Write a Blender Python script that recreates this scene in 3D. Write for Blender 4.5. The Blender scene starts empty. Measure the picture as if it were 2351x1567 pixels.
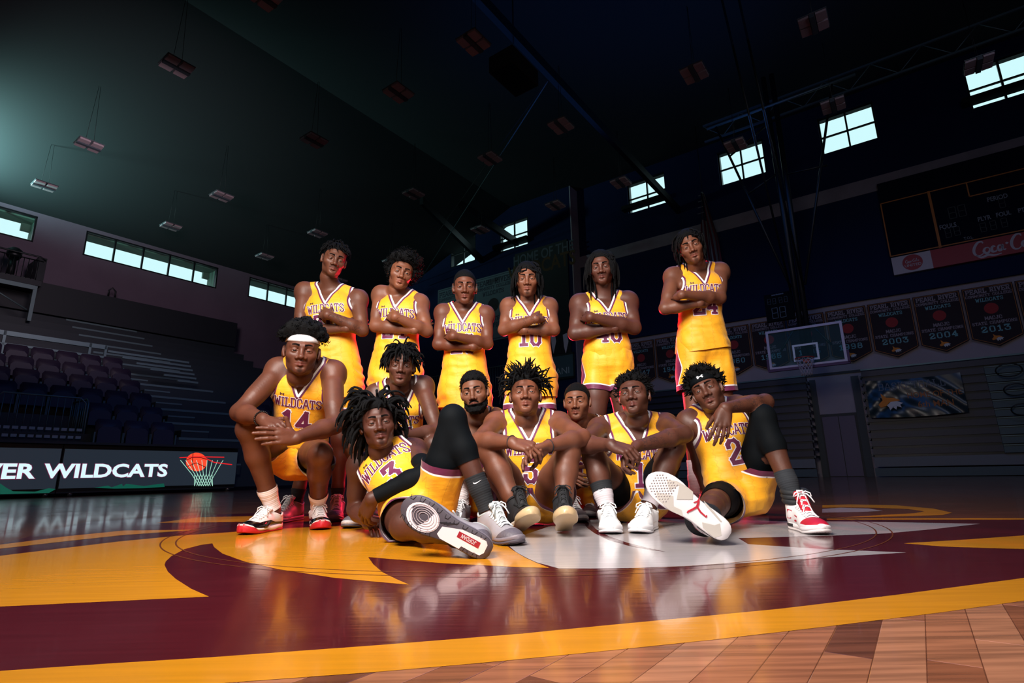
import bpy, math, random
import numpy as np
from mathutils import Vector, Matrix
from mathutils.bvhtree import BVHTree

# ------------------------------------------------------------------ camera, world, lights, exposure
S = bpy.context.scene
COL = S.collection
W_PX, H_PX = 2351, 1567
FPX = 1251.3
CX, CY = W_PX / 2, H_PX / 2
PITCH, ROLL, HEAD_A, CAM_H = math.radians(13.600), math.radians(-0.935), math.radians(35.892), 0.28
_c, _s = math.cos(PITCH), math.sin(PITCH)
CAM_M = np.array([[1, 0, 0], [0, _s, -_c], [0, _c, _s]])
_cr, _sr = math.cos(ROLL), math.sin(ROLL)
CAM_M = np.array([[_cr, -_sr, 0], [_sr, _cr, 0], [0, 0, 1]]) @ CAM_M
CAM_O = np.array([0, 0, CAM_H])
cam_data = bpy.data.cameras.new('camera')
cam_data.sensor_width = 36.0
cam_data.lens = FPX / W_PX * 36.0
cam_data.clip_end = 200
cam = bpy.data.objects.new('camera', cam_data)
COL.objects.link(cam)
_m = Matrix.Identity(4)
for i in range(3):
    _m[i][0] = CAM_M[0][i]
    _m[i][1] = -CAM_M[1][i]
    _m[i][2] = -CAM_M[2][i]
    _m[i][3] = CAM_O[i]
cam.matrix_world = _m
S.camera = cam

S.view_settings.view_transform = 'Standard'
S.view_settings.look = 'None'
S.view_settings.gamma = 1.0
S.view_settings.use_curve_mapping = False
S.view_settings.exposure = 0.0
try:
    S.cycles.max_bounces = 6
    S.cycles.diffuse_bounces = 2
    S.cycles.glossy_bounces = 3
    S.cycles.transmission_bounces = 6
    S.cycles.caustics_reflective = False
    S.cycles.caustics_refractive = False
    S.cycles.sample_clamp_indirect = 3.0
except Exception:
    pass

world = bpy.data.worlds.new('world')
S.world = world
world.use_nodes = True
_bg = world.node_tree.nodes['Background']
_bg.inputs[0].default_value = (0.70, 0.93, 1.0, 1)      # overcast sky outside the gym windows
_bg.inputs[1].default_value = 1.15


def lamp(name, kind, loc, aim, energy, color, size=1.0, size_y=None, spread=None, spot=None, blend=0.5):
    d = bpy.data.lights.new(name, kind)
    d.energy = energy
    d.color = color
    if kind == 'AREA':
        d.size = size
        if size_y:
            d.shape = 'RECTANGLE'
            d.size_y = size_y
        if spread:
            d.spread = math.radians(spread)
    else:
        d.shadow_soft_size = size
    if kind == 'SPOT':
        d.spot_size = math.radians(spot or 60)
        d.spot_blend = blend
    o = bpy.data.objects.new(name, d)
    COL.objects.link(o)
    o.location = loc
    o.rotation_euler = (Vector(aim) - Vector(loc)).to_track_quat('-Z', 'Y').to_euler()
    return o


# the photographer's big softbox, up and a little to the left of the camera
lamp('softbox_light', 'AREA', (-1.0, 0.35, 2.75), (0.05, 3.4, 0.95), 160, (1.0, 0.92, 0.86), 1.5, spread=120)
# red LED light standing behind the group
lamp('red_rim_light', 'AREA', (0.12, 6.1, 1.05), (0.0, 3.0, 1.1), 80, (1.0, 0.02, 0.05), 0.30, spread=120)
# added weaker fill that lifts the near floor, from behind the camera
lamp('fill_light', 'AREA', (1.3, -1.6, 2.4), (0.2, 2.6, 0.3), 34, (1.0, 0.93, 0.90), 1.4, spread=130)
# added teal spot beyond the left frame edge, imitating lens flare on the roof
lamp('flare_glow_spot', 'SPOT', (-18.3, 13.9, 9.1), (-17.1, 15.2, 10.8), 6200, (0.42, 0.85, 0.80), 0.4, spot=112, blend=1.0)
# unseen added fills: dim blue overhead and dim washes on the far walls
lamp('blue_fill_light', 'AREA', (2.0, 9.0, 9.0), (2.0, 9.0, 0), 420, (0.05, 0.20, 0.75), 10.0)
lamp('blue_roof_fill', 'AREA', (3.0, 11.0, 10.4), (3.0, 11.0, 13), 110, (0.05, 0.20, 0.75), 10.0)
lamp('end_wall_fill', 'AREA', (8.5, 5.5, 8.6), (11.8, 17.5, 4.6), 31, (0.68, 0.74, 1.0), 2.0, spread=140)
lamp('left_wall_fill', 'AREA', (-7.5, 9.5, 6.5), (-16.5, 19.5, 8.9), 120, (1.0, 0.80, 0.92), 2.0, spread=110)

# ------------------------------------------------------------------ helpers
RU = np.array([math.sin(HEAD_A), math.cos(HEAD_A), 0.0])      # along the court, towards the end wall on the right
RV = np.array([-math.cos(HEAD_A), math.sin(HEAD_A), 0.0])     # across the court, towards the side wall on the left
ZUP = np.array([0.0, 0.0, 1.0])


def ray(x, y):
    return CAM_M.T @ np.array([(x - CX) / FPX, (y - CY) / FPX, 1.0])


def at_y(x, y, Y):
    d = ray(x, y)
    return CAM_O + d * Y / d[1]


def at_z(x, y, Z=0.0):
    d = ray(x, y)
    return CAM_O + d * (Z - CAM_H) / d[2]


def at_u(x, y, u):
    d = ray(x, y)
    return CAM_O + d * u / (d @ RU)


def at_v(x, y, v):
    d = ray(x, y)
    return CAM_O + d * v / (d @ RV)


def uvw(u, v, z):
    return RU * u + RV * v + ZUP * z


def mesh_data(name, V, F, mats=(), smooth=True, attrs=None, fmat=None):
    V = np.asarray(V, dtype=np.float32).reshape(-1, 3)
    me = bpy.data.meshes.new(name)
    if isinstance(F, np.ndarray) and F.ndim == 2:
        n, k = F.shape
        me.vertices.add(len(V))
        me.vertices.foreach_set('co', V.ravel())
        me.loops.add(n * k)
        me.loops.foreach_set('vertex_index', F.astype(np.int32).ravel())
        me.polygons.add(n)
        me.polygons.foreach_set('loop_start', np.arange(0, n * k, k, dtype=np.int32))
        me.polygons.foreach_set('loop_total', np.full(n, k, dtype=np.int32))
        me.update(calc_edges=True)
    else:
        me.from_pydata([tuple(map(float, v)) for v in V], [], [tuple(map(int, f)) for f in F])
        me.update()
    for m in mats:
        me.materials.append(m)
    if fmat is not None:
        me.polygons.foreach_set('material_index', np.asarray(fmat, dtype=np.int32))
    me.polygons.foreach_set('use_smooth', np.full(len(me.polygons), bool(smooth)))
    for k, a in (attrs or {}).items():
        at = me.attributes.new(k, 'FLOAT', 'POINT')
        at.data.foreach_set('value', np.asarray(a, dtype=np.float32))
    me.validate(clean_customdata=False)
    return me


def mk(name, V, F, m, parent=None, smooth=True, attrs=None, fmat=None, base=None):
    V = np.asarray(V, dtype=float).reshape(-1, 3)
    if base is not None:
        V = V - np.asarray(base)
    mats = m if isinstance(m, (list, tuple)) else [m]
    o = bpy.data.objects.new(name, mesh_data(name, V, F, mats, smooth, attrs, fmat))
    COL.objects.link(o)
    if parent is not None:
        o.parent = parent
    return o


def empty(name, loc=(0, 0, 0)):
    o = bpy.data.objects.new(name, None)
    COL.objects.link(o)
    o.location = loc
    o.empty_display_size = 0.1
    return o


def tag(o, label=None, cat=None, group=None, kind=None):
    if label:
        o['label'] = label
    if cat:
        o['category'] = cat
    if group:
        o['group'] = group
    if kind:
        o['kind'] = kind
    return o


def copy_tree(o, parent=None, loc=None, mat=None):
    c = o.copy()
    COL.objects.link(c)
    c.parent = parent
    if loc is not None:
        c.location = loc
    if mat is not None:
        c.matrix_world = mat
    for ch in list(o.children):
        copy_tree(ch, c)
    return c


class MB:
    """collects boxes, bars, prisms and tubes into one mesh"""

    def __init__(s):
        s.V, s.F = [], []

    def add(s, V, F):
        b = len(s.V)
        s.V += [tuple(v) for v in V]
        s.F += [tuple(b + i for i in f) for f in F]

    def box(s, o, ax, ay, az):
        """box centred at o with half-vectors ax, ay, az"""
        o, ax, ay, az = map(np.asarray, (o, ax, ay, az))
        V = [o + i * ax + j * ay + k * az for k in (-1, 1) for j in (-1, 1) for i in (-1, 1)]
        s.add(V, [(0, 2, 3, 1), (4, 5, 7, 6), (0, 1, 5, 4), (2, 6, 7, 3), (0, 4, 6, 2), (1, 3, 7, 5)])

    def boxuv(s, u0, u1, v0, v1, z0, z1):
        s.box(uvw((u0 + u1) / 2, (v0 + v1) / 2, (z0 + z1) / 2), RU * (u1 - u0) / 2, RV * (v1 - v0) / 2, ZUP * (z1 - z0) / 2)

    def tube(s, pts, r, n=6, closed=False, cap=True):
        V, F = tube(pts, r, n, closed, cap)
        s.add(V, F)

    def prism(s, poly, o, ax, ay, az, t0, t1):
        """poly of (a,b) in axes ax, ay at origin o, from t0 to t1 along az"""
        o, ax, ay, az = map(np.asarray, (o, ax, ay, az))
        n = len(poly)
        V = [o + ax * p[0] + ay * p[1] + az * t0 for p in poly] + [o + ax * p[0] + ay * p[1] + az * t1 for p in poly]
        F = [tuple(range(n - 1, -1, -1)), tuple(range(n, 2 * n))]
        F += [(i, (i + 1) % n, n + (i + 1) % n, n + i) for i in range(n)]
        s.add(V, F)

    def build(s, name, m, parent=None, smooth=False, base=None):
        return mk(name, s.V, s.F, m, parent, smooth, base=base)


def frame_of(d):
    d = np.asarray(d, float)
    d = d / (np.linalg.norm(d) + 1e-9)
    a = np.array([0, 0, 1.0]) if abs(d[2]) < 0.9 else np.array([1.0, 0, 0])
    x = np.cross(a, d)
    x /= np.linalg.norm(x)
    return x, np.cross(d, x), d


def tube(pts, r, n=6, closed=False, cap=True):
    P = np.asarray(pts, float)
    m = len(P)
    R = np.broadcast_to(np.asarray(r, float), (m,))
    T = np.gradient(P, axis=0) if not closed else np.roll(P, -1, 0) - np.roll(P, 1, 0)
    T /= np.linalg.norm(T, axis=1)[:, None] + 1e-9
    x, y, _ = frame_of(T[0])
    V, F = [], []
    ang = np.arange(n) * 2 * math.pi / n
    for i in range(m):
        x = x - T[i] * (x @ T[i])
        x /= np.linalg.norm(x) + 1e-9
        y = np.cross(T[i], x)
        V.append(P[i] + R[i] * (np.cos(ang)[:, None] * x + np.sin(ang)[:, None] * y))
    V = np.concatenate(V)
    for i in range(m if closed else m - 1):
        j = (i + 1) % m
        for k in range(n):
            l = (k + 1) % n
            F.append((i * n + k, i * n + l, j * n + l, j * n + k))
    if cap and not closed:
        F.append(tuple(range(n - 1, -1, -1)))
        F.append(tuple((m - 1) * n + k for k in range(n)))
    return V, F


def tubes_fast(paths, radii, n=4):
    """many open tubes with the same number of points: paths (k,m,3), radii (k,m) or (m,) -> V, F quads"""
    P = np.asarray(paths, float)
    k, m, _ = P.shape
    R = np.broadcast_to(radii, (k, m))
    T = np.gradient(P, axis=1)
    T /= np.linalg.norm(T, axis=2)[..., None] + 1e-9
    ref = np.where(np.abs(T[..., 2:3]) < 0.9, np.array([0, 0, 1.0]), np.array([1.0, 0, 0]))
    X = np.cross(ref, T)
    X /= np.linalg.norm(X, axis=2)[..., None] + 1e-9
    Y = np.cross(T, X)
    ang = np.arange(n) * 2 * math.pi / n
    V = P[:, :, None, :] + R[:, :, None, None] * (np.cos(ang)[None, None, :, None] * X[:, :, None, :] + np.sin(ang)[None, None, :, None] * Y[:, :, None, :])
    idx = np.arange(k * m * n).reshape(k, m, n)
    a = idx[:, :-1, :]
    b = np.roll(a, -1, axis=2)
    d = idx[:, 1:, :]
    c = np.roll(d, -1, axis=2)
    return V.reshape(-1, 3), np.stack([a, b, c, d], -1).reshape(-1, 4)


def _hash3(i, j, k):
    n = (i * 374761393 + j * 668265263 + k * 2147483647 + 1013) & 0xffffffff
    n = ((n ^ (n >> 13)) * 1274126177) & 0xffffffff
    return ((n ^ (n >> 16)) & 0xffff) / 32767.5 - 1.0


def vnoise(P):
    P = np.asarray(P, float)
    I = np.floor(P).astype(np.int64)
    f = P - I
    f = f * f * (3 - 2 * f)
    out = 0
    for dx in (0, 1):
        for dy in (0, 1):
            for dz in (0, 1):
                w = (f[:, 0] if dx else 1 - f[:, 0]) * (f[:, 1] if dy else 1 - f[:, 1]) * (f[:, 2] if dz else 1 - f[:, 2])
                out = out + w * _hash3(I[:, 0] + dx, I[:, 1] + dy, I[:, 2] + dz)
    return out


def arc(cx, cy, r, a0, a1, n=8, ry=None):
    ry = ry or r
    return [(cx + r * math.cos(math.radians(a0 + (a1 - a0) * i / n)), cy + ry * math.sin(math.radians(a0 + (a1 - a0) * i / n))) for i in range(n + 1)]


# ------------------------------------------------------------------ materials
MATS = {}


def srgb(r, g, b):
    f = lambda c: (c / 255 / 12.92) if c <= 10 else ((c / 255 + 0.055) / 1.055) ** 2.4
    return (f(r), f(g), f(b), 1)


def mat(name, col, rough=0.6, metal=0.0, spec=0.5, emit=None, es=1.0, coat=0.0, bump=None, noise=None, sheen=0.0):
    """principled; bump = (scale, strength, distance); noise = (scale, amount) darkens / lightens the colour a little"""
    if name in MATS:
        return MATS[name]
    m = bpy.data.materials.new(name)
    MATS[name] = m
    m.use_nodes = True
    nt = m.node_tree
    b = nt.nodes['Principled BSDF']
    b.inputs['Base Color'].default_value = col
    b.inputs['Roughness'].default_value = rough
    b.inputs['Metallic'].default_value = metal
    b.inputs['Specular IOR Level'].default_value = spec
    b.inputs['Coat Weight'].default_value = coat
    if sheen:
        b.inputs['Sheen Weight'].default_value = sheen
    if emit:
        b.inputs['Emission Color'].default_value = emit
        b.inputs['Emission Strength'].default_value = es
    if noise or bump:
        tc = nt.nodes.new('ShaderNodeTexCoord')
    if noise:
        n = nt.nodes.new('ShaderNodeTexNoise')
        n.inputs['Scale'].default_value = noise[0]
        n.inputs['Detail'].default_value = 5
        nt.links.new(tc.outputs['Object'], n.inputs['Vector'])
        r = nt.nodes.new('ShaderNodeMapRange')
        r.inputs[1].default_value = 0.3
        r.inputs[2].default_value = 0.7
        r.inputs[3].default_value = 1 - noise[1]
        r.inputs[4].default_value = 1 + noise[1]
        nt.links.new(n.outputs[0], r.inputs[0])
        x = nt.nodes.new('ShaderNodeMix')
        x.data_type = 'RGBA'
        x.blend_type = 'MULTIPLY'
        x.inputs[0].default_value = 1
        x.inputs[6].default_value = col
        nt.links.new(r.outputs[0], x.inputs[7])
        nt.links.new(x.outputs[2], b.inputs['Base Color'])
    if bump:
        n = nt.nodes.new('ShaderNodeTexNoise')
        n.inputs['Scale'].default_value = bump[0]
        n.inputs['Detail'].default_value = 4
        nt.links.new(tc.outputs['Object'], n.inputs['Vector'])
        bp = nt.nodes.new('ShaderNodeBump')
        bp.inputs['Strength'].default_value = bump[1]
        bp.inputs['Distance'].default_value = bump[2]
        nt.links.new(n.outputs[0], bp.inputs['Height'])
        nt.links.new(bp.outputs[0], b.inputs['Normal'])
    return m


class NT:
    """tiny node-tree builder"""

    def __init__(s, name):
        s.m = bpy.data.materials.new(name)
        MATS[name] = s.m
        s.m.use_nodes = True
        s.nt = s.m.node_tree
        s.b = s.nt.nodes['Principled BSDF']

    def link(s, a, b):
        s.nt.links.new(a, b)

    def new(s, t):
        return s.nt.nodes.new(t)

    def attr(s, name):
        n = s.new('ShaderNodeAttribute')
        n.attribute_name = name
        return n.outputs['Fac']

    def math(s, op, a, b=None, c=None):
        n = s.new('ShaderNodeMath')
        n.operation = op
        for i, v in enumerate((a, b, c)):
            if v is None:
                continue
            if isinstance(v, (int, float)):
                n.inputs[i].default_value = v
            else:
                s.link(v, n.inputs[i])
        return n.outputs[0]

    def step(s, x, lo, hi):
        """smooth 0..1 ramp of x from lo to hi"""
        n = s.new('ShaderNodeMapRange')
        n.interpolation_type = 'SMOOTHSTEP'
        s.link(x, n.inputs[0])
        n.inputs[1].default_value = lo
        n.inputs[2].default_value = hi
        return n.outputs[0]

    def mix(s, f, a, b):
        n = s.new('ShaderNodeMix')
        n.data_type = 'RGBA'
        for sock, v in ((n.inputs[0], f), (n.inputs[6], a), (n.inputs[7], b)):
            if isinstance(v, (int, float, tuple)):
                sock.default_value = v
            else:
                s.link(v, sock)
        return n.outputs[2]

    def noise(s, scale, detail=4, vec=None, out=0):
        n = s.new('ShaderNodeTexNoise')
        n.inputs['Scale'].default_value = scale
        n.inputs['Detail'].default_value = detail
        if vec is None:
            if not hasattr(s, 'tc'):
                s.tc = s.new('ShaderNodeTexCoord').outputs['Object']
            vec = s.tc
        s.link(vec, n.inputs['Vector'])
        return n.outputs[out]

    def bump(s, h, strength, dist):
        n = s.new('ShaderNodeBump')
        n.inputs['Strength'].default_value = strength
        n.inputs['Distance'].default_value = dist
        s.link(h, n.inputs['Height'])
        return n.outputs[0]


# ------------------------------------------------------------------ drawn lettering: block glyphs made of strokes
# each stroke (x0,y0,x1,y1) on a 4 x 6 grid; width of the glyph comes last
GLY = {
    'A': ([(0, 0, 1.7, 6), (2.3, 6, 4, 0), (.8, 2, 3.2, 2), (1.5, 6, 2.5, 6)], 4),
    'B': ([(.5, 0, .5, 6), (0, 6, 3, 6), (3, 6, 3.5, 5.5), (3.5, 5.5, 3.5, 3.6), (.5, 3.1, 3.2, 3.1), (3.5, 3, 3.5, .6), (3.5, .6, 3, 0), (0, 0, 3, 0)], 4),
    'C': ([(.4, 1, .4, 5), (.4, 5, 1.2, 6), (1.2, 6, 2.8, 6), (2.8, 6, 3.6, 5), (3.6, 5, 3.6, 4.3), (.4, 1, 1.2, 0), (1.2, 0, 2.8, 0), (2.8, 0, 3.6, 1), (3.6, 1, 3.6, 1.7)], 4),
    'D': ([(.5, 0, .5, 6), (0, 6, 2.6, 6), (2.6, 6, 3.6, 5), (3.6, 5, 3.6, 1), (3.6, 1, 2.6, 0), (0, 0, 2.6, 0)], 4),
    'E': ([(.6, 0, .6, 6), (0, 6, 3.7, 6), (.6, 3, 2.8, 3), (0, 0, 3.7, 0), (3.7, 6, 3.7, 5), (3.7, 0, 3.7, 1)], 4),
    'F': ([(.6, 0, .6, 6), (0, 6, 3.7, 6), (.6, 3, 2.8, 3), (0, 0, 1.4, 0), (3.7, 6, 3.7, 5)], 4),
    'G': ([(.4, 1, .4, 5), (.4, 5, 1.2, 6), (1.2, 6, 2.8, 6), (2.8, 6, 3.6, 5), (3.6, 5, 3.6, 4.4), (.4, 1, 1.2, 0), (1.2, 0, 3.6, 0), (3.6, 0, 3.6, 2.7), (2.2, 2.7, 3.6, 2.7)], 4),
    'H': ([(.6, 0, .6, 6), (3.4, 0, 3.4, 6), (.6, 3, 3.4, 3), (0, 0, 1.2, 0), (0, 6, 1.2, 6), (2.8, 0, 4, 0), (2.8, 6, 4, 6)], 4),
    'I': ([(1, 0, 1, 6), (.2, 0, 1.8, 0), (.2, 6, 1.8, 6)], 2),
    'J': ([(2.6, 6, 2.6, 1), (2.6, 1, 1.8, 0), (1.8, 0, 1, 0), (1, 0, .3, 1), (.3, 1, .3, 1.8), (1.8, 6, 3.4, 6)], 3.6),
    'K': ([(.6, 0, .6, 6), (.6, 2.6, 3.3, 6), (1.6, 3.6, 3.5, 0), (0, 0, 1.2, 0), (0, 6, 1.2, 6), (2.8, 6, 4, 6), (2.9, 0, 4, 0)], 4),
    'L': ([(.8, 0, .8, 6), (0, 6, 1.6, 6), (0, 0, 3.5, 0), (3.5, 0, 3.5, 1.4)], 3.7),
    'M': ([(.5, 0, .5, 6), (4.5, 0, 4.5, 6), (.5, 6, 2.5, 2), (2.5, 2, 4.5, 6), (0, 0, 1, 0), (4, 0, 5, 0)], 5),
    'N': ([(.5, 0, .5, 6), (3.6, 0, 3.6, 6), (.5, 6, 3.6, 0), (0, 0, 1, 0), (3, 6, 4.1, 6)], 4.1),
    'O': ([(.4, 1, .4, 5), (.4, 5, 1.2, 6), (1.2, 6, 2.8, 6), (2.8, 6, 3.6, 5), (3.6, 5, 3.6, 1), (3.6, 1, 2.8, 0), (2.8, 0, 1.2, 0), (1.2, 0, .4, 1)], 4),
    'P': ([(.6, 0, .6, 6), (0, 6, 3, 6), (3, 6, 3.5, 5.4), (3.5, 5.4, 3.5, 3.4), (3.5, 3.4, 3, 2.8), (.6, 2.8, 3, 2.8), (0, 0, 1.3, 0)], 4),
    'R': ([(.6, 0, .6, 6), (0, 6, 3, 6), (3, 6, 3.5, 5.4), (3.5, 5.4, 3.5, 3.6), (3.5, 3.6, 3, 3), (.6, 3, 3, 3), (2, 3, 3.5, 0), (0, 0, 1.2, 0), (3, 0, 4, 0)], 4),
    'S': ([(3.5, 4.4, 3.5, 5.1), (3.5, 5.1, 2.7, 6), (2.7, 6, 1.2, 6), (1.2, 6, .4, 5.2), (.4, 5.2, .4, 4.2), (.4, 4.2, 3.5, 1.9), (3.5, 1.9, 3.5, .9), (3.5, .9, 2.7, 0), (2.7, 0, 1.2, 0), (1.2, 0, .4, .9), (.4, .9, .4, 1.6)], 4),
    'T': ([(2, 0, 2, 6), (.2, 6, 3.8, 6), (.2, 6, .2, 4.7), (3.8, 6, 3.8, 4.7), (1.2, 0, 2.8, 0)], 4),
    'U': ([(.6, 6, .6, 1), (.6, 1, 1.3, 0), (1.3, 0, 2.7, 0), (2.7, 0, 3.4, 1), (3.4, 1, 3.4, 6), (0, 6, 1.2, 6), (2.8, 6, 4, 6)], 4),
    'V': ([(.5, 6, 2, 0), (3.5, 6, 2, 0), (0, 6, 1.1, 6), (2.9, 6, 4, 6)], 4),
    'W': ([(.5, 6, 1.5, 0), (1.5, 0, 2.6, 4.6), (2.6, 4.6, 3.7, 0), (3.7, 0, 4.7, 6), (0, 6, 1.1, 6), (4.1, 6, 5.2, 6)], 5.2),
    'Y': ([(.5, 6, 2, 3), (3.5, 6, 2, 3), (2, 3, 2, 0), (0, 6, 1.1, 6), (2.9, 6, 4, 6), (1.2, 0, 2.8, 0)], 4),
    '0': ([(.4, 1, .4, 5), (.4, 5, 1.2, 6), (1.2, 6, 2.8, 6), (2.8, 6, 3.6, 5), (3.6, 5, 3.6, 1), (3.6, 1, 2.8, 0), (2.8, 0, 1.2, 0), (1.2, 0, .4, 1)], 4),
    '1': ([(1.7, 0, 1.7, 6), (.5, 4.9, 1.7, 6), (.5, 0, 2.9, 0)], 3.2),
    '2': ([(.4, 4.4, .4, 5.1), (.4, 5.1, 1.2, 6), (1.2, 6, 2.7, 6), (2.7, 6, 3.5, 5.1), (3.5, 5.1, 3.5, 3.8), (3.5, 3.8, .4, 1), (.4, 1, .4, 0), (.4, 0, 3.7, 0), (3.7, 0, 3.7, 1.1)], 4),
    '3': ([(.3, 6, 3.5, 6), (.3, 6, .3, 5), (3.5, 6, 1.8, 3.6), (1.8, 3.6, 2.8, 3.5), (2.8, 3.5, 3.6, 2.6), (3.6, 2.6, 3.6, .9), (3.6, .9, 2.8, 0), (2.8, 0, 1.2, 0), (1.2, 0, .4, .9), (.4, .9, .4, 1.6)], 4),
    '4': ([(2.8, 0, 2.8, 6), (2.8, 6, .2, 1.8), (.2, 1.8, 3.8, 1.8), (2, 0, 3.6, 0)], 4),
    '5': ([(.5, 6, 3.5, 6), (.5, 6, .5, 3.3), (.5, 3.4, 2.8, 3.5), (2.8, 3.5, 3.6, 2.6), (3.6, 2.6, 3.6, .9), (3.6, .9, 2.8, 0), (2.8, 0, 1.2, 0), (1.2, 0, .4, .9), (.4, .9, .4, 1.6)], 4),
    '6': ([(3.4, 5.2, 2.7, 6), (2.7, 6, 1.2, 6), (1.2, 6, .4, 5), (.4, 5, .4, 1), (.4, 1, 1.2, 0), (1.2, 0, 2.8, 0), (2.8, 0, 3.6, 1), (3.6, 1, 3.6, 2.6), (3.6, 2.6, 2.8, 3.4), (2.8, 3.4, .4, 3.3)], 4),
    '7': ([(.3, 6, 3.7, 6), (.3, 6, .3, 5), (3.7, 6, 1.6, 0)], 4),
    '8': ([(.6, 3.6, .6, 5.2), (.6, 5.2, 1.3, 6), (1.3, 6, 2.7, 6), (2.7, 6, 3.4, 5.2), (3.4, 5.2, 3.4, 3.6), (3.4, 3.6, .6, 2.8), (.6, 3.6, 3.4, 2.8), (.4, 2.6, .4, .9), (.4, .9, 1.2, 0), (1.2, 0, 2.8, 0), (2.8, 0, 3.6, .9), (3.6, .9, 3.6, 2.6)], 4),
    '9': ([(3.5, 1, 3.5, 5.1), (3.5, 5.1, 2.7, 6), (2.7, 6, 1.2, 6), (1.2, 6, .4, 5.1), (.4, 5.1, .4, 3.6), (.4, 3.6, 1.2, 2.8), (1.2, 2.8, 3.5, 2.8), (3.5, 1, 2.7, 0), (2.7, 0, 1.2, 0), (1.2, 0, .5, .8)], 4),
    '.': ([(.3, 0, .7, 0)], 1.2),
    '-': ([(.3, 3, 2, 3)], 2.4),
    ' ': ([], 2.4),
}


def stroke_quads(text, height, weight=0.9, grow=0.0, gap=1.1, arch=0.0, width=1.0, serif=True, sub=None):
    """lettering as quads in the plane, centred on x=0, baseline y=0; sub = length of one quad along a stroke"""
    s = height / 6.0
    tot = sum(GLY[c][1] + gap for c in text) - gap
    x = -tot / 2
    V, F = [], []
    for ch in text:
        st, w = GLY[ch]
        for (x0, y0, x1, y1) in st:
            if not serif and y0 == y1 and abs(x1 - x0) <= 1.65 and y0 in (0, 6) and ch in 'HIKLMNPRUVWYF' and not (ch == 'P' and x1 > 2):
                continue
            a = np.array([(x + x0) * width, y0])
            b = np.array([(x + x1) * width, y1])
            d = b - a
            L = np.linalg.norm(d) + 1e-9
            d = d / L
            n = np.array([-d[1], d[0]])
            hw = weight / 2 + grow
            if abs(y0 - y1) < 1e-6 and abs(x1 - x0) < 1.7:
                hw = weight * 0.36 + grow
            e = (0.42 * weight if L > 0.5 else 0) + grow
            a = a - d * e
            b = b + d * e
            k = 1 if not sub else max(1, int(math.ceil((L + 2 * e) * s / sub)))
            i0 = len(V)
            for i in range(k + 1):
                p = a + (b - a) * i / k
                for q in (p - n * hw, p + n * hw):
                    V.append((q[0] * s, q[1] * s + arch * (1 - (q[0] / (tot / 2 * width)) ** 2)))
            for i in range(k):
                F.append((i0 + 2 * i, i0 + 2 * i + 2, i0 + 2 * i + 3, i0 + 2 * i + 1))
        x += w + gap
    return np.array(V), F


def plane_text(name, text, height, o, ax, ay, nrm, m, parent, lift=0.004, base=None, **kw):
    """flat drawn lettering lying on a plane"""
    V, F = stroke_quads(text, height, **kw)
    P = np.asarray(o)[None] + V[:, :1] * np.asarray(ax) + V[:, 1:] * np.asarray(ay) + np.asarray(nrm) * lift
    return mk(name, P, F, m, parent, False, base=base)


def font_text(name, text, height, o, ax, ay, nrm, m, parent, lift=0.004, base=None, bold=0.0, sx=1.0, shear=0.0):
    """flat lettering in the built-in sans face"""
    cu = bpy.data.curves.new(name, 'FONT')
    cu.body = text
    cu.size = height / 0.72
    cu.align_x = 'CENTER'
    cu.offset = bold * height
    cu.shear = shear
    cu.resolution_u = 3
    to = bpy.data.objects.new(name + '_tmp', cu)
    COL.objects.link(to)
    dg = bpy.context.evaluated_depsgraph_get()
    me = bpy.data.meshes.new_from_object(to.evaluated_get(dg))
    V = np.zeros(len(me.vertices) * 3)
    me.vertices.foreach_get('co', V)
    V = V.reshape(-1, 3)
    F = [tuple(p.vertices) for p in me.polygons]
    bpy.data.objects.remove(to)
    bpy.data.curves.remove(cu)
    bpy.data.meshes.remove(me)
    P = np.asarray(o)[None] + V[:, :1] * sx * np.asarray(ax) + V[:, 1:2] * np.asarray(ay) + np.asarray(nrm) * lift
    return mk(name, P, F, m, parent, False, base=base)

# ------------------------------------------------------------------ the hall
LW, EW, EW2, BACK, SIDE, CEIL = 25.0, 21.6, 20.8, -13.0, -19.0, 13.6
M_WALL_L = mat('painted_block_wall', srgb(104, 88, 104), .8, noise=(.6, .12))
M_WALL_E = mat('pale_block_wall', srgb(150, 140, 150), .8, noise=(.6, .12))
M_WALL_D = mat('dark_navy_wall', srgb(13, 27, 62), .9, spec=.2)
M_BAND = mat('grey_wall_band', srgb(118, 112, 124), .8, noise=(1.5, .15))
M_CEIL = mat('black_ceiling', srgb(27, 32, 36), .9)
M_STEEL = mat('black_steel', srgb(16, 20, 24), .45, metal=.3)
M_TEALSTEEL = mat('galvanised_steel', srgb(84, 104, 108), .45, metal=.5)
M_PURPLE = mat('purple_plastic', srgb(34, 20, 42), .6)
M_DARKTRIM = mat('dark_trim', srgb(24, 28, 34), .6)


def glass_mat():
    n = NT('window_glass')
    nt = n.nt
    out = nt.nodes['Material Output']
    t = n.new('ShaderNodeBsdfTransparent')
    t.inputs[0].default_value = (.93, 1, .98, 1)
    gl = n.new('ShaderNodeBsdfGlossy')
    gl.inputs['Roughness'].default_value = .05
    m = n.new('ShaderNodeMixShader')
    m.inputs[0].default_value = .05
    n.link(t.outputs[0], m.inputs[1])
    n.link(gl.outputs[0], m.inputs[2])
    n.link(m.outputs[0], out.inputs['Surface'])
    return n.m


M_GLASS = glass_mat()


def uvbox(name, u0, u1, v0, v1, z0, z1, m, parent=None):
    b = MB()
    b.boxuv(u0, u1, v0, v1, z0, z1)
    return b.build(name, m, parent)


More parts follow.
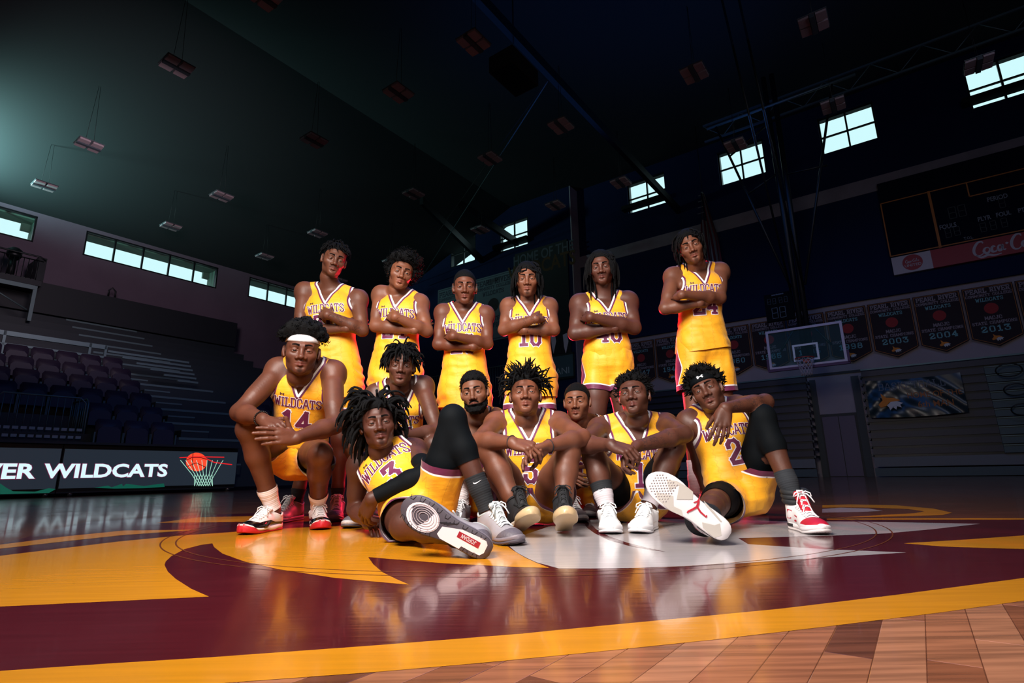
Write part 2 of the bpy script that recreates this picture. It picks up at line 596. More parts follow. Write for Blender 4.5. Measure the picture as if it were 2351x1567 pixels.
def wall_with_holes(name, axis, pos, thick, a0, a1, z0, z1, holes, m):
    """wall in the plane axis = pos from a0..a1 (the other axis), openings (a0,a1,z0,z1)"""
    b = MB()
    cuts = sorted({a0, a1} | {h[0] for h in holes} | {h[1] for h in holes})
    for c0, c1 in zip(cuts[:-1], cuts[1:]):
        hs = sorted([h for h in holes if h[0] <= c0 + 1e-6 and h[1] >= c1 - 1e-6], key=lambda h: h[2])
        z = z0
        for h in hs + [(0, 0, z1, z1)]:
            if h[2] > z + 1e-6:
                if axis == 'v':
                    b.boxuv(c0, c1, pos, pos + thick, z, h[2])
                else:
                    b.boxuv(pos, pos + thick, c0, c1, z, h[2])
            z = h[3]
    return tag(b.build(name, m), kind='structure')


# ---- openings
LWIN = [(-3.9, 4.72, 8.78, 9.80), (6.22, 11.32, 8.78, 9.80), (12.82, 17.9, 8.78, 9.80)]       # side wall, u ranges
EWIN = [(-4.9, -3.14), (-.60, 1.17), (3.10, 4.87), (7.15, 8.92)]                               # end wall, v ranges
EWZ = (11.60, 13.10)
E2WIN = [(13.95, 15.72), (17.35, 19.12)]
tag(mk('ground_outside', [tuple(uvw(a, b, -.25)) for a, b in ((-80, -80), (90, -80), (90, 90), (-80, 90))], [(0, 1, 2, 3)], mat('outside_ground', srgb(90, 96, 92), .9), None, False), kind='structure')
wall_with_holes('wall_left', 'v', LW, .30, BACK, 24.5, 0, CEIL + 1, LWIN, M_WALL_L)
wall_with_holes('wall_right', 'u', EW, .30, SIDE - .3, 11.55, 0, CEIL + 1, [(a, b) + EWZ for a, b in EWIN], M_WALL_E)
wall_with_holes('wall_end', 'u', EW2, .30, 11.55, LW + .3, 0, CEIL + 1, [(a, b, 11.25, 12.75) for a, b in E2WIN], M_WALL_D)
tag(uvbox('wall_end_return', EW2, EW + .3, 11.50, 11.56, 0, CEIL, M_WALL_E), kind='structure')
tag(uvbox('wall_back', BACK - .3, BACK, SIDE - .3, LW + .3, 0, CEIL + 1, M_WALL_D), kind='structure')
tag(uvbox('wall_front', BACK, EW + .3, SIDE - .3, SIDE, 0, CEIL + 1, M_WALL_D), kind='structure')
# upper part of the end wall: dark cladding, grey band
tag(uvbox('trim_1', EW - .12, EW - .001, SIDE, 11.5, 5.85, 9.62, M_WALL_D), kind='structure')
tag(uvbox('trim_2', EW - .16, EW - .001, SIDE, 11.5, 9.62, 10.16, M_BAND), kind='structure')
mb = MB()
cuts = [SIDE] + [x for w in EWIN for x in w] + [11.5]
for i in range(0, len(cuts) - 1):
    if i % 2 == 0:
        mb.boxuv(EW - .12, EW - .001, cuts[i], cuts[i + 1], 10.16, CEIL)
    else:
        mb.boxuv(EW - .12, EW - .001, cuts[i], cuts[i + 1], 10.16, EWZ[0])
        mb.boxuv(EW - .12, EW - .001, cuts[i], cuts[i + 1], EWZ[1], CEIL)
tag(mb.build('trim_3', M_WALL_D), kind='structure')
tag(uvbox('trim_4', EW - .05, EW - .001, SIDE, 11.5, 3.42, 3.50, M_DARKTRIM), kind='structure')
tag(uvbox('trim_5', LW - .03, LW - .001, BACK, 24.5, 7.66, 7.69, M_DARKTRIM), kind='structure')
# ceiling: flat over the court, sloping down to the side wall
mb = MB()
mb.boxuv(BACK, EW + .3, SIDE, 15.0, CEIL, CEIL + .2)
mb.prism([(15.0, CEIL), (LW + .3, 9.84), (LW + .3, 10.04), (15.0, CEIL + .2)], (0, 0, 0), RV, ZUP, RU, BACK, EW + .3)
tag(mb.build('ceiling', M_CEIL), kind='structure')
# ---- windows
wn = [0]


def frame_window(axis, pos, a0, a1, z0, z1, nx, nz, depth=.22, m=M_STEEL):
    wn[0] += 1
    w = empty('window_%d' % wn[0], (0, 0, 0))
    tag(w, kind='structure')
    bx = (lambda b, p0, p1, q0, q1, r0, r1: b.boxuv(q0, q1, p0, p1, r0, r1)) if axis == 'v' else (lambda b, p0, p1, q0, q1, r0, r1: b.boxuv(p0, p1, q0, q1, r0, r1))
    t = .055
    b = MB()
    bx(b, pos, pos + depth, a0, a0 + t, z0, z1)
    bx(b, pos, pos + depth, a1 - t, a1, z0, z1)
    bx(b, pos, pos + depth, a0, a1, z0, z0 + t)
    bx(b, pos, pos + depth, a0, a1, z1 - t, z1)
    b.build('window_frame', m, w)
    for i in range(1, nx):
        a = a0 + (a1 - a0) * i / nx
        b = MB()
        bx(b, pos + .05, pos + .13, a - .030, a + .030, z0 + t, z1 - t)
        b.build('mullion', m, w)
    for i in range(1, nz):
        z = z0 + (z1 - z0) * i / nz
        b = MB()
        bx(b, pos + .06, pos + .12, a0 + t, a1 - t, z - .028, z + .028)
        b.build('glazing_bar', m, w)
    for i in range(nx):
        for k in range(nz):
            b = MB()
            bx(b, pos + .085, pos + .092, a0 + (a1 - a0) * i / nx + .02, a0 + (a1 - a0) * (i + 1) / nx - .02, z0 + (z1 - z0) * k / nz + .02, z0 + (z1 - z0) * (k + 1) / nz - .02)
            b.build('pane', M_GLASS, w)
    return w


for a0, a1, z0, z1 in LWIN:
    frame_window('v', LW, a0, a1, z0, z1, 5 if a1 - a0 < 6 else 8, 1, .12)
for a0, a1 in EWIN:
    frame_window('u', EW, a0, a1, EWZ[0], EWZ[1], 2, 2)
for a0, a1 in E2WIN:
    frame_window('u', EW2, a0, a1, 11.25, 12.75, 2, 2)
# the overhanging eaves and wing walls outside the side windows
M_EAVE = mat('outside_soffit', srgb(120, 138, 126), .8)
mb = MB()
mb.boxuv(BACK, 24.5, LW + .30, LW + 1.03, 9.74, 9.86)
tag(mb.build('trim_6', M_EAVE), kind='structure')
for i, (a0, a1, z0, z1) in enumerate(LWIN):
    b = MB()
    b.boxuv(a1 + .02, a1 + .5, LW + .30, LW + 1.03, 7.0, 9.74)
    b.boxuv(a1 - .25, a1 + .5, LW + .90, LW + 1.03, 9.45, 9.74)
    tag(b.build('trim_%d' % (7 + i), M_EAVE), kind='structure')

# ---- beams, joists and the hung gear
def beam(name, p0, p1, w, h, m, label):
    b = MB()
    p0, p1 = np.asarray(p0), np.asarray(p1)
    x, y, d = frame_of(p1 - p0)
    b.box((p0 + p1) / 2, x * w / 2, y * h / 2, (p1 - p0) / 2)
    return tag(b.build(name, m), label, 'beam')


beam('roof_beam', uvw(-8, 6.65, 11.05), uvw(EW - .15, 6.65, 11.05), .16, .30, M_STEEL, 'dark steel roof beam crossing the window beside the flag')
beam('roof_beam', uvw(14.5, 15.0, 11.3), uvw(EW2 - .02, 16.9, 11.15), .16, .34, M_STEEL, 'dark steel roof beam crossing the leftmost end wall window')
beam('roof_beam', uvw(16, 14.2, 11.5), uvw(EW2 - .02, 14.6, 11.5), .16, .34, M_STEEL, 'short dark roof beam crossing the narrow window above the dark hanging banner')
for (v0, v1, zz, lb) in ((7.0, 9.1, 11.86, 'dark ledge across the foot of the window beside the flag'), (-5.1, -2.9, 11.86, 'dark ledge across the foot of the window at the right edge')):
    b = MB()
    b.boxuv(EW - .5, EW - .13, v0, v1, zz - .17, zz + .0)
    tag(b.build('window_ledge', M_STEEL), lb, 'ledge')
b = MB()
b.boxuv(EW2 - .4, EW2 - .02, 13.8, 15.9, 11.36, 11.56)
tag(b.build('window_ledge', M_STEEL), 'dark ledge across the foot of the narrow window above the dark hanging banner', 'ledge')
# open web joist in front of the end wall windows
jt = empty('web_joist', uvw(17, 0, 11))
tag(jt, 'open web steel joist with zigzag bracing in front of the end wall windows', 'joist')
jb = uvw(17, 0, 11)
for zz in (11.0, 11.6):
    b = MB()
    b.box(uvw(17.05, -3, zz), RU * .03, RV * 7.2, ZUP * .03)
    b.build('joist_chord', M_TEALSTEEL, jt, base=jb)
for i in range(24):
    v0 = 4.2 - i * .6
    a, f = tube([uvw(17.05, v0, 11.0 if i % 2 else 11.6), uvw(17.05, v0 - .6, 11.6 if i % 2 else 11.0)], .014, 5)
    mk('joist_web', a, f, M_TEALSTEEL, jt, True, base=jb)

# ---- ceiling lights
M_LENS = mat('light_lens', srgb(176, 158, 164), .5, bump=(60, .5, .01))
LZ = 9.6
cl0 = empty('ceiling_light')
b = MB()
b.boxuv(-.29, .29, -.05, .05, -.02, .10)
b.build('ballast_channel', mat('light_housing', srgb(74, 84, 92), .5), cl0)
for su in (-1, 1):
    for sv in (-1, 1):
        b = MB()
        c = uvw(su * .155, sv * .165, .03)
        b.prism([(-.135, -.10), (.135, -.10), (.125, .10), (-.125, .10)], c, RU, RV * sv, ZUP, -.02, .03)
        b.build('light_lens', M_LENS, cl0)
b = MB()
b.boxuv(-.30, .30, -.28, .28, .065, .085)
b.build('light_back', mat('light_housing_back', srgb(90, 98, 104), .5), cl0)
for s in (-1, 1):
    a, f = tube([uvw(s * .1, 0, .1), uvw(s * .02, 0, 2.0)], .006, 4)
    mk('hanging_wire', a, f, M_STEEL, cl0)
rowname = {.41: 'in the row over the near sideline', 2.98: 'in the row over the court axis', 6.63: 'in the third row from the right', 9.2: 'in the middle row', 12.62: 'in the fifth row from the right', 17.9: 'in the second row from the left wall', 21.72: 'in the row beside the left windows'}
ordn = ['nearest the camera', 'second from the camera', 'third from the camera', 'fourth from the camera', 'farthest from the camera']
lights = {21.72: [4.1, 7.92, 11.7, 15.6], 17.9: [4.15, 7.93, 11.7, 15.5], 12.62: [4.25, 7.92, 11.82, 15.42], 9.2: [4.40, 8.0, 11.72, 15.52], 6.63: [7.88, 11.65, 15.5], 2.98: [11.85, 15.6], .41: [11.9, 15.3], -2.6: [15.7]}
first = True
rowname[-2.6] = 'in the row at the right edge of the picture'
for v_, us in lights.items():
    for i, u_ in enumerate(us):
        o = cl0 if first else copy_tree(cl0)
        first = False
        o.location = uvw(u_, v_, LZ)
        lb = 'unlit four lens ceiling light hanging %s' % rowname[v_]
        if len(us) > 1:
            lb = 'unlit hanging ceiling light %s, %s' % (rowname[v_], ordn[i] if i < len(us) - 1 or i == 0 else ordn[4])
        tag(o, lb, 'ceiling light', 'unlit ceiling lights')

# ---- side stand on the left: risers, folding seats, railings, platform
M_DECK = mat('stand_deck', srgb(30, 38, 44), .6)
M_NOSE = mat('stand_nosing', srgb(96, 116, 118), .5, metal=.3)
SV0, TR, RI = 13.05, .85, .42
st = empty('bleacher_stand', uvw(3, SV0, 0))
sb_ = uvw(3, SV0, 0)
tag(st, 'dark stepped seating stand rising to the left wall behind the lit display table', 'stand')
NR = 13
for k in range(NR):
    v0 = SV0 + TR * k + (0 if k < 6 else .8)
    z = .80 + RI * k + (.10 if k >= 6 else 0)
    b = MB()
    b.boxuv(-8, 12.0, v0, v0 + TR + .05, max(0, z - RI - .3), z)
    b.build('tier', M_DECK, st, base=sb_)
    if k:
        b = MB()
        b.boxuv(5.85, 8.1, v0 - .012, v0 + .05, z - .05, z + .006)
        b.build('tier_nosing', M_NOSE, st, base=sb_)
    if k < 7:
        b = MB()
        b.boxuv(6.1, 6.75, v0 - .35, v0, z - RI - .02, z - RI / 2)
        b.build('aisle_step', M_DECK, st, base=sb_)
        b = MB()
        b.boxuv(6.1, 6.75, v0 - .36, v0 - .31, z - RI / 2 - .03, z - RI / 2 + .008)
        b.build('step_nosing', M_NOSE, st, base=sb_)
b = MB()
b.boxuv(-8, 12, LW - .95, LW - .85, 6.0, 7.10)
b.build('back_rail_panel', M_DARKTRIM, st, base=sb_)
a, f = tube([uvw(7.0, LW - .9, 7.1), uvw(7.0, LW - .9, 7.35), uvw(7.1, LW - .9, 7.47), uvw(7.22, LW - .9, 7.35), uvw(7.22, LW - .9, 7.1)], .03, 6)
mk('rail_loop', a, f, M_STEEL, st, base=sb_)

seat0 = empty('stadium_seat')
# the shell: a rounded, slightly dished back
pts = [(-.215, .02), (-.235, .16), (-.235, .33), (-.19, .40), (.19, .40), (.235, .33), (.235, .16), (.215, .02), (.10, -.06), (-.10, -.06)]
V_, F_ = [], []
for d in (0, .028):
    for x, z in pts:
        V_.append(tuple(RU * x + RV * (.03 + .05 * (x / .235) ** 2 * -1 + d + .10 * (z / .4)) + ZUP * z))
    V_.append(tuple(RU * 0 + RV * (.055 + d + .05) + ZUP * .2))
n_ = len(pts)
for i in range(n_):
    j_ = (i + 1) % n_
    F_ += [(n_, i, j_), (2 * n_ + 1, n_ + 1 + j_, n_ + 1 + i), (i, n_ + 1 + i, n_ + 1 + j_, j_)]
mk('backrest', V_, F_, M_PURPLE, seat0, True)
b = MB()
b.prism([(-.21, 0), (.21, 0), (.20, .28), (.14, .35), (-.14, .35), (-.20, .28)], RV * -.06 + ZUP * -.10, RU, ZUP * .95 + RV * .12, RV, 0, .03)
b.build('seat', M_PURPLE, seat0)
b = MB()
for s in (-1, 1):
    b.boxuv(s * .252 - .014, s * .252 + .014, -.04, .10, -.32, .12)
b.build('seat_bracket', M_TEALSTEEL, seat0)
first = True
rows = ['first (lowest)', 'second', 'third', 'fourth', 'fifth', 'sixth']
for k in range(6):
    cnt = {0: 3, 1: 3, 2: 6, 3: 7, 4: 7, 5: 7}[k]
    u_r = [5.35, 5.40, 5.44, 5.45, 5.49, 5.53][k]
    for i in range(cnt):
        o = seat0 if first else copy_tree(seat0)
        first = False
        o.location = uvw(u_r - .515 * i, 13.6 + TR * k - .10, 1.12 + RI * k)
        tag(o, 'purple folding seat in the %s row of the left stand, %s from the aisle' % (rows[k], ['first', 'second', 'third', 'fourth', 'fifth', 'sixth', 'seventh'][i]), 'seat', 'folding seats in the left stand')
# seats beyond the aisle and in the upper rows, barely seen in the dark
for k in range(4):
    for i in range(3):
        o = copy_tree(seat0)
        o.location = uvw(8.6 + .515 * i, 13.6 + TR * k - .10, 1.12 + RI * k)
        tag(o, 'dark folding seat beyond the left stand aisle, %s row, %s from the steps' % (rows[k].split()[0], ['first', 'second', 'third'][i]), 'seat', 'folding seats in the left stand')


def railing(name, p0, p1, h, n, label, cat='railing', r=.018):
    p0, p1 = np.asarray(p0, float), np.asarray(p1, float)
    e = empty(name, p0)
    tag(e, label, cat)
    up = ZUP
    a, f = tube([p0, p0 + up * (h - .1), p0 + up * h + unit_(p1 - p0) * .1, p1 + up * h - unit_(p1 - p0) * .1, p1 + up * (h - .1), p1], r, 6)
    mk('top_rail', a, f, M_TEALSTEEL, e, True, base=p0)
    a, f = tube([p0 + up * .12, p1 + up * .12], r * .8, 6)
    mk('bottom_rail', a, f, M_TEALSTEEL, e, True, base=p0)
    for i in range(1, n):
        q_ = p0 + (p1 - p0) * i / n
        a, f = tube([q_ + up * .12, q_ + up * h], r * .5, 5)
        mk('baluster', a, f, M_TEALSTEEL, e, True, base=p0)
    return e


def unit_(v):
    return v / np.linalg.norm(v)


railing('guard_railing', uvw(2.55, 13.95, 1.0), uvw(3.98, 13.95, 1.0), .95, 12, 'thin steel guard railing in front of the lowest seats on the left')
railing('guard_railing', uvw(4.02, 13.95, 1.0), uvw(4.02, 15.0, 1.0), .95, 8, 'thin steel guard railing closing the end of the cut out beside the purple seats')
b = MB()
for i in range(14):
    for zz in (.98, 1.12, 1.27):
        b.boxuv(2.2 + .125 * i, 2.29 + .125 * i, 13.70, 13.74, zz - .02, zz + .035)
st2 = empty('deck_grating', uvw(2.2, 13.7, 0))
tag(st2, 'pale slotted deck edge under the guard railing on the left', 'grating')
for k_, zz in enumerate((.98, 1.12, 1.27)):
    for i in range(14):
        b = MB()
        b.boxuv(2.2 + .125 * i, 2.29 + .125 * i, 13.70, 13.74, zz - .02, zz + .035)
        b.build('slat', mat('pale_slat', srgb(150, 156, 156), .5), st2, base=uvw(2.2, 13.7, 0))
# walkway platform half way up
pf = empty('walkway_platform', uvw(1, 18.75, 3.4))
tag(pf, 'pale edged walkway platform half way up the left stand', 'platform')
for z0, z1, m_ in ((3.98, 4.10, M_NOSE), (3.72, 3.78, M_NOSE)):
    b = MB()
    b.boxuv(-6, 5.6, 18.66, 18.74, z0, z1)
    b.build('edge_plate', m_, pf, base=uvw(1, 18.75, 3.4))
for uu in (3.35, 5.2, 5.58):
    b = MB()
    b.boxuv(uu - .03, uu + .03, 18.66, 18.72, 3.3, 4.1)
    b.build('post', M_NOSE, pf, base=uvw(1, 18.75, 3.4))
for i in range(6):
    b = MB()
    b.boxuv(5.65 + .33 * i, 7.9, 18.7 - .16 * i, 18.76 - .16 * i, 3.92 - .15 * i, 3.98 - .15 * i)
    b.build('stair_nosing', M_NOSE, pf, base=uvw(1, 18.75, 3.4))
# camera deck high on the left
dk = empty('camera_deck', uvw(3, 23, 6.6))
db = uvw(3, 23, 6.6)
tag(dk, 'raised camera deck with a dark railing below the leftmost window', 'platform')
b = MB()
b.boxuv(0, 4.75, 22.9, 24.2, 6.62, 6.82)
b.build('deck', M_DARKTRIM, dk, base=db)
b = MB()
b.boxuv(0, 4.6, 22.86, 22.9, 6.46, 6.60)
b.build('deck_edge', M_NOSE, dk, base=db)
b = MB()
b.boxuv(4.55, 4.78, 22.9, 24.2, 6.8, 7.62)
b.build('end_panel', M_STEEL, dk, base=db)
a, f = tube([uvw(0, 22.9, 7.62), uvw(4.6, 22.9, 7.62), uvw(4.75, 22.9, 7.52)], .03, 6)
mk('top_rail', a, f, M_STEEL, dk, base=db)
a, f = tube([uvw(0, 22.9, 7.48), uvw(4.7, 22.9, 7.48)], .02, 6)
mk('rail', a, f, M_STEEL, dk, base=db)
for i in range(16):
    a, f = tube([uvw(2.7 + .125 * i, 22.9, 6.8), uvw(2.7 + .125 * i, 22.9, 7.5)], .012, 5)
    mk('baluster', a, f, M_STEEL, dk, base=db)
for uu in (4.62,):
    b = MB()
    b.boxuv(uu - .05, uu + .05, 22.9, 23.0, 5.4, 6.6)
    b.build('leg', M_NOSE, dk, base=db)
a, f = tube([uvw(3.1, 22.88, 6.5), uvw(4.5, 22.88, 5.75)], .025, 6)
mk('brace', a, f, M_NOSE, dk, base=db)
tp = empty('covered_camera', uvw(4.0, 23.3, 6.8))
tag(tp, 'dark shrouded camera on a post standing on the raised deck', 'camera')
a, f = tube([uvw(4.0, 23.3, 6.82), uvw(4.0, 23.3, 7.5)], [.11, .09], 10)
mk('post', a, f, M_STEEL, tp, base=uvw(4.0, 23.3, 6.8))
a, f = tube([uvw(4.0, 23.3, 7.46), uvw(4.0, 23.3, 7.58), uvw(4.0, 23.3, 7.78), uvw(4.0, 23.3, 7.86)], [.13, .21, .20, .10], 12)
mk('shroud', a, f, M_STEEL, tp, base=uvw(4.0, 23.3, 6.8))

# ---- courtside display table
def emis(name, col, s):
    m = mat(name, (0, 0, 0, 1), .4, emit=col, es=s)
    return m


M_SCR = emis('display_dark', srgb(34, 42, 52), 1.0)
M_SCRT = emis('display_white', srgb(208, 236, 246), 1.15)
M_SCRB = emis('display_magenta', srgb(150, 40, 90), .7)
M_GLOWG = emis('reflected_glow_green', srgb(18, 92, 76), .8)
M_SCRO = emis('display_orange', srgb(255, 78, 48), 1.0)
M_SCRR = emis('display_red', srgb(235, 30, 36), 1.0)
M_SCRN = emis('display_net', srgb(176, 236, 212), 1.0)
LV = 12.52
LN = -RV
LX = RU           # to the viewer's right on this face


def lpt(px, py, v=LV):
    P = at_v(px, py, v)
    return np.array([P @ RU, P[2]])


def l3(u, z, lift=0.0):
    return uvw(u, LV - lift, z)


tables = []
for i, (u0, u1, lb) in enumerate(((-.90, 3.345, 'courtside display table at the left edge showing the end of a white word'), (3.36, 6.58, 'courtside display table showing a white team name and a ball in a net'))):
    t_ = empty('display_table', uvw((u0 + u1) / 2, LV + .3, 0))
    tbb = uvw((u0 + u1) / 2, LV + .3, 0)
    tag(t_, lb, 'display table', 'courtside display tables')
    tables.append((t_, tbb))
    uvbox_ = lambda name, a0, a1, b0, b1, c0, c1, m: (lambda q_: (q_.boxuv(a0, a1, b0, b1, c0, c1), q_.build(name, m, t_, base=tbb))[1])(MB())
    uvbox_('cabinet', u0, u1, LV + .03, LV + .62, .10, .92, M_STEEL)
    uvbox_('table_top', u0 - .01, u1 + .01, LV - .10, LV + .70, .93, .97, M_DARKTRIM)
    uvbox_('screen', u0 + .02, u1 - .02, LV, LV + .03, .145, .845, M_SCR)
    uvbox_('kick_panel', u0, u1, LV + .05, LV + .09, .06, .13, M_DARKTRIM)
    for uu in ((u0 + .22, u1 - .12)):
        a, f = tube([uvw(uu - .03, LV + .12, .06), uvw(uu + .03, LV + .12, .06)], .058, 12)
        mk('caster', a, f, mat('caster_chrome', srgb(150, 150, 155), .25, metal=.8), t_, True, base=tbb)
ta, tba = tables[0]
tb_, tbb_ = tables[1]


def screen_poly(name, pix, m, par, bs, lift=.004):
    mk(name, [l3(*lpt(*p), lift) for p in pix], [tuple(range(len(pix)))], m, par, False, base=bs)


c0, c1 = lpt(250, 1094), lpt(250, 1064)
hgt = c1[1] - c0[1]
for nm, m_, bo, lf in (('lettering_border', M_SCRB, .075, .004), ('lettering', M_SCRT, .045, .007)):
    font_text(nm, 'WILDCATS', hgt, l3(lpt(252, 1094)[0], c0[1], lf), LX, ZUP, LN, m_, tb_, 0, tbb_, bold=bo, sx=1.19)
    font_text(nm, 'RIVER', hgt * 1.02, l3(lpt(-14, 1095)[0], c0[1] - .004, lf), LX, ZUP, LN, m_, ta, 0, tba, bold=bo, sx=1.16)
screen_poly('painted_glow', [(216, 1119), (248, 1114), (256, 1118), (280, 1110), (282, 1116), (290, 1110), (330, 1115), (376, 1109), (378, 1117), (330, 1120), (262, 1121)], M_GLOWG, tb_, tbb_)  # green reflected glow, painted on the screens as emissive patches
screen_poly('painted_glow', [(0, 1109), (16, 1120), (30, 1127), (80, 1128), (112, 1120), (128, 1122), (112, 1131), (0, 1134)], M_GLOWG, ta, tba)
# ball in the net, drawn in light
bc = [(451 + 24.5 * math.cos(a), 1060 + 25 * math.sin(a) * .86) for a in np.linspace(0, 6.283, 24)[:-1]]
screen_poly('ball_graphic', bc, M_SCRO, tb_, tbb_)


def screen_line(name, pix, r, m, lift=.010):
    P = [l3(*lpt(*p), lift) for p in pix]
    a, f = tube(P, r, 4)
    mk(name, a, f, m, tb_, True, base=tbb_)


for ln in ([(443, 1037), (441, 1060), (444, 1082)], [(427, 1056), (440, 1050), (460, 1050), (474, 1054)], [(430, 1070), (450, 1062), (472, 1072)]):
    screen_line('ball_seam', ln, .007, emis('display_black', (.01, .005, .005, 1), .2))
screen_line('rim_graphic', [(412, 1050), (450, 1048), (514, 1049)], .010, M_SCRR)
screen_line('rim_graphic', [(470, 1051), (492, 1061), (532, 1066)], .010, M_SCRR)
netT = [(414 + i * 12.2, 1056) for i in range(9)]
netM = [(440 + (i - 0) * 6.6, 1088) for i in range(9)]
netB = [(446 + i * 5.2, 1115) for i in range(9)]
for i in range(9):
    screen_line('net_graphic', [netT[i], netM[i]], .0055, M_SCRN)
    if i < 8:
        screen_line('net_graphic', [netM[i], netB[min(8, i + 2)]], .0055, M_SCRN)
        screen_line('net_graphic', [netM[i + 1], netB[max(0, i - 1)]], .0055, M_SCRN)

# ---- end wall: championship banners
def wpt(px, py, u):
    P = at_u(px, py, u)
    return np.array([-(P @ RV), P[2]])


def w3(a, z, u, lift=0.0):
    return uvw(u - lift, -a, z)


EX, EN = -RV, -RU
M_BAN = mat('maroon_banner_cloth', srgb(30, 12, 24), .8)
M_BANE = mat('orange_banner_edge', srgb(150, 92, 44), .8)
M_BT1 = mat('banner_pale_print', srgb(150, 138, 148), .8)
M_BT2 = mat('banner_teal_print', srgb(120, 176, 184), .8)
M_BBALL = mat('banner_ball_print', srgb(150, 40, 44), .8)
M_GOLD = mat('gold_print', srgb(205, 120, 30), .7)
M_PWHITE = mat('white_muzzle_print', srgb(190, 190, 196), .7)


def cat_head(par, bs, o, ax, ay, nn, s, lift=.006):
    """the gold cat's head with its white muzzle, as flat print"""
    gold = [(-.9, -.2), (-.55, .15), (-.62, .75), (-.25, .35), (.25, .30), (.70, .05), (.35, -.02), (-.1, -.05), (-.35, -.35), (-.75, -.45)]
    mz = [(-.30, -.30), (.0, -.02), (.45, .0), (.85, -.18), (.62, -.30), (.70, -.55), (.40, -.40), (.30, -.70), (.08, -.45), (-.12, -.72), (-.18, -.48)]
    for nm, pl, m_, lf in (('cat_print', gold, M_GOLD, lift), ('muzzle_print', mz, M_PWHITE, lift + .003)):
        P = [np.asarray(o) + ax * x * s + ay * y * s + nn * lf for x, y in pl]
        c = sum(P) / len(P)
        mk(nm, [c] + P, [(0, 1 + i, 1 + (i + 1) % len(P)) for i in range(len(P))], m_, par, False, base=bs)


def pennant(a, year, place, u=21.48, w=1.20, zt=5.65, zc=4.05, ztip=3.76):
    c = a + w / 2
    bs = w3(c, zt, u)
    e = empty('championship_banner', bs)
    tag(e, 'dark pointed championship banner reading %s, %s on the end wall' % (year, place), 'banner', 'championship banners on the end wall')
    pl = [(a, zt), (a, zc), (c, ztip), (a + w, zc), (a + w, zt)]
    b = MB()
    b.prism([(p[0] - c, p[1] - zt) for p in pl], bs, EX, ZUP, EN, 0, .02)
    b.build('cloth', M_BAN, e, base=bs)
    ins = [(a + .03, zt - .03), (a + .03, zc + .01), (c, ztip + .035), (a + w - .03, zc + .01), (a + w - .03, zt - .03)]
    b = MB()
    for i in range(5):
        p, r = ins[i], ins[(i + 1) % 5]
        d = np.array(r) - np.array(p)
        L_ = np.linalg.norm(d)
        d = d / L_
        m_ = (np.array(p) + np.array(r)) / 2
        b.box(w3(m_[0], m_[1], u, .022), EX * d[0] * L_ / 2 + ZUP * d[1] * L_ / 2, (-EX * d[1] + ZUP * d[0]) * .008, EN * .002)
    b.build('border', M_BANE, e, base=bs)
    tx = lambda nm, s, h, z, m_, **k: plane_text(nm, s, h, w3(c, z, u, .02), EX, ZUP, EN, m_, e, .004, bs, **k)
    tx('lettering', 'PEARL RIVER', .13, zt - .20, M_BT1, width=.93, weight=1.3)
    tx('lettering', 'COMMUNITY COLLEGE', .075, zt - .32, M_BT1, width=1.04, weight=1.2)
    tx('lettering', 'WILDCATS', .10, zt - .48, M_BT2, width=1.0, weight=1.0)
    bl = arc(0, 0, .17, 0, 345, 23)
    mk('ball_print', [w3(c + x, zt - .72 + y, u, .025) for x, y in bl], [tuple(range(24))], M_BBALL, e, False, base=bs)
    tx('lettering', 'MACJC', .10, zt - 1.06, M_BT1, width=.95, weight=1.3)
    tx('lettering', 'STATE CHAMPIONS', .085, zt - 1.20, M_BT1, width=1.0, weight=1.2)
    tx('year_print', year, .16, zt - 1.43, M_BT2, width=1.25, weight=1.2, gap=1.6)
    cat_head(e, bs, w3(c, zt - 1.63, u, .02), EX, ZUP, EN, .16)
    return e


for i, y in enumerate(('2013', '2004', '2003', '1998', '1985', '1965', '1960', '1950', '1949', '1947')):
    pennant(1.88 - 1.255 * i, y, ['second', 'third', 'fourth', 'fifth', 'sixth', 'seventh', 'eighth', 'ninth', 'tenth', 'eleventh'][i] + ' from the right')
pennant(3.13, '2014', 'cut by the right edge')

# ---- scoreboard
SU = 21.40
sL, sT = wpt(2022, 470, SU)
sB = wpt(2046, 590, SU)[1]
sbs = w3(sL, sB, SU)
sbo = empty('scoreboard', sbs)
tag(sbo, 'large black scoreboard with orange outlines on the right of the end wall', 'scoreboard')
M_ORL = mat('orange_outline', srgb(170, 100, 36), .6)
M_SBT = mat('scoreboard_lettering', srgb(112, 120, 134), .6)
b = MB()
b.box(w3(sL + 4.0, (sT + sB) / 2 + .35, SU), EX * 4.0, ZUP * ((sT - sB) / 2 + .4), EN * .08)
b.build('cabinet', mat('scoreboard_black', srgb(8, 14, 34), .9, spec=.1), sbo, base=sbs)


def wline(pts, w, m, par, bs, u, lift, name):
    b = MB()
    for p, r in zip(pts[:-1], pts[1:]):
        p, r = np.array(p), np.array(r)
        d = r - p
        L_ = np.linalg.norm(d) + 1e-9
        d = d / L_
        m_ = (p + r) / 2
        b.box(w3(m_[0], m_[1], u, lift), (EX * d[0] + ZUP * d[1]) * (L_ / 2 + w / 2), (-EX * d[1] + ZUP * d[0]) * w / 2, EN * .003)
    return b.build(name, m, par, base=bs)


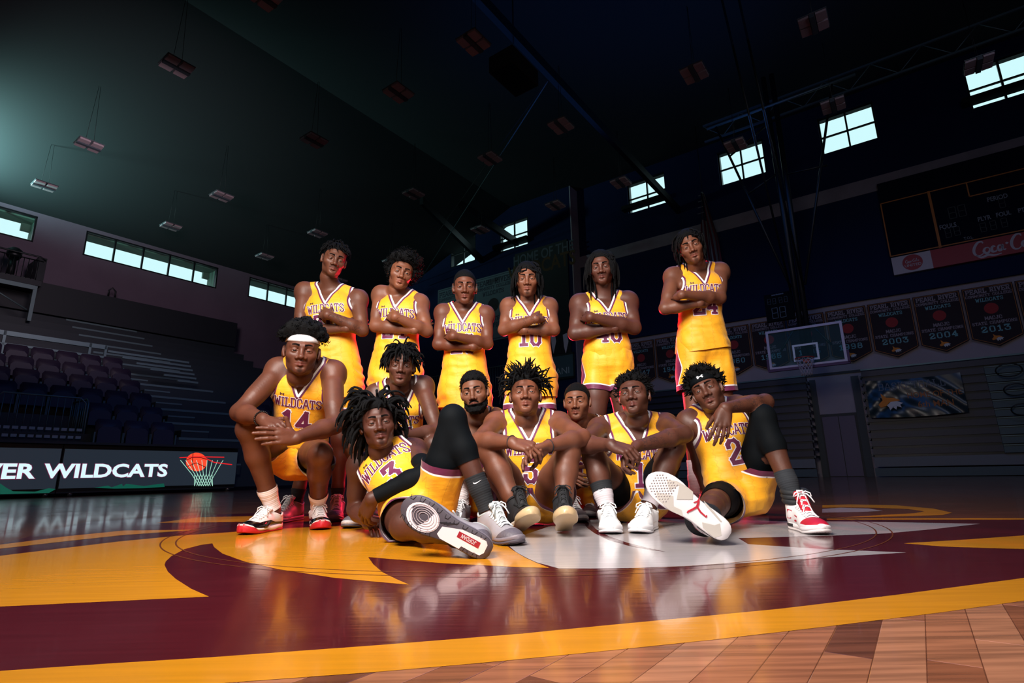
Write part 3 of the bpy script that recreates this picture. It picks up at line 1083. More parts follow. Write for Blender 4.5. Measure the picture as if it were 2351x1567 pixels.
sM = wpt(2132, 445, SU)[0]
sH = wpt(2225, 452, SU)
sH2 = wpt(2219, 423, SU)[1]
wline([(sL, sB), (sL, sT), (sL + 7.5, sT), (sL + 7.5, sB), (sL, sB)], .035, M_ORL, sbo, sbs, SU, .085, 'outline')
wline([(sM, sB), (sM, sT)], .07, M_ORL, sbo, sbs, SU, .087, 'outline')
wline([(sH[0], sT), (sH[0], sH[1] - .02), (sH[0] + 1.6, sH[1] - .02), (sH[0] + 1.6, sT)], .035, M_ORL, sbo, sbs, SU, .088, 'outline')
for tx, px, py, hp in (('PERIOD', 2288, 461, 13), ('PLYR', 2258, 508, 13), ('FOUL', 2302, 498, 13), ('PTS', 2346, 489, 13), ('FOULS', 2175, 526, 13), ('T.O.L.', 2222, 551, 8)):
    a_, z_ = wpt(px, py, SU)
    h_ = wpt(px, py - hp, SU)[1] - z_
    font_text('lettering', tx, h_ * .80, w3(a_ + .02, z_, SU, .09), EX, ZUP, EN, M_SBT, sbo, 0, sbs, bold=.03, sx=.70)
M_SEG = mat('dead_segment', srgb(22, 30, 36), .5)


def seven_seg(par, bs, a, z, h, u, m, lift=.09):
    w = h * .52
    t = h * .05
    for (x0, y0, x1, y1) in ((0, 0, 0, .5), (0, .5, 0, 1), (1, 0, 1, .5), (1, .5, 1, 1), (0, 0, 1, 0), (0, .5, 1, .5), (0, 1, 1, 1)):
        wline([(a + w * x0 * .9 + w * .05, z + h * y0), (a + w * x1 * .9 + w * .05, z + h * y1)], t, m, par, bs, u, lift, 'digit_segment')


for px, py, hp in ((2180, 505, 26), (2202, 500, 26), (2172, 548, 20), (2192, 543, 20), (2252, 535, 20), (2275, 530, 20), (2300, 524, 20), (2295, 480, 20)):
    a_, z_ = wpt(px, py, SU)
    seven_seg(sbo, sbs, a_, z_, wpt(px, py - hp, SU)[1] - z_, SU, M_SEG)
# sponsor strip underneath
zS = wpt(2054, 633, SU)[1]
spo = empty('sponsor_sign', w3(sL, zS, SU))
sps = w3(sL, zS, SU)
tag(spo, 'red and white soft drink sign under the scoreboard', 'sign')
aW = wpt(2138, 590, SU)[0]
M_CRED = mat('sign_red', srgb(150, 14, 36), .5)
M_CWHT = mat('sign_white', srgb(178, 170, 184), .5)
b = MB()
b.box(w3((sL + aW) / 2, (zS + sB) / 2, SU), EX * (aW - sL) / 2, ZUP * (sB - zS - .02) / 2, EN * .06)
b.build('white_panel', M_CWHT, spo, base=sps)
b = MB()
b.box(w3((aW + sL + 7.5) / 2, (zS + sB) / 2, SU), EX * (sL + 7.5 - aW) / 2, ZUP * (sB - zS - .02) / 2, EN * .06)
b.build('red_panel', M_CRED, spo, base=sps)
cd = ((sL + aW) / 2 + .02, (zS + sB) / 2)
rd_ = (sB - zS) * .40
mk('disc', [w3(cd[0] + x * 1.02, cd[1] + y, SU, .065) for x, y in arc(0, 0, rd_, 0, 350, 29)], [tuple(range(30))], M_CRED, spo, False, base=sps)
font_text('lettering', 'UNITED', rd_ * .34, w3(cd[0], cd[1] - rd_ * .50, SU, .07), EX, ZUP, EN, M_CWHT, spo, 0, sps, bold=.02)


def script_strokes(par, bs, o, s, m, u, lift):
    """flowing script: strokes with a swelling nib"""
    st_ = [[(1.05, 1.55), (.95, 1.8), (.55, 1.75), (.15, 1.2), (.0, .6), (.15, .12), (.55, .0), (.95, .25)],
           [(1.45, .9), (1.15, .85), (.98, .5), (1.1, .2), (1.4, .22), (1.58, .6), (1.45, .9)],
           [(2.15, .80), (1.95, .93), (1.75, .6), (1.8, .22), (2.1, .2), (2.3, .42)],
           [(2.78, .85), (2.5, .88), (2.36, .5), (2.48, .2), (2.75, .4), (2.85, .9), (2.8, .4), (2.95, .2), (3.1, .3)],
           [(3.15, 1.0), (3.45, 1.02)],
           [(4.75, 1.6), (4.6, 1.9), (4.2, 1.8), (3.8, 1.2), (3.7, .6), (3.85, .1), (4.25, .0), (4.6, .3)],
           [(5.1, .9), (4.82, .85), (4.66, .5), (4.78, .2), (5.05, .22), (5.24, .6), (5.1, .9)],
           [(5.4, .3), (5.6, 1.2), (5.75, 1.8), (5.6, 1.9), (5.5, 1.2), (5.5, .4), (5.7, .2)],
           [(6.5, .85), (6.2, .88), (6.06, .5), (6.18, .2), (6.45, .4), (6.55, .9), (6.5, .4), (6.65, .2), (6.9, .35)],
           [(.15, .12), (.6, -.28), (1.3, -.1), (1.9, -.28), (2.6, -.2)]]
    for q_ in st_:
        p = np.array(q_, float)
        t = np.linspace(0, len(p) - 1, (len(p) - 1) * 4 + 1)
        i0 = np.clip(t.astype(int), 0, len(p) - 2)
        f_ = (t - i0)[:, None]
        pm = np.concatenate([[2 * p[0] - p[1]], p, [2 * p[-1] - p[-2]]])
        a, b_, c, d = pm[i0], pm[i0 + 1], pm[i0 + 2], pm[i0 + 3]
        pt = .5 * (2 * b_ + (c - a) * f_ + (2 * a - 5 * b_ + 4 * c - d) * f_ ** 2 + (3 * b_ - a - 3 * c + d) * f_ ** 3)
        w = .05 + .10 * np.sin(np.linspace(.15, 1, len(pt)) * 2.9) ** 2
        V_, F_ = [], []
        nb_ = np.array([.8, .6])
        dd_ = np.gradient(pt, axis=0)
        dd_ /= np.linalg.norm(dd_, axis=1)[:, None] + 1e-9
        for x, ww, dv in zip(pt, w, dd_):
            n2 = np.array([-dv[1], dv[0]])
            V_ += [w3(o[0] + (x[0] - n2[0] * ww) * s, o[1] + (x[1] - n2[1] * ww) * s, u, lift), w3(o[0] + (x[0] + n2[0] * ww) * s, o[1] + (x[1] + n2[1] * ww) * s, u, lift)]
        F_ = [(2 * i, 2 * i + 2, 2 * i + 3, 2 * i + 1) for i in range(len(pt) - 1)]
        mk('script_lettering', V_, F_, m, par, False, base=bs)


p0_ = wpt(2238, 590, SU)
script_strokes(spo, sps, (p0_[0], p0_[1]), (sB - zS) * .36, M_CWHT, SU, .065)
script_strokes(spo, sps, (cd[0] - rd_ * .68, cd[1] + rd_ * .02), rd_ * .20, M_CWHT, SU, .07)

# ---- left part of the end wall: tall dark banner, white banners, drink sign
def flat_banner(name, a0, a1, z0, z1, u, m, label):
    bs = w3((a0 + a1) / 2, z1, u)
    e = empty(name, bs)
    tag(e, label, 'banner')
    b = MB()
    b.box(w3((a0 + a1) / 2, (z0 + z1) / 2, u), EX * (a1 - a0) / 2, ZUP * (z1 - z0) / 2, EN * .015)
    b.build('cloth', m, e, base=bs)
    return e, bs


e, bs = flat_banner('hanging_banner', -14.75, -11.75, 5.5, 10.9, EW2 - .05, mat('black_banner', srgb(12, 12, 18), .7), 'tall dark hanging banner with pale and gold lettering beside the wall corner')
c_ = -13.05
h1 = wpt(1250, 583, EW2)[1] - wpt(1250, 607, EW2)[1]
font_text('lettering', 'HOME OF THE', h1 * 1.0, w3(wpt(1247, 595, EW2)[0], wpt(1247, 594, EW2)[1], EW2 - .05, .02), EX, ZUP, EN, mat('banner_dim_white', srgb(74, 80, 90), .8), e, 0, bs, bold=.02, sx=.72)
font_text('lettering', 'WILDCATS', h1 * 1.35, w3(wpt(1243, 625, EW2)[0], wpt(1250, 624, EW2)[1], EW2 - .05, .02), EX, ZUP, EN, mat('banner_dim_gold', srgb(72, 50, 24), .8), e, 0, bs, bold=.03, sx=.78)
for px in (1272, 1300):
    cw = wpt(px, 790, EW2)
    P = [w3(cw[0] + x, cw[1] + y, EW2 - .05, .02) for x, y in ((-.12, .45), (.10, .5), (.16, .1), (.0, -.45), (-.08, -.1))]
    mk('claw_print', P, [tuple(range(5))], M_PWHITE, e, False, base=bs)
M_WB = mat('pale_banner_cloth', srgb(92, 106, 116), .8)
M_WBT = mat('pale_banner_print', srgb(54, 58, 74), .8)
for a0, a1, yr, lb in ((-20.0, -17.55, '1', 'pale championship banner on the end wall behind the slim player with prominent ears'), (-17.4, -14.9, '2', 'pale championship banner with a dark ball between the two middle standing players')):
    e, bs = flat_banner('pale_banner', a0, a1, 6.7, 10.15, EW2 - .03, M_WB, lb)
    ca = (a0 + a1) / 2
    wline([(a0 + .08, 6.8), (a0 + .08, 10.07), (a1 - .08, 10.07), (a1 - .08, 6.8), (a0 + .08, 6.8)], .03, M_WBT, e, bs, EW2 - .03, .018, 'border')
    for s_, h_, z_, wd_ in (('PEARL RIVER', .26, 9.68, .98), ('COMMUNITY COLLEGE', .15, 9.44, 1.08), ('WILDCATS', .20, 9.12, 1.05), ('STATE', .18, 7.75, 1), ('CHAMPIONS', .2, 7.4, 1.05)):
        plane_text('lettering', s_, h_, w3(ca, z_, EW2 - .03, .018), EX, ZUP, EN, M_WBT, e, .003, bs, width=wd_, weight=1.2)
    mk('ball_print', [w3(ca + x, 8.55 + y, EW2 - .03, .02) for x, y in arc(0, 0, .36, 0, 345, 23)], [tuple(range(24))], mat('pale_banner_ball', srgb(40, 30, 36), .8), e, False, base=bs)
e, bs = flat_banner('drink_sign', -13.9, -11.62, 4.36, 5.42, EW2 - .10, mat('teal_sign', srgb(52, 80, 86), .5), 'dim teal drink sign below the tall dark banner')
wline([(-13.9, 4.36), (-13.9, 5.42), (-11.62, 5.42), (-11.62, 4.36), (-13.9, 4.36)], .09, M_STEEL, e, bs, EW2 - .10, .02, 'sign_frame')
ds = wpt(1292, 852, EW2 - .1)
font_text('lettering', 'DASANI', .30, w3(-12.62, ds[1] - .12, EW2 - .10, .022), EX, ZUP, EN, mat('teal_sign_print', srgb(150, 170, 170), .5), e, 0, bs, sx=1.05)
tag(uvbox('trim_12', EW2 - .06, EW2, 11.6, 24.9, 3.3, 3.42, M_DARKTRIM), kind='structure')
railing('balcony_railing', uvw(EW2 - .3, 20.5, 4.0), uvw(EW2 - .3, 13.9, 4.0), 1.3, 44, 'dark balcony railing low on the end wall behind the standing players', r=.03)

# ---- flag
fl = empty('hanging_flag', uvw(19.7, 5.05, 10.6))
fb = uvw(19.7, 5.05, 10.6)
tag(fl, 'hanging striped flag with a starred canton beside the tallest player', 'flag')
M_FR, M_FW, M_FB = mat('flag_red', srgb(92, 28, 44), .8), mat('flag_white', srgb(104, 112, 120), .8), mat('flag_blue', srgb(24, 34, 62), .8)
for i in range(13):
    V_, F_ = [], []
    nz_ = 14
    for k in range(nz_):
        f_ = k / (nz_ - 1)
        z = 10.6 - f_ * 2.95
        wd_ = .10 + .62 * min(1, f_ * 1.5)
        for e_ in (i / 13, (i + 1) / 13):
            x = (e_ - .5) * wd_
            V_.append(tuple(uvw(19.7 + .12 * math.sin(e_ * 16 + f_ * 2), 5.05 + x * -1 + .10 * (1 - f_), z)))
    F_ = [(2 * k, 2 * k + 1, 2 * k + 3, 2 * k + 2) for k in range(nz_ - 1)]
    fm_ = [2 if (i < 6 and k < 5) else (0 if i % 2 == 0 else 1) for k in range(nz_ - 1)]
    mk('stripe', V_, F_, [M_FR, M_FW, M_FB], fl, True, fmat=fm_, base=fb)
b = MB()
for i in range(5):
    for k in range(4):
        z = 10.45 - k * .24
        p = uvw(19.7 - .14, 5.12 + .10 + (-.12 + i * .05) * -(.3 + k * .25), z)
        b.prism([(.03 * math.cos(a) * (1 if j % 2 == 0 else .4), .03 * math.sin(a) * (1 if j % 2 == 0 else .4)) for j, a in enumerate(np.linspace(.314, 6.597, 11)[:-1])], p, EX, ZUP, EN, 0, .002)
b.build('stars', M_FW, fl, base=fb)['kind'] = 'stuff'
a, f = tube([uvw(19.7, 5.15, 13.5), uvw(19.7, 5.15, 10.5)], .012, 5)
mk('flag_rope', a, f, M_STEEL, fl, base=fb)

# ---- backboard and its hanger
BU = 15.98
bkc = np.array([-1.98, 3.435])
bb = w3(-1.98, 2.9, BU)
hp_ = empty('basketball_hoop', bb)
tag(hp_, 'glass backboard with an orange rim and net hung from the ceiling', 'basketball hoop')
M_BBF = mat('backboard_white', srgb(168, 158, 172), .5)
gl2 = mat('backboard_glass', srgb(150, 200, 200), .05, spec=.5)
gl2.node_tree.nodes['Principled BSDF'].inputs['Transmission Weight'].default_value = 0
n_ = gl2.node_tree
tr_ = n_.nodes.new('ShaderNodeBsdfTransparent')
tr_.inputs[0].default_value = (.80, .92, .92, 1)
mx_ = n_.nodes.new('ShaderNodeMixShader')
mx_.inputs[0].default_value = .035
n_.links.new(tr_.outputs[0], mx_.inputs[1])
n_.links.new(n_.nodes['Principled BSDF'].outputs[0], mx_.inputs[2])
n_.links.new(mx_.outputs[0], n_.nodes['Material Output'].inputs['Surface'])
b = MB()
b.box(w3(-1.98, 3.435, BU), EX * .90, ZUP * .52, EN * .006)
b.build('glass', gl2, hp_, base=bb)


def rect_frame(name, a0, a1, z0, z1, w, u, t, m, par, bs):
    b = MB()
    for (x0, x1, y0, y1) in ((a0, a1, z0, z0 + w), (a0, a1, z1 - w, z1), (a0, a0 + w, z0 + w, z1 - w), (a1 - w, a1, z0 + w, z1 - w)):
        b.box(w3((x0 + x1) / 2, (y0 + y1) / 2, u), EX * (x1 - x0) / 2, ZUP * (y1 - y0) / 2, EN * t)
    return b.build(name, m, par, base=bs)


rect_frame('board_frame', -2.895, -1.065, 2.90, 3.97, .062, BU, .03, M_BBF, hp_, bb)
rect_frame('target_square', -2.285, -1.675, 3.045, 3.50, .05, BU - .008, .004, mat('target_white', srgb(190, 196, 200), .5), hp_, bb)
b = MB()
b.box(w3(-1.98, 2.875, BU), EX * .96, ZUP * .035, EN * .045)
for s in (-1, 1):
    b.box(w3(-1.98 + s * .945, 3.03, BU), EX * .025, ZUP * .16, EN * .045)
b.build('edge_padding', mat('purple_padding', srgb(70, 40, 70), .7), hp_, base=bb)
rc = w3(-1.98, 3.05, BU - .38)
a, f = tube([rc + RU * .225 * math.cos(t) + RV * .225 * math.sin(t) for t in np.linspace(0, 2 * math.pi, 29)[:-1]], .011, 6, closed=True)
M_RIM = mat('orange_rim', srgb(150, 36, 28), .4)
rim = mk('rim', a, f, M_RIM, hp_, True, base=bb)
b = MB()
b.box(w3(-1.98, 3.02, BU - .08), EX * .075, ZUP * .045, EN * .08)
b.build('rim_bracket', M_RIM, rim, base=bb)
M_NET = mat('net_cord', srgb(150, 140, 150), .8)
for i in range(12):
    for dr in (1, -1):
        P = []
        for k in range(7):
            f_ = k / 6
            r_ = .222 - .085 * math.sin(f_ * 1.6) - .012 * f_
            t = 2 * math.pi * i / 12 + dr * f_ * 1.55
            P.append(rc + RU * r_ * math.cos(t) + RV * r_ * math.sin(t) - ZUP * .45 * f_)
        a, f = tube(P, .0055, 4)
        mk('net_cord', a, f, M_NET, rim, True, base=bb)
hg = empty('hoop_hanger', w3(-1.98, 4.0, BU + .35))
hb = w3(-1.98, 4.0, BU + .35)
tag(hg, 'dark steel hanger of poles and braces holding the backboard from the roof', 'hanger')
for nm, p, r_, rad in (('mast', (-2.10, 12.0), (-2.05, 3.2), .075), ('mast', (-1.86, 12.0), (-1.91, 3.2), .075)):
    a, f = tube([w3(p[0], p[1], BU + .35), w3(r_[0], r_[1], BU + .35)], rad, 8)
    mk(nm, a, f, M_STEEL, hg, base=hb)
for nm, p, r_, rad in (('side_brace', (-3.62, 10.9), (-2.15, 5.2), .035), ('side_brace', (-.38, 10.9), (-1.80, 5.2), .035), ('cross_tie', (-2.98, 8.3), (-2.10, 8.7), .03), ('cross_tie', (-.82, 8.5), (-1.88, 8.6), .03),
                       ('cross_tie', (-3.30, 9.75), (-2.1, 10.4), .03), ('top_pipe', (-3.9, 10.95), (.2, 10.95), .045)):
    a, f = tube([w3(p[0], p[1], BU + .3), w3(r_[0], r_[1], BU + .3)], rad, 7)
    mk(nm, a, f, M_TEALSTEEL if nm == 'top_pipe' else M_STEEL, hg, base=hb)
for s in (-1, 1):
    a, f = tube([w3(-1.98 + s * .6, 3.4, BU + .06), w3(-1.98 + s * .10, 4.2, BU + .35)], .03, 7)
    mk('board_strut', a, f, M_STEEL, hg, base=hb)
    a, f = tube([w3(-1.98 + s * .18, 12.0, BU - 4.6), w3(-1.98 + s * .16, 5.0, BU + .1)], .028, 7)
    mk('forward_brace', a, f, M_STEEL, hg, base=hb)
# shot clock above the board
sc_ = empty('shot_clock', w3(-2.52, 4.75, BU + .4))
scb = w3(-2.52, 4.75, BU + .4)
tag(sc_, 'unlit shot clock with dead digits mounted above the backboard', 'clock')
b = MB()
b.box(w3(-2.52, 4.72, BU + .4), EX * .36, ZUP * .40, EN * .06)
b.build('case', mat('clock_black', srgb(5, 7, 11), .95, spec=.1), sc_, base=scb)
for i in range(4):
    seven_seg(sc_, scb, -2.80 + i * .135 + (.03 if i > 1 else 0), 4.82, .16, BU + .4, M_SEG, .065)
for i in range(2):
    seven_seg(sc_, scb, -2.72 + i * .20, 4.40, .30, BU + .4, mat('clock_segment', srgb(44, 58, 66), .5), .065)
font_text('lettering', 'DAKTRONICS', .035, w3(-2.52, 5.06, BU + .4, .065), EX, ZUP, EN, M_SBT, sc_, 0, scb, bold=.02)
# long slack ropes and a pole across the dark
for (p, r_, lb) in (((1258, 186, 11.4), (960, 650, 20.0), 'thin slack rope slanting down through the dark in the middle'),):
    a, f = tube([at_u(p[0], p[1], p[2]), at_u(r_[0], r_[1], r_[2])], .018, 5)
    tag(mk('hanging_rope', a, f, M_TEALSTEEL), lb, 'rope')
    a, f = tube([at_u(p[0] - 4, p[1] + 2, p[2]), at_u(r_[0] - 40, r_[1], r_[2])], .012, 5)
    tag(mk('hanging_rope', a, f, M_STEEL), 'second thin rope beside the slack rope in the middle', 'rope')
sp = empty('ceiling_speaker', at_z(1180, 165, 9.9))
tag(sp, 'dim hanging speaker cluster at the top middle', 'speaker')
b = MB()
b.box((0, 0, 0), RU * .55, RV * .35, ZUP * .22)
b.build('cabinet', M_CEIL, sp)
b = MB()
b.box(ZUP * -.23, RU * .5, RV * .30, ZUP * .01)
b.build('grille', M_STEEL, sp)
a, f = tube([ZUP * .2, ZUP * 3.6], .02, 5)
mk('hanging_pole', a, f, M_STEEL, sp)

# ---- closed bleachers against the end wall
M_BOARD = mat('navy_bench_board', srgb(22, 22, 44), .5)
M_BLSIDE = mat('bleacher_side_steel', srgb(34, 44, 52), .5)
M_SKIRT = mat('grey_skirt_panel', srgb(92, 96, 104), .6)


def bank(v0, v1, label, steps=None):
    bs = uvw(20.5, (v0 + v1) / 2, 0)
    e = empty('closed_bleacher', bs)
    tag(e, label, 'bleacher', 'closed bleachers along the end wall')
    n = 11
    for k in range(n):
        z = .66 + k * .25
        u_ = 20.40 + .055 * k
        b = MB()
        b.boxuv(u_, u_ + .3, v0, v1, z, z + .17)
        b.build('bench_board', M_BOARD, e, base=bs)
        b = MB()
        b.boxuv(u_ + .06, u_ + .3, v0 + .02, v1 - .02, z - .08, z)
        b.build('riser', M_STEEL, e, base=bs)
        for vv, s in ((v0, -1), (v1, 1)):
            b = MB()
            b.boxuv(u_ - .02, 21.3, min(vv, vv + s * .05), max(vv, vv + s * .05), z - .05, z + .03)
            b.build('side_arm', M_BLSIDE, e, base=bs)
    b = MB()
    b.boxuv(20.42, 20.5, v0, v1, .30, .58)
    b.build('skirt', M_SKIRT, e, base=bs)
    b = MB()
    b.boxuv(20.36, 20.46, v0 - .02, v1 + .02, .02, .26)
    b.build('base_skirt', mat('base_teal', srgb(52, 70, 78), .6), e, base=bs)
    b = MB()
    b.boxuv(20.95, 21.05, v0, v1, 3.36, 3.41)
    b.build('top_edge', M_TEALSTEEL, e, base=bs)
    if steps:
        s0, s1 = steps
        for k in range(10):
            z = .62 + k * .25
            b = MB()
            b.boxuv(20.33 + .055 * k, 20.40 + .055 * k, s0, s1, z, z + .20)
            b.build('aisle_panel', mat('aisle_teal', srgb(50, 72, 78), .55), e, base=bs)
            b = MB()
            b.boxuv(20.30 + .055 * k, 20.36 + .055 * k, s0, s1, z + .195, z + .215)
            b.build('aisle_nosing', M_TEALSTEEL, e, base=bs)
        for k, (zz, rr) in enumerate(((2.85, .28), (2.3, .25), (1.75, .24))):
            c = uvw(20.2, s1 - .45 - .05 * k, zz)
            a, f = tube([c + RV * rr * math.cos(t) + ZUP * rr * .62 * math.sin(t) - RU * .06 * math.sin(t) for t in np.linspace(0, 6.283, 21)[:-1]], .018, 5, closed=True)
            mk('rail_hoop', a, f, M_STEEL, e, base=bs)
        a, f = tube([uvw(20.1, s1 - 1.0, 3.1), uvw(20.1, s1 - 1.9, .95)], .022, 6)
        mk('hand_rail', a, f, M_STEEL, e, base=bs)
    return e


bank(2.72, 11.2, 'closed navy bleacher bank behind the backboard, left of the doors')
bank(-14.5, 1.10, 'closed navy bleacher bank with a hung cloth banner, right of the doors', (-5.2, -1.95))
# doors between the banks
tag(uvbox('trim_13', EW - .10, EW - .001, 1.44, 2.52, 0, 2.08, M_DARKTRIM), kind='structure')
d_ = empty('door_1', uvw(EW - .12, 1.98, 0))
tag(d_, kind='structure')
dbs = uvw(EW - .12, 1.98, 0)
for v0, v1 in ((1.50, 1.965), (1.985, 2.46)):
    b = MB()
    b.boxuv(EW - .16, EW - .10, v0, v1, .02, 1.98)
    b.build('door_leaf', mat('purple_door', srgb(62, 48, 84), .5), d_, base=dbs)
for v0, v1, z0, z1 in ((1.22, 1.44, 0, 3.3), (2.52, 2.70, 0, 3.3)):
    tag(uvbox('trim_%d' % (14 if v0 < 2 else 15), EW - .08, EW - .001, v0, v1, z0, z1, mat('jamb_dark', srgb(40, 50, 58), .6)), kind='structure')
# cloth banner hung on the right bank
hbn = empty('cloth_banner', uvw(20.25, -.2, 2.95))
hbb = uvw(20.25, -.2, 2.95)
tag(hbn, 'wrinkled black cloth banner with gold lettering hung on the right bleacher bank', 'banner')
a0_, a1_, zb_, zt_ = -1.0, 1.36, 1.78, 2.94
nx_, nz_ = 44, 22
V_ = []


def sag_lift(x, z):
    fx, fz = (x - a0_) / (a1_ - a0_), (z - zb_) / (zt_ - zb_)
    return .05 + .03 * math.sin(9 * fz + 6 * (fx - .5) ** 2 * 4) + .015 * math.sin(25 * fx + 12 * fz)


for k in range(nz_ + 1):
    for i in range(nx_ + 1):
        fx, fz = i / nx_, k / nz_
        x = a0_ + (a1_ - a0_) * fx
        z = zb_ + (zt_ - zb_) * fz - .05 * math.sin(math.pi * fx)
        V_.append(tuple(w3(x, z, 20.30 + .05 * fz * 3, sag_lift(x, z))))
F_ = [(k * (nx_ + 1) + i, k * (nx_ + 1) + i + 1, (k + 1) * (nx_ + 1) + i + 1, (k + 1) * (nx_ + 1) + i) for k in range(nz_) for i in range(nx_)]
mk('cloth', V_, F_, mat('shiny_black_cloth', srgb(22, 40, 46), .3), hbn, True, base=hbb)
bvb = BVHTree.FromPolygons([tuple(v) for v in V_], F_)


def hang(ob):
    me = ob.data
    for v in me.vertices:
        p = Vector(v.co) + Vector(hbb)
        h = bvb.ray_cast(p + Vector(EN) * .5, -Vector(EN), 1.5)
        if h[0] is not None:
            v.co = h[0] + Vector(EN) * .006 - Vector(hbb)


M_BG = mat('banner_gold', srgb(150, 86, 34), .6)
o_ = plane_text('lettering', 'BASKETBALL', .20, w3(.15, 2.60, 20.3), EX, ZUP, EN, mat('banner_grey', srgb(96, 100, 108), .6), hbn, 0, hbb, width=1.0, weight=.7, sub=.04)
hang(o_)
hang(font_text('lettering', 'HOME OF THE', .17, w3(.66, 2.30, 20.3), EX, ZUP, EN, M_BG, hbn, 0, hbb, bold=.01, sx=.85))
hang(font_text('lettering', '6th MAN', .19, w3(.66, 2.0, 20.3), EX, ZUP, EN, M_BG, hbn, 0, hbb, bold=.01, sx=.85))
cat_head(hbn, hbb, w3(-.42, 2.22, 20.22, .04), EX, ZUP, EN, .36)

# ------------------------------------------------------------------ the court
def court_mat(name, col, rough=.16, grain=.10):
    n = NT(name)
    m = n.new('ShaderNodeMapping')
    m.inputs['Rotation'].default_value = (0, 0, -math.pi / 2 + HEAD_A)
    m.inputs['Scale'].default_value = (1.6, 30, 1)
    n.noise(1)
    n.link(n.tc, m.inputs['Vector'])
    g_ = n.noise(2.0, 5, m.outputs[0])
    c = n.mix(n.step(g_, .3, .7), tuple(v * (1 - grain) for v in col[:3]) + (1,), tuple(min(1, v * (1 + grain)) for v in col[:3]) + (1,))
    n.link(c, n.b.inputs['Base Color'])
    w = n.noise(1.3, 2, m.outputs[0])
    sm = n.noise(2.2, 5)
    n.link(n.math('ADD', rough, n.math('MULTIPLY', n.step(sm, .45, .8), .10)), n.b.inputs['Roughness'])
    n.link(n.bump(w, .10, .004), n.b.inputs['Normal'])
    n.b.inputs['Coat Weight'].default_value = .25
    n.b.inputs['Coat Roughness'].default_value = .06
    n.b.inputs['Specular IOR Level'].default_value = .5
    return n.m


M_CWOOD = court_mat('varnished_maple', srgb(112, 66, 44), .18, .22)
M_CMAR = court_mat('maroon_court_paint', srgb(84, 23, 31), .15, .08)
M_CYEL = court_mat('gold_court_paint', srgb(222, 146, 27), .17, .07)
M_CWHT = court_mat('white_court_paint', srgb(188, 181, 181), .16, .05)
M_CLINE = court_mat('brown_court_line', srgb(120, 62, 34), .2, .1)
fl_ = tag(mk('floor', [tuple(uvw(a, b, 0)) for a, b in ((BACK, SIDE), (EW + .3, SIDE), (EW + .3, LW + .3), (BACK, LW + .3))], [(0, 1, 2, 3)], M_CWOOD, None, False), kind='structure')
CC = np.array([0.048, 3.519, 0.0])


def pxA(l):
    return [(x / 1.959, 1150 + y / 1.959) for x, y in l]


def pxB(l):
    return [(1100 + x / 1.879, 1150 + y / 1.879) for x, y in l]


def paint(name, pix, m, z):
    P = [at_z(x, y, 0.0) for x, y in pix]
    P = [(p[0], p[1], z) for p in P]
    me = mk(name, P, [tuple(range(len(P)))], m, fl_, False)
    bmn = me.data
    if bmn.polygons[0].normal.z < 0:
        bmn.flip_normals()
    return me


st_up = pxA([(-620, 800), (0, 765), (500, 731), (940, 704), (1150, 689), (1700, 649), (2351, 597)]) + pxB([(300, 561), (650, 527), (1000, 494), (1300, 465), (1800, 405), (2351, 332), (2800, 268)])
st_lo = pxB([(2800, 360), (2351, 430), (2000, 480), (1500, 542), (1000, 600), (500, 652), (0, 700)]) + pxA([(1700, 769), (1040, 817), (300, 868), (-620, 930)])
paint('maroon_field', st_up + pxB([(2800, 77), (2351, 77), (1500, 75)]) + [(1500, 1186), (1000, 1186)] + pxA([(1750, 62), (1200, 52), (900, 62), (400, 90), (-10, 195), (-620, 260)]), M_CMAR, .0004)
paint('gold_stripe', st_up + st_lo, M_CYEL, .0008)
paint('gold_shape', pxA([(-620, 500), (0, 475), (480, 452), (940, 430), (860, 395), (790, 350), (755, 318), (740, 288), (745, 272), (770, 248), (830, 216), (900, 198), (955, 190), (962, 206), (1000, 236), (1100, 272), (1250, 306), (1500, 345), (1700, 364), (1840, 376), (1780, 350), (1720, 320), (1680, 286), (1656, 252), (1800, 264), (2000, 280), (2351, 298)]) + pxB([(303, 288), (250, 268), (200, 245), (150, 215), (115, 190), (90, 160)]) + [(1120, 1215), (800, 1206)] + pxA([(1250, 124), (1100, 135), (800, 156), (530, 182), (200, 222), (0, 246), (-620, 330)]), M_CYEL, .0008)
paint('gold_band', pxA([(-620, 285), (0, 214), (300, 180), (560, 152), (900, 128), (560, 132), (300, 158), (0, 196), (-620, 262)]), M_CYEL, .0008)
paint('gold_band', pxA([(700, 98), (1200, 92), (1700, 92), (1700, 74), (1200, 66), (900, 72)]), M_CYEL, .0008)
paint('white_shape', pxB([(125, 190), (160, 220), (205, 245), (250, 265), (345, 291), (520, 291), (700, 288), (900, 280), (1100, 270), (1300, 257), (1500, 243), (1700, 231), (1842, 222), (1700, 216), (1500, 208), (1300, 195), (1100, 182), (900, 188), (800, 218), (740, 206), (640, 186), (560, 162), (500, 132), (470, 108), (455, 82), (300, 110), (180, 150)]), M_CWHT, .0008)
paint('white_shape', pxB([(455, 82), (462, 100), (485, 122), (540, 152), (640, 182), (800, 214), (900, 184), (1115, 160), (1300, 155), (1500, 150), (1750, 140), (1950, 122), (2162, 98), (1900, 93), (1600, 88), (1310, 86), (900, 78), (600, 74)]), M_CWHT, .0009)
paint('white_shape', pxB([(660, 165), (900, 150), (1112, 156), (1160, 186), (900, 204), (796, 222), (700, 215)]), M_CWHT, .0010)
paint('maroon_sliver', pxB([(455, 78), (452, 95), (465, 115), (500, 140), (560, 168), (640, 192), (740, 212), (805, 219), (740, 205), (640, 180), (560, 152), (505, 122), (482, 98), (478, 78)]), M_CMAR, .0012)
paint('gold_wedge', pxB([(1832, 182), (2000, 196), (2200, 203), (2351, 207), (2700, 214), (2700, 118), (2351, 148), (2100, 166)]), M_CYEL, .0008)
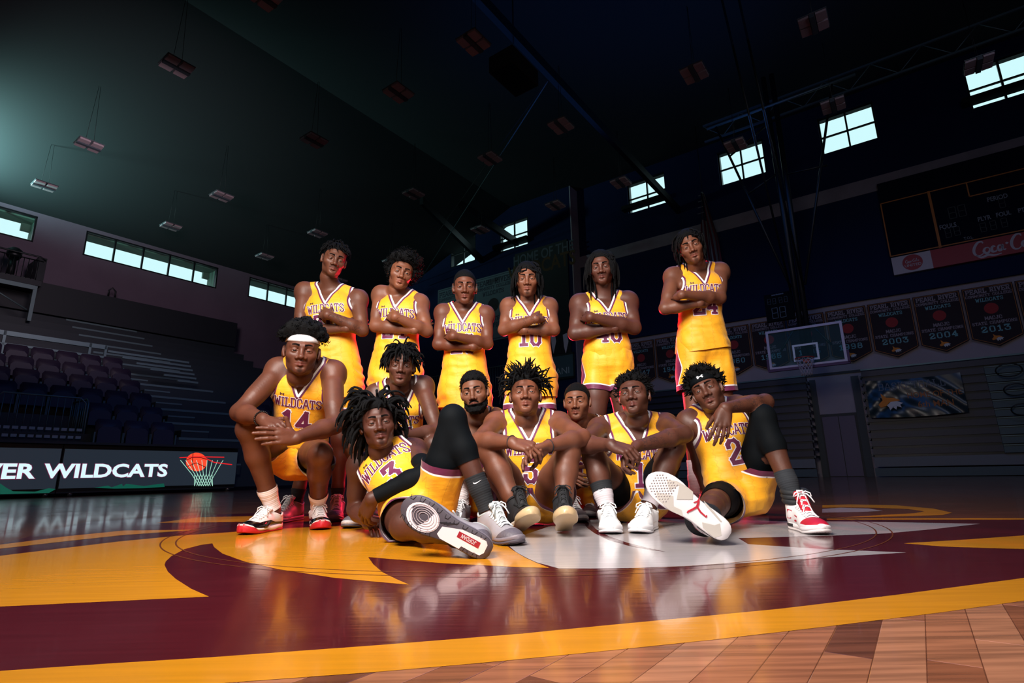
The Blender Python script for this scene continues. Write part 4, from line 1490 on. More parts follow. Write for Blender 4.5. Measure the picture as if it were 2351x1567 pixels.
paint('gold_arc', pxB([(1480, 18), (1600, 14), (1800, 18), (1960, 32), (2040, 50), (2000, 60), (1800, 66), (1600, 70), (1500, 74), (1700, 62), (1880, 52), (1920, 44), (1850, 34), (1700, 28), (1560, 27), (1480, 28)]), M_CYEL, .0008)
paint('pale_shape', pxB([(1480, 34), (1560, 28), (1680, 32), (1742, 42), (1640, 47), (1480, 50)]), M_CWHT, .0009)
paint('gold_line', pxB([(1500, 76), (2000, 74), (2351, 74), (2800, 74), (2800, 81), (2351, 80), (2000, 80), (1500, 80)]), M_CYEL, .0009)


def ring_line(r0, r1, z, name, m):
    V_, F_ = [], []
    n = 120
    for i in range(n):
        a = 2 * math.pi * i / n
        for r_ in (r0, r1):
            V_.append((CC[0] + r_ * math.cos(a), CC[1] + r_ * math.sin(a), z))
    F_ = [(2 * i, 2 * i + 1, 2 * ((i + 1) % n) + 1, 2 * ((i + 1) % n)) for i in range(n)]
    mk(name, V_, F_, m, fl_, False)


ring_line(1.826, 1.832, .0015, 'circle_line', M_CLINE)
ring_line(1.885, 1.891, .0015, 'circle_line', M_CLINE)
# floor boards in the unpainted part nearest the camera
brng = random.Random(5)
BW = .0655
tones = [(158, 100, 70), (170, 110, 78), (144, 88, 60), (178, 120, 88), (112, 66, 48), (164, 104, 74)]
M_BRD = [court_mat('maple_board_%d' % i, srgb(*t), .19, .30) for i, t in enumerate(tones)]
for i in range(-9, 16):
    v0 = -.03 + BW * i
    u = -.6 + brng.uniform(0, .4)
    while u < 2.2:
        L_ = brng.uniform(.22, .75)
        c = uvw(u + L_ / 2, v0 + BW / 2, 0)
        if c[1] > .25 and abs(c[0]) < 1.9:
            b = MB()
            h_ = .0003
            x, y = RU * (L_ / 2 - .0006), RV * (BW / 2 - .0007)
            b.add([c - x - y, c + x - y, c + x + y, c - x + y, c - x * .998 - y * .98 + ZUP * h_, c + x * .998 - y * .98 + ZUP * h_, c + x * .998 + y * .98 + ZUP * h_, c - x * .998 + y * .98 + ZUP * h_],
                  [(4, 5, 6, 7), (0, 1, 5, 4), (1, 2, 6, 5), (2, 3, 7, 6), (3, 0, 4, 7)])
            b.build('plank', M_BRD[brng.choice((0, 0, 1, 1, 2, 3, 4, 5))], fl_)
        u += L_

# ------------------------------------------------------------------ implicit surfaces (bodies, heads, hands, cloth, shoes)
class Grid:
    def __init__(s, lo, hi, h, far=0.2):
        s.lo = np.asarray(lo, float)
        s.h = h
        s.n = np.maximum(np.ceil((np.asarray(hi, float) - s.lo) / h).astype(int) + 1, 3)
        s.D = np.full(s.n, far, np.float32)
        s.ax = [(s.lo[i] + h * np.arange(s.n[i])).astype(np.float32) for i in range(3)]

    def sl(s, lo, hi):
        a = np.clip(np.floor((np.asarray(lo) - s.lo) / s.h).astype(int), 0, s.n)
        b = np.clip(np.ceil((np.asarray(hi) - s.lo) / s.h).astype(int) + 1, 0, s.n)
        if np.any(b <= a):
            return None
        sl = tuple(slice(a[i], b[i]) for i in range(3))
        X = s.ax[0][sl[0]][:, None, None]
        Y = s.ax[1][sl[1]][None, :, None]
        Z = s.ax[2][sl[2]][None, None, :]
        return sl, X, Y, Z

    def add(s, prim, k=0.0, op='u', grow=0.0):
        fn, lo, hi = prim
        mrg = k + 0.02 + grow
        r = s.sl(np.asarray(lo) - mrg, np.asarray(hi) + mrg)
        if r is None:
            return
        sl, X, Y, Z = r
        d = fn(X, Y, Z)
        if grow:
            d = d - grow
        D = s.D[sl]
        if op == 'u':
            s.D[sl] = smin(D, d, k)
        else:
            s.D[sl] = -smin(-D, d, k)

    def mesh(s):
        return surfnet(s.D, s.lo, s.h)


def smin(a, b, k):
    if isinstance(k, (int, float)) and k <= 1e-6:
        return np.minimum(a, b)
    h = np.clip(0.5 + 0.5 * (b - a) / k, 0, 1)
    return b + (a - b) * h - k * h * (1 - h)


def RC(a, b, r1, r2=None):
    r2 = r1 if r2 is None else r2
    a = np.asarray(a, float)
    b = np.asarray(b, float)
    ba = b - a
    L2 = float(ba @ ba) + 1e-12

    def fn(X, Y, Z):
        px, py, pz = X - a[0], Y - a[1], Z - a[2]
        t = np.clip((px * ba[0] + py * ba[1] + pz * ba[2]) / L2, 0, 1)
        return np.sqrt((px - t * ba[0]) ** 2 + (py - t * ba[1]) ** 2 + (pz - t * ba[2]) ** 2) - (r1 + t * (r2 - r1))
    m = max(r1, r2)
    return fn, np.minimum(a, b) - m, np.maximum(a, b) + m


def EL(c, rad, R=None):
    c = np.asarray(c, float)
    rad = np.asarray(rad, float)
    R = np.eye(3) if R is None else np.asarray(R, float)

    def fn(X, Y, Z):
        px, py, pz = X - c[0], Y - c[1], Z - c[2]
        q = [R[i][0] * px + R[i][1] * py + R[i][2] * pz for i in range(3)]
        k0 = np.sqrt((q[0] / rad[0]) ** 2 + (q[1] / rad[1]) ** 2 + (q[2] / rad[2]) ** 2)
        k1 = np.sqrt((q[0] / rad[0] ** 2) ** 2 + (q[1] / rad[1] ** 2) ** 2 + (q[2] / rad[2] ** 2) ** 2) + 1e-6
        return k0 * (k0 - 1) / k1
    ext = np.sqrt(((R.T * rad) ** 2).sum(1))
    return fn, c - ext, c + ext


class Frame:
    """torso frame: origin at the hips, ez up the spine, ex to the viewer's right, ey to the front; the x axis twists from hips to shoulders"""

    def __init__(s, o, top, xh, xs):
        s.o = np.asarray(o, float)
        d = np.asarray(top, float) - s.o
        s.L = np.linalg.norm(d)
        s.ez = d / s.L
        s.exs = s._orth(xs)
        s.exh = s._orth(xh)
        s.eys = np.cross(s.exs, s.ez)
        e = np.cross(s.exh, s.ez)
        s.tw = math.atan2(s.exh @ s.eys, s.exh @ s.exs)      # angle of the hips relative to the shoulders

    def _orth(s, x):
        x = np.asarray(x, float)
        x = x - s.ez * (x @ s.ez)
        return x / np.linalg.norm(x)

    def local(s, X, Y, Z):
        px, py, pz = X - s.o[0], Y - s.o[1], Z - s.o[2]
        z = px * s.ez[0] + py * s.ez[1] + pz * s.ez[2]
        x = px * s.exs[0] + py * s.exs[1] + pz * s.exs[2]
        y = px * s.eys[0] + py * s.eys[1] + pz * s.eys[2]
        if abs(s.tw) > 0.01:
            th = s.tw * np.clip(1 - z / s.L, 0, 1)
            c, n = np.cos(th), np.sin(th)
            x, y = x * c + y * n, -x * n + y * c
        return x, y, z

    def pts(s, V):
        V = np.asarray(V)
        return s.local(V[:, 0], V[:, 1], V[:, 2])

    def world(s, x, y, z):
        th = s.tw * min(max(1 - z / s.L, 0), 1)
        c, n = math.cos(th), math.sin(th)
        return s.o + s.exs * (x * c - y * n) + s.eys * (x * n + y * c) + s.ez * z


def LOFT(fr, st, p=2.3, bend=0.0):
    """st rows: z, half width, half depth, y offset"""
    st = np.asarray(st, float)
    z0, z1 = st[0, 0], st[-1, 0]

    def fn(X, Y, Z):
        x, y, z = fr.local(X, Y, Z)
        a = np.interp(z, st[:, 0], st[:, 1])
        b = np.interp(z, st[:, 0], st[:, 2])
        yo = np.interp(z, st[:, 0], st[:, 3])
        q = (np.abs(x / a) ** p + np.abs((y - yo) / b) ** p) ** (1 / p)
        d = (q - 1) * np.minimum(a, b)
        dz = np.maximum(z0 - z, z - z1)
        return np.where(dz > 0, np.sqrt(np.maximum(d, 0) ** 2 + np.maximum(dz, 0) ** 2), np.maximum(d, dz * 0.7)).astype(np.float32)
    m = max(st[:, 1].max(), st[:, 2].max() + abs(st[:, 3]).max())
    A, B = fr.o + fr.ez * z0, fr.o + fr.ez * z1
    return fn, np.minimum(A, B) - m, np.maximum(A, B) + m


_C = np.array([[i, j, k] for i in (0, 1) for j in (0, 1) for k in (0, 1)])
_E = [(a, b) for a in range(8) for b in range(a + 1, 8) if np.abs(_C[a] - _C[b]).sum() == 1]


def surfnet(D, lo, h):
    ins = D < 0
    n = np.array(D.shape)
    cnt = np.zeros(n - 1, np.int8)
    for c in _C:
        cnt += ins[c[0]:n[0] - 1 + c[0], c[1]:n[1] - 1 + c[1], c[2]:n[2] - 1 + c[2]]
    act = (cnt > 0) & (cnt < 8)
    I = np.stack(np.nonzero(act), 1)
    if len(I) == 0:
        return np.zeros((0, 3)), np.zeros((0, 4), int)
    val = np.stack([D[I[:, 0] + c[0], I[:, 1] + c[1], I[:, 2] + c[2]] for c in _C], 1).astype(float)
    acc = np.zeros((len(I), 3))
    num = np.zeros(len(I))
    for a, b in _E:
        va, vb = val[:, a], val[:, b]
        m = (va < 0) != (vb < 0)
        t = np.where(m, va / np.where(m, va - vb, 1), 0)
        p = _C[a] + t[:, None] * (_C[b] - _C[a])
        acc += np.where(m[:, None], p, 0)
        num += m
    loc = acc / num[:, None]
    # pull each vertex onto the surface with the cell's own gradient
    for _ in range(2):
        fx, fy, fz = loc.T
        w = [np.stack([1 - f, f], 1) for f in (fx, fy, fz)]
        v = np.zeros(len(I))
        g = np.zeros((len(I), 3))
        for q, c in enumerate(_C):
            wx, wy, wz = w[0][:, c[0]], w[1][:, c[1]], w[2][:, c[2]]
            v += val[:, q] * wx * wy * wz
            g[:, 0] += val[:, q] * (1 if c[0] else -1) * wy * wz
            g[:, 1] += val[:, q] * (1 if c[1] else -1) * wx * wz
            g[:, 2] += val[:, q] * (1 if c[2] else -1) * wx * wy
        loc = np.clip(loc - (v / ((g ** 2).sum(1) + 1e-9))[:, None] * g, 0.02, 0.98)
    V = lo + h * (I + loc)
    idx = np.full(n - 1, -1, np.int32)
    idx[I[:, 0], I[:, 1], I[:, 2]] = np.arange(len(I))
    F = []
    for ax in range(3):
        b, c = (ax + 1) % 3, (ax + 2) % 3
        s0 = [slice(None)] * 3
        s1 = [slice(None)] * 3
        s0[ax] = slice(0, n[ax] - 1)
        s1[ax] = slice(1, n[ax])
        A, B = ins[tuple(s0)], ins[tuple(s1)]
        ch = A != B
        P = np.stack(np.nonzero(ch), 1)
        P = P[(P[:, b] > 0) & (P[:, c] > 0) & (P[:, b] < n[b] - 1) & (P[:, c] < n[c] - 1)]
        flip = ~A[P[:, 0], P[:, 1], P[:, 2]]
        q = []
        for db, dc in ((-1, -1), (0, -1), (0, 0), (-1, 0)):
            o = P.copy()
            o[:, b] += db
            o[:, c] += dc
            q.append(idx[o[:, 0], o[:, 1], o[:, 2]])
        Q = np.stack(q, 1)
        Q[flip] = Q[flip][:, ::-1]
        F.append(Q)
    F = np.concatenate(F)
    return V, F[(F >= 0).all(1)]


def tri(F):
    F = np.asarray(F)
    if F.shape[1] == 3:
        return F
    return np.concatenate([F[:, [0, 1, 2]], F[:, [0, 2, 3]]])


def clip(V, T, m, at=None):
    """keep the part of a triangle mesh where m > 0, cutting triangles at m = 0; returns V, T, attributes"""
    V = np.asarray(V)
    m = np.where(np.abs(m) < 1e-7, 1e-7, m)
    at = dict(at or {})
    at['_m'] = m
    keys = list(at)
    A = np.stack([np.asarray(at[k], float) for k in keys], 1)
    VA = np.concatenate([V, A], 1)
    T = tri(T)
    s = m[T] > 0
    c = s.sum(1)
    out = [T[c == 3]]
    newV = []
    base = len(V)
    emap = {}

    def cut(i, j):
        key = (i, j) if i < j else (j, i)
        r = emap.get(key)
        if r is None:
            t = m[key[0]] / (m[key[0]] - m[key[1]])
            newV.append(VA[key[0]] + t * (VA[key[1]] - VA[key[0]]))
            r = emap[key] = base + len(newV) - 1
        return r
    extra = []
    for t, si, n in zip(T[(c == 1) | (c == 2)], s[(c == 1) | (c == 2)], c[(c == 1) | (c == 2)]):
        k = int(np.argmax(si)) if n == 1 else int(np.argmin(si))
        a, b, d = int(t[k]), int(t[(k + 1) % 3]), int(t[(k + 2) % 3])
        p, q = cut(a, b), cut(a, d)
        if n == 1:
            extra.append((a, p, q))
        else:
            extra.append((p, b, d))
            extra.append((p, d, q))
    if extra:
        out.append(np.array(extra))
    T2 = np.concatenate(out)
    if newV:
        VA = np.concatenate([VA, np.array(newV)])
    used = np.unique(T2)
    re = np.full(len(VA), -1)
    re[used] = np.arange(len(used))
    VA = VA[used]
    return VA[:, :3], re[T2], {k: VA[:, 3 + i] for i, k in enumerate(keys) if k != '_m'}


def vnormals(V, T):
    T = tri(T)
    n = np.cross(V[T[:, 1]] - V[T[:, 0]], V[T[:, 2]] - V[T[:, 0]])
    N = np.zeros_like(V)
    for i in range(3):
        np.add.at(N, T[:, i], n)
    return N / (np.linalg.norm(N, axis=1)[:, None] + 1e-12)


def smooth_mesh(V, F, it=2, lam=0.5):
    F = np.asarray(F)
    k = F.shape[1]
    for _ in range(it):
        S_ = np.zeros_like(V)
        C_ = np.zeros(len(V))
        for i in range(k):
            j = (i + 1) % k
            np.add.at(S_, F[:, i], V[F[:, j]])
            np.add.at(C_, F[:, i], 1)
            np.add.at(S_, F[:, j], V[F[:, i]])
            np.add.at(C_, F[:, j], 1)
        V = V + lam * (S_ / np.maximum(C_, 1)[:, None] - V)
    return V


def bounds(prims, m):
    lo = np.min([p[1] for p in prims], 0) - m
    hi = np.max([p[2] for p in prims], 0) + m
    return lo, hi


def sdf_mesh(prims, h, k=0.01, m=None):
    """prims: list of (prim, k, op)"""
    lo, hi = bounds([p[0] for p in prims if p[2] == 'u'], 2.5 * h)
    g = Grid(lo, hi, h)
    for p, kk, op in prims:
        g.add(p, kk, op)
    return g.mesh()


MOUTH_Z = -.0665


# ------------------------------------------------------------------ the head (local: x to the side, y to the front, z up, eyes near z = 0)
def head_field(q, h=0.003):
    g = Grid((-0.105, -0.135, -0.185), (0.105, 0.135, 0.145), h)
    jw = q.get('jaw', 1.0)
    wd = q.get('wide', 1.0)
    nw = q.get('nose', 1.0) * 1.10
    lp = q.get('lips', 1.0) * 1.15
    ch = q.get('chin', 0.0)
    A = g.add
    A(EL((0, -.022, .032), (.077 * wd, .100, .090)))
    A(EL((0, .020, -.008), (.067 * wd, .068, .082)), .03)
    A(EL((0, .030, -.046), (.049 * wd, .057, .064)), .025)
    for s in (-1, 1):
        A(RC((s * .047 * jw, -.014, -.038), (s * .041 * jw, .004, -.070), .0155, .0125), .028)
        A(RC((s * .041 * jw, .002, -.072), (s * .013, .066, -.099 - ch), .0125, .0130), .026)
    A(EL((0, .072, -.0985 - ch), (.021 * jw, .0165, .0155)), .022)
    A(EL((0, .064, -.068), (.034, .0255, .030)), .02)
    for s in (-1, 1):
        A(EL((s * .047 * wd, .050, -.026), (.021, .022, .017)), .026)          # cheekbone
        A(RC((s * .012, .083, .020), (s * .045, .067, .021), .0095, .008), .018)    # brow ridge
    for s in (-1, 1):
        A(EL((s * .0325, .094, -.004), (.0205, .016, .0135)), .016, 's')         # eye socket
    A(RC((0, .082, .012), (0, .102, -.032), .0072, .0100), .012)                  # nose
    A(EL((0, .104, -.036), (.0120 * nw, .0120, .0100)), .008)
    for s in (-1, 1):
        A(EL((s * .0152 * nw, .094, -.0400), (.0095 * nw, .0115, .0085)), .006)
        A(EL((s * .0085 * nw, .103, -.0475), (.0048, .0062, .0042)), .004, 's')
    # lids over the eyeballs with the opening cut in
    op = q.get('lid', .74)
    for s in (-1, 1):
        A(EL((s * .0325, .0715, -.003), (.0180, .0150, .0140)), .005)
        A(EL((s * .0325, .0900, -.0050), (.0162, .0150, .0042 * op)), .0012, 's')
        A(RC((s * .0190, .0800, .0040), (s * .0460, .0720, .0035), .0016), .004, 's')   # crease of the upper lid
    # lips
    z0 = MOUTH_Z
    for s in (-1, 1):
        A(RC((0, .0905, z0 + .0050), (s * .0245, .0770, z0 - .0005), .0066 * lp, .0036), .007)
        A(RC((0, .0890, z0 - .0078), (s * .0230, .0765, z0 - .0035), .0080 * lp, .0042), .007)
    for s in (-1, 1):
        A(RC((0, .0990, z0 - .0010), (s * .0275, .0830, z0 - .0024), .0016, .0011), .0025, 's')
    A(EL((0, .0895, z0 - .0190), (.016, .0045, .0045)), .010, 's')               # under the lip
    A(RC((0, .0955, z0 + .0175), (0, .0945, z0 + .0115), .0020), .005, 's')       # philtrum
    # ears
    for s in (-1, 1):
        e = q.get('ear', 1.0)
        R = np.array([[math.cos(.42), -s * math.sin(.42), 0], [s * math.sin(.42), math.cos(.42), 0], [0, 0, 1]])
        A(EL((s * (.078 * wd + .004), -.018, -.004), (.0085, .0195 * e, .0320 * e), R), .006)
        A(EL((s * (.087 * wd + .004), -.014, -.001), (.0070, .0105, .0175), R), .004, 's')
        A(RC((s * (.080 * wd + .004), -.006, .006), (s * (.079 * wd), .0, -.028), .0045), .005)
    # neck stub
    nr = q.get('neck', .058)
    A(RC((0, -.030, -.055), (0, -.044, -.118), nr), .030)
    V, F = g.mesh()
    return V, F


def head_attrs(V, q):
    x, y, z = np.abs(V[:, 0]), V[:, 1], V[:, 2]
    z0 = MOUTH_Z
    # lips: between an upper and a lower curve
    t = np.clip(x / .0250, 0, 1.3)
    up = z0 + .0045 + .0062 * q.get('lips', 1) * 1.15 * (1 - t ** 2) - .0045 * t
    lo = z0 - .0080 - .0076 * q.get('lips', 1) * 1.15 * (1 - t ** 2) + .0040 * t
    lip = np.minimum(np.minimum(up - z, z - lo), (.0262 - x))
    lip = np.where(y > .06, np.clip(lip / .0012, 0, 1), 0)
    # eyebrows
    bt = np.clip((x - .012) / .036, 0, 1)
    bz = .0205 + .0060 * np.sin(bt * 2.2)
    brow = np.clip((.0066 * (1.12 - bt * .50) - np.abs(z - bz)) / .0020, 0, 1) * np.clip((x - .0105) / .002, 0, 1) * np.clip((.050 - x) / .003, 0, 1) * (y > .03)
    # scalp
    hz = np.interp(y, [-.13, -.055, -.040, -.022, -.006, .006, .014, .024, .045, .070, .12],
                   [-.085, -.080, -.045, .036, .030, -.026, -.030, .034, .056, .066, .072])
    scalp = z - hz
    # beard
    cheek = np.interp(y, [-.02, .0, .03, .06, .08, .12], [-.028, -.032, -.052, -.062, -.066, -.066])
    bd = q.get('beard', 0)
    full = np.minimum(cheek - z, .0 * z + 1) * (z > -.125) * (y > -.012)
    mous = np.minimum(.0075 - np.abs(z - (MOUTH_Z + .0130 - .010 * (x / .028) ** 2)), .030 - x) * (y > .06)
    goat = (.0145 - np.sqrt((x * .85) ** 2 + (z + .1000) ** 2)) * (y > .03)
    b = np.zeros(len(V))
    if bd == 'full':
        b = np.maximum(np.clip(full / .006, 0, 1), np.clip(mous / .003, 0, 1))
    elif bd == 'goatee':
        b = np.maximum(np.clip(mous / .005, 0, 1) * .5, np.clip(goat / .008, 0, 1) * .6)
    elif bd == 'mustache':
        b = np.clip(mous / .004, 0, 1) * .5
    elif bd == 'chin':
        b = np.clip(goat / .008, 0, 1) * .65
    return {'lip': lip, 'brow': np.maximum(brow, b), 'scalp': np.clip(scalp / .006, 0, 1)}, scalp


def rot_head(yaw, pitch, roll):
    """columns: side (to the viewer's left), front, up of a head that at 0,0,0 looks straight towards -Y; yaw turns to the viewer's right, pitch looks up, roll tips the crown to the viewer's right"""
    yw, p, r = map(math.radians, (yaw, pitch, roll))
    side = np.array([-1.0, 0, 0])
    front = np.array([0, -1.0, 0])
    up = np.array([0, 0, 1.0])
    def rot(v, ax, a):
        return v * math.cos(a) + np.cross(ax, v) * math.sin(a) + ax * (ax @ v) * (1 - math.cos(a))
    B = [side, front, up]
    B = [rot(v, np.array([0, 0, 1.0]), yw) for v in B]
    B = [rot(v, B[0], p) for v in B]
    ax = B[1]
    B = [rot(v, ax, -r) for v in B]
    return np.stack(B, 1)


# ------------------------------------------------------------------ the hand (local: origin wrist, y to the fingertips, z out of the back of the hand, thumb at x = th)
def hand_prims(th, pose, sc=1.0):
    """pose: dict curl (4 lists of 3 angles or one list), spread, thumb (out, fwd, flex)"""
    P = []
    A = lambda p, k=.006, op='u': P.append((p, k * sc, op))
    kn = [(.031, .093), (.0105, .098), (-.0105, .093), (-.029, .083)]
    ln = [(.044, .026, .021), (.048, .030, .023), (.044, .028, .022), (.035, .021, .019)]
    rd = [.0098, .0100, .0096, .0086]
    A(RC((th * .008, 0, 0), (th * .024, .080, -.001), .0200, .0130), 0.0)
    A(RC((-th * .008, 0, 0), (-th * .020, .072, -.002), .0200, .0125), .02)
    A(EL((0, .058, -.003), (.037, .045, .0145)), .015)
    A(EL((th * .020, .035, -.010), (.018, .030, .014)), .015)
    A(EL((-th * .024, .036, -.007), (.013, .032, .013)), .015)
    cur = pose.get('curl', (25, 30, 15))
    if not isinstance(cur[0], (list, tuple)):
        cur = [cur] * 4
    sp = pose.get('spread', 4)
    nails = []
    for i in range(4):
        p = np.array([th * kn[i][0], kn[i][1], -.001])
        a = math.radians(sp) * (1.5 - i) * th
        d = np.array([math.sin(a), math.cos(a), 0])
        z = np.array([0, 0, 1.0])
        x = np.cross(d, z)
        r = rd[i]
        A(RC(p - d * .02, p, r * 1.05, r * 1.12), .008)
        for j in range(3):
            c = math.radians(cur[i][j])
            d, z = d * math.cos(c) - z * math.sin(c), z * math.cos(c) + d * math.sin(c)
            q_ = p + d * ln[i][j]
            r2 = r * (.93 if j < 2 else .78)
            A(RC(p, q_, r, r2), .0035)
            p, r = q_, r2
        nails.append((p, d, z, r))
    out, fwd, flex = pose.get('thumb', (45, 20, 20))
    o, f = math.radians(out), math.radians(fwd)
    p = np.array([th * .019, .022, -.008])
    d = np.array([th * math.sin(o) * math.cos(f), math.cos(o) * math.cos(f), -math.sin(f)])
    z = np.array([0, 0, 1.0]) * math.cos(f) + np.array([th * math.sin(o), math.cos(o), 0]) * math.sin(f)
    inw = np.cross(z, d) * th                # direction in which the thumb closes
    r = .0145
    for j, (L, r2) in enumerate(((.043, .0115), (.034, .0108), (.027, .0085))):
        q_ = p + d * L
        A(RC(p, q_, r, r2), .010 if j == 0 else .004)
        c = math.radians(flex)
        d, inw = d * math.cos(c) + inw * math.sin(c), inw * math.cos(c) - d * math.sin(c)
        p, r = q_, r2
    return P, nails


def place(V, o, R, s=1.0):
    return np.asarray(o) + s * (np.asarray(V) @ np.asarray(R).T)

# ------------------------------------------------------------------ materials of the players
YEL = srgb(255, 200, 20)
MAROON = srgb(98, 22, 66)
WHITE = srgb(240, 238, 240)
M_BLACK = mat('black_fabric', srgb(15, 17, 22), 0.75, bump=(400, .15, .001))
M_TIGHT = mat('black_stretch_fabric', srgb(6, 10, 14), 0.75, spec=.10, bump=(500, .2, .001))
M_WHITE = mat('white_fabric', srgb(235, 230, 232), 0.8, bump=(300, .3, .002))
M_MAROON = mat('maroon_print', MAROON, 0.65)
M_WPRINT = mat('white_print', srgb(245, 240, 245), 0.6)
M_HAIR = mat('black_hair', srgb(7, 7, 9), 0.75, spec=.14, bump=(260, .9, .006))
M_EYE = [mat('eye_white', srgb(165, 152, 146), 0.3), mat('iris', srgb(30, 17, 11), 0.2), mat('pupil', srgb(4, 4, 4), 0.12)]


def skin_mat(tone):
    name = 'skin_%d_%d_%d' % tone
    if name in MATS:
        return MATS[name]
    n = NT(name)
    c = tuple(v * .86 for v in srgb(*tone)[:3])
    warm = (c[0] * 1.05, c[1] * 1.0, c[2] * .96, 1)
    dark = (c[0] * .78, c[1] * .78, c[2] * .82, 1)
    col = n.mix(n.step(n.noise(9, 5), .3, .7), dark, warm)
    lip = (c[0] * .85 + .03, c[1] * .62 + .010, c[2] * .66 + .012, 1)
    col = n.mix(n.math('MULTIPLY', n.attr('lip'), .75), col, lip)
    hair = srgb(7, 6, 6)
    col = n.mix(n.attr('brow'), col, hair)
    col = n.mix(n.math('MULTIPLY', n.attr('scalp'), .92), col, hair)
    # tattoo ink: scrolling lines
    w = n.new('ShaderNodeTexVoronoi')
    w.feature = 'DISTANCE_TO_EDGE'
    w.inputs['Scale'].default_value = 66
    nz = n.noise(18, 3, out=1)
    vm = n.new('ShaderNodeVectorMath')
    vm.operation = 'MULTIPLY_ADD'
    n.link(nz, vm.inputs[0])
    vm.inputs[1].default_value = (.06, .06, .06)
    n.link(n.tc, vm.inputs[2])
    n.link(vm.outputs[0], w.inputs['Vector'])
    ink = n.math('SUBTRACT', 1.0, n.step(w.outputs[0], .03, .12))
    ink = n.math('MULTIPLY', ink, n.step(n.noise(24, 2), .40, .55))
    ink = n.math('MULTIPLY', ink, n.math('MULTIPLY', n.attr('tat'), .55))
    col = n.mix(ink, col, srgb(26, 22, 26))
    n.link(col, n.b.inputs['Base Color'])
    n.link(n.math('ADD', .50, n.math('MULTIPLY', n.attr('brow'), .4)), n.b.inputs['Roughness'])
    n.link(n.math('SUBTRACT', .38, n.math('MULTIPLY', n.attr('brow'), .33)), n.b.inputs['Specular IOR Level'])
    n.b.inputs['Subsurface Weight'].default_value = .08
    n.b.inputs['Subsurface Radius'].default_value = (.012, .005, .003)
    n.b.inputs['Subsurface Scale'].default_value = .6
    n.link(n.bump(n.noise(160, 3), .18, .002), n.b.inputs['Normal'])
    return n.m


def zigzag(n, u, v, spacing, amp, freq):
    tri_ = n.math('PINGPONG', n.math('MULTIPLY', v, freq), 1.0)
    x = n.math('ADD', u, n.math('MULTIPLY', tri_, amp))
    x = n.math('FRACT', n.math('DIVIDE', x, spacing))
    x = n.math('ABSOLUTE', n.math('SUBTRACT', x, .5))
    return n.math('SUBTRACT', 1.0, n.step(x, .010, .026))


def cloth_bump(n):
    """fine weave and soft creases"""
    m = n.new('ShaderNodeMapping')
    m.inputs['Scale'].default_value = (7, 7, 22)
    m.inputs['Rotation'].default_value = (.3, .5, .2)
    n.noise(1)
    n.link(n.tc, m.inputs['Vector'])
    f = n.noise(1.0, 3, m.outputs[0])
    return n.bump(f, .45, .012)


def jersey_mat():
    n = NT('yellow_jersey_cloth')
    col = n.mix(n.step(n.noise(5, 3), .3, .7), srgb(236, 162, 14), srgb(244, 174, 24))
    z = zigzag(n, n.attr('u'), n.attr('v'), .062, .010, 62)
    col = n.mix(n.math('MULTIPLY', z, .45), col, srgb(170, 104, 10))
    t = n.attr('trim')
    col = n.mix(n.math('SUBTRACT', 1.0, n.step(t, .0215, .0230)), col, MAROON)
    col = n.mix(n.math('SUBTRACT', 1.0, n.step(t, .0105, .0120)), col, WHITE)
    n.link(col, n.b.inputs['Base Color'])
    n.b.inputs['Roughness'].default_value = .58
    n.b.inputs['Sheen Weight'].default_value = .15
    n.link(cloth_bump(n), n.b.inputs['Normal'])
    return n.m


def shorts_mat():
    n = NT('yellow_shorts_cloth')
    col = n.mix(n.step(n.noise(5, 3), .3, .7), srgb(236, 162, 14), srgb(244, 174, 24))
    z = zigzag(n, n.attr('u'), n.attr('v'), .058, .010, 62)
    col = n.mix(n.math('MULTIPLY', z, .42), col, srgb(170, 104, 10))
    p = n.attr('panel')
    col = n.mix(n.step(p, -.0095, -.0080), col, WHITE)
    col = n.mix(n.step(p, -.0005, .0010), col, MAROON)
    h = n.attr('hem')
    col = n.mix(n.math('SUBTRACT', 1.0, n.step(h, .0395, .0410)), col, WHITE)
    col = n.mix(n.math('SUBTRACT', 1.0, n.step(h, .0310, .0325)), col, MAROON)
    n.link(col, n.b.inputs['Base Color'])
    n.b.inputs['Roughness'].default_value = .56
    n.b.inputs['Sheen Weight'].default_value = .15
    n.link(cloth_bump(n), n.b.inputs['Normal'])
    return n.m


M_JERSEY = jersey_mat()
M_SHORTS = shorts_mat()


def rib_mat(name, col):
    n = NT(name)
    n.b.inputs['Base Color'].default_value = col
    n.b.inputs['Roughness'].default_value = .85
    x = n.math('SINE', n.math('MULTIPLY', n.attr('v'), 620.0))
    n.link(n.bump(x, .16, .002), n.b.inputs['Normal'])
    return n.m


M_SOCK = {'white': rib_mat('white_sock', srgb(238, 225, 225)), 'black': rib_mat('black_sock', srgb(18, 21, 26)), 'grey': rib_mat('charcoal_sock', srgb(38, 42, 48)), 'pale': rib_mat('pale_grey_sock', srgb(200, 190, 195))}


# ------------------------------------------------------------------ hair (head local space)
CRAN_C = np.array([0, -.020, .032])


def cran_r(q, g=0.0):
    wd = q.get('wide', 1.0)
    return np.array([.0775 * wd + g, .101 + g, .091 + g])


def scalp_points(n, q, rng, lim=0.0, top_only=None):
    """points spread over the hair-bearing scalp, with outward normals"""
    i = np.arange(n * 4) + .5
    ph = math.pi * (1 + 5 ** .5) * i
    cz = 1 - 2 * i / (n * 4)
    d = np.stack([np.sqrt(1 - cz ** 2) * np.cos(ph), np.sqrt(1 - cz ** 2) * np.sin(ph), cz], 1)
    r = cran_r(q)
    P = CRAN_C + d * r
    _, sc = head_attrs(P, q)
    ok = sc > lim
    if top_only is not None:
        ok &= P[:, 2] > top_only
    P = P[ok]
    N = (P - CRAN_C) / r ** 2
    N /= np.linalg.norm(N, axis=1)[:, None]
    return P, N


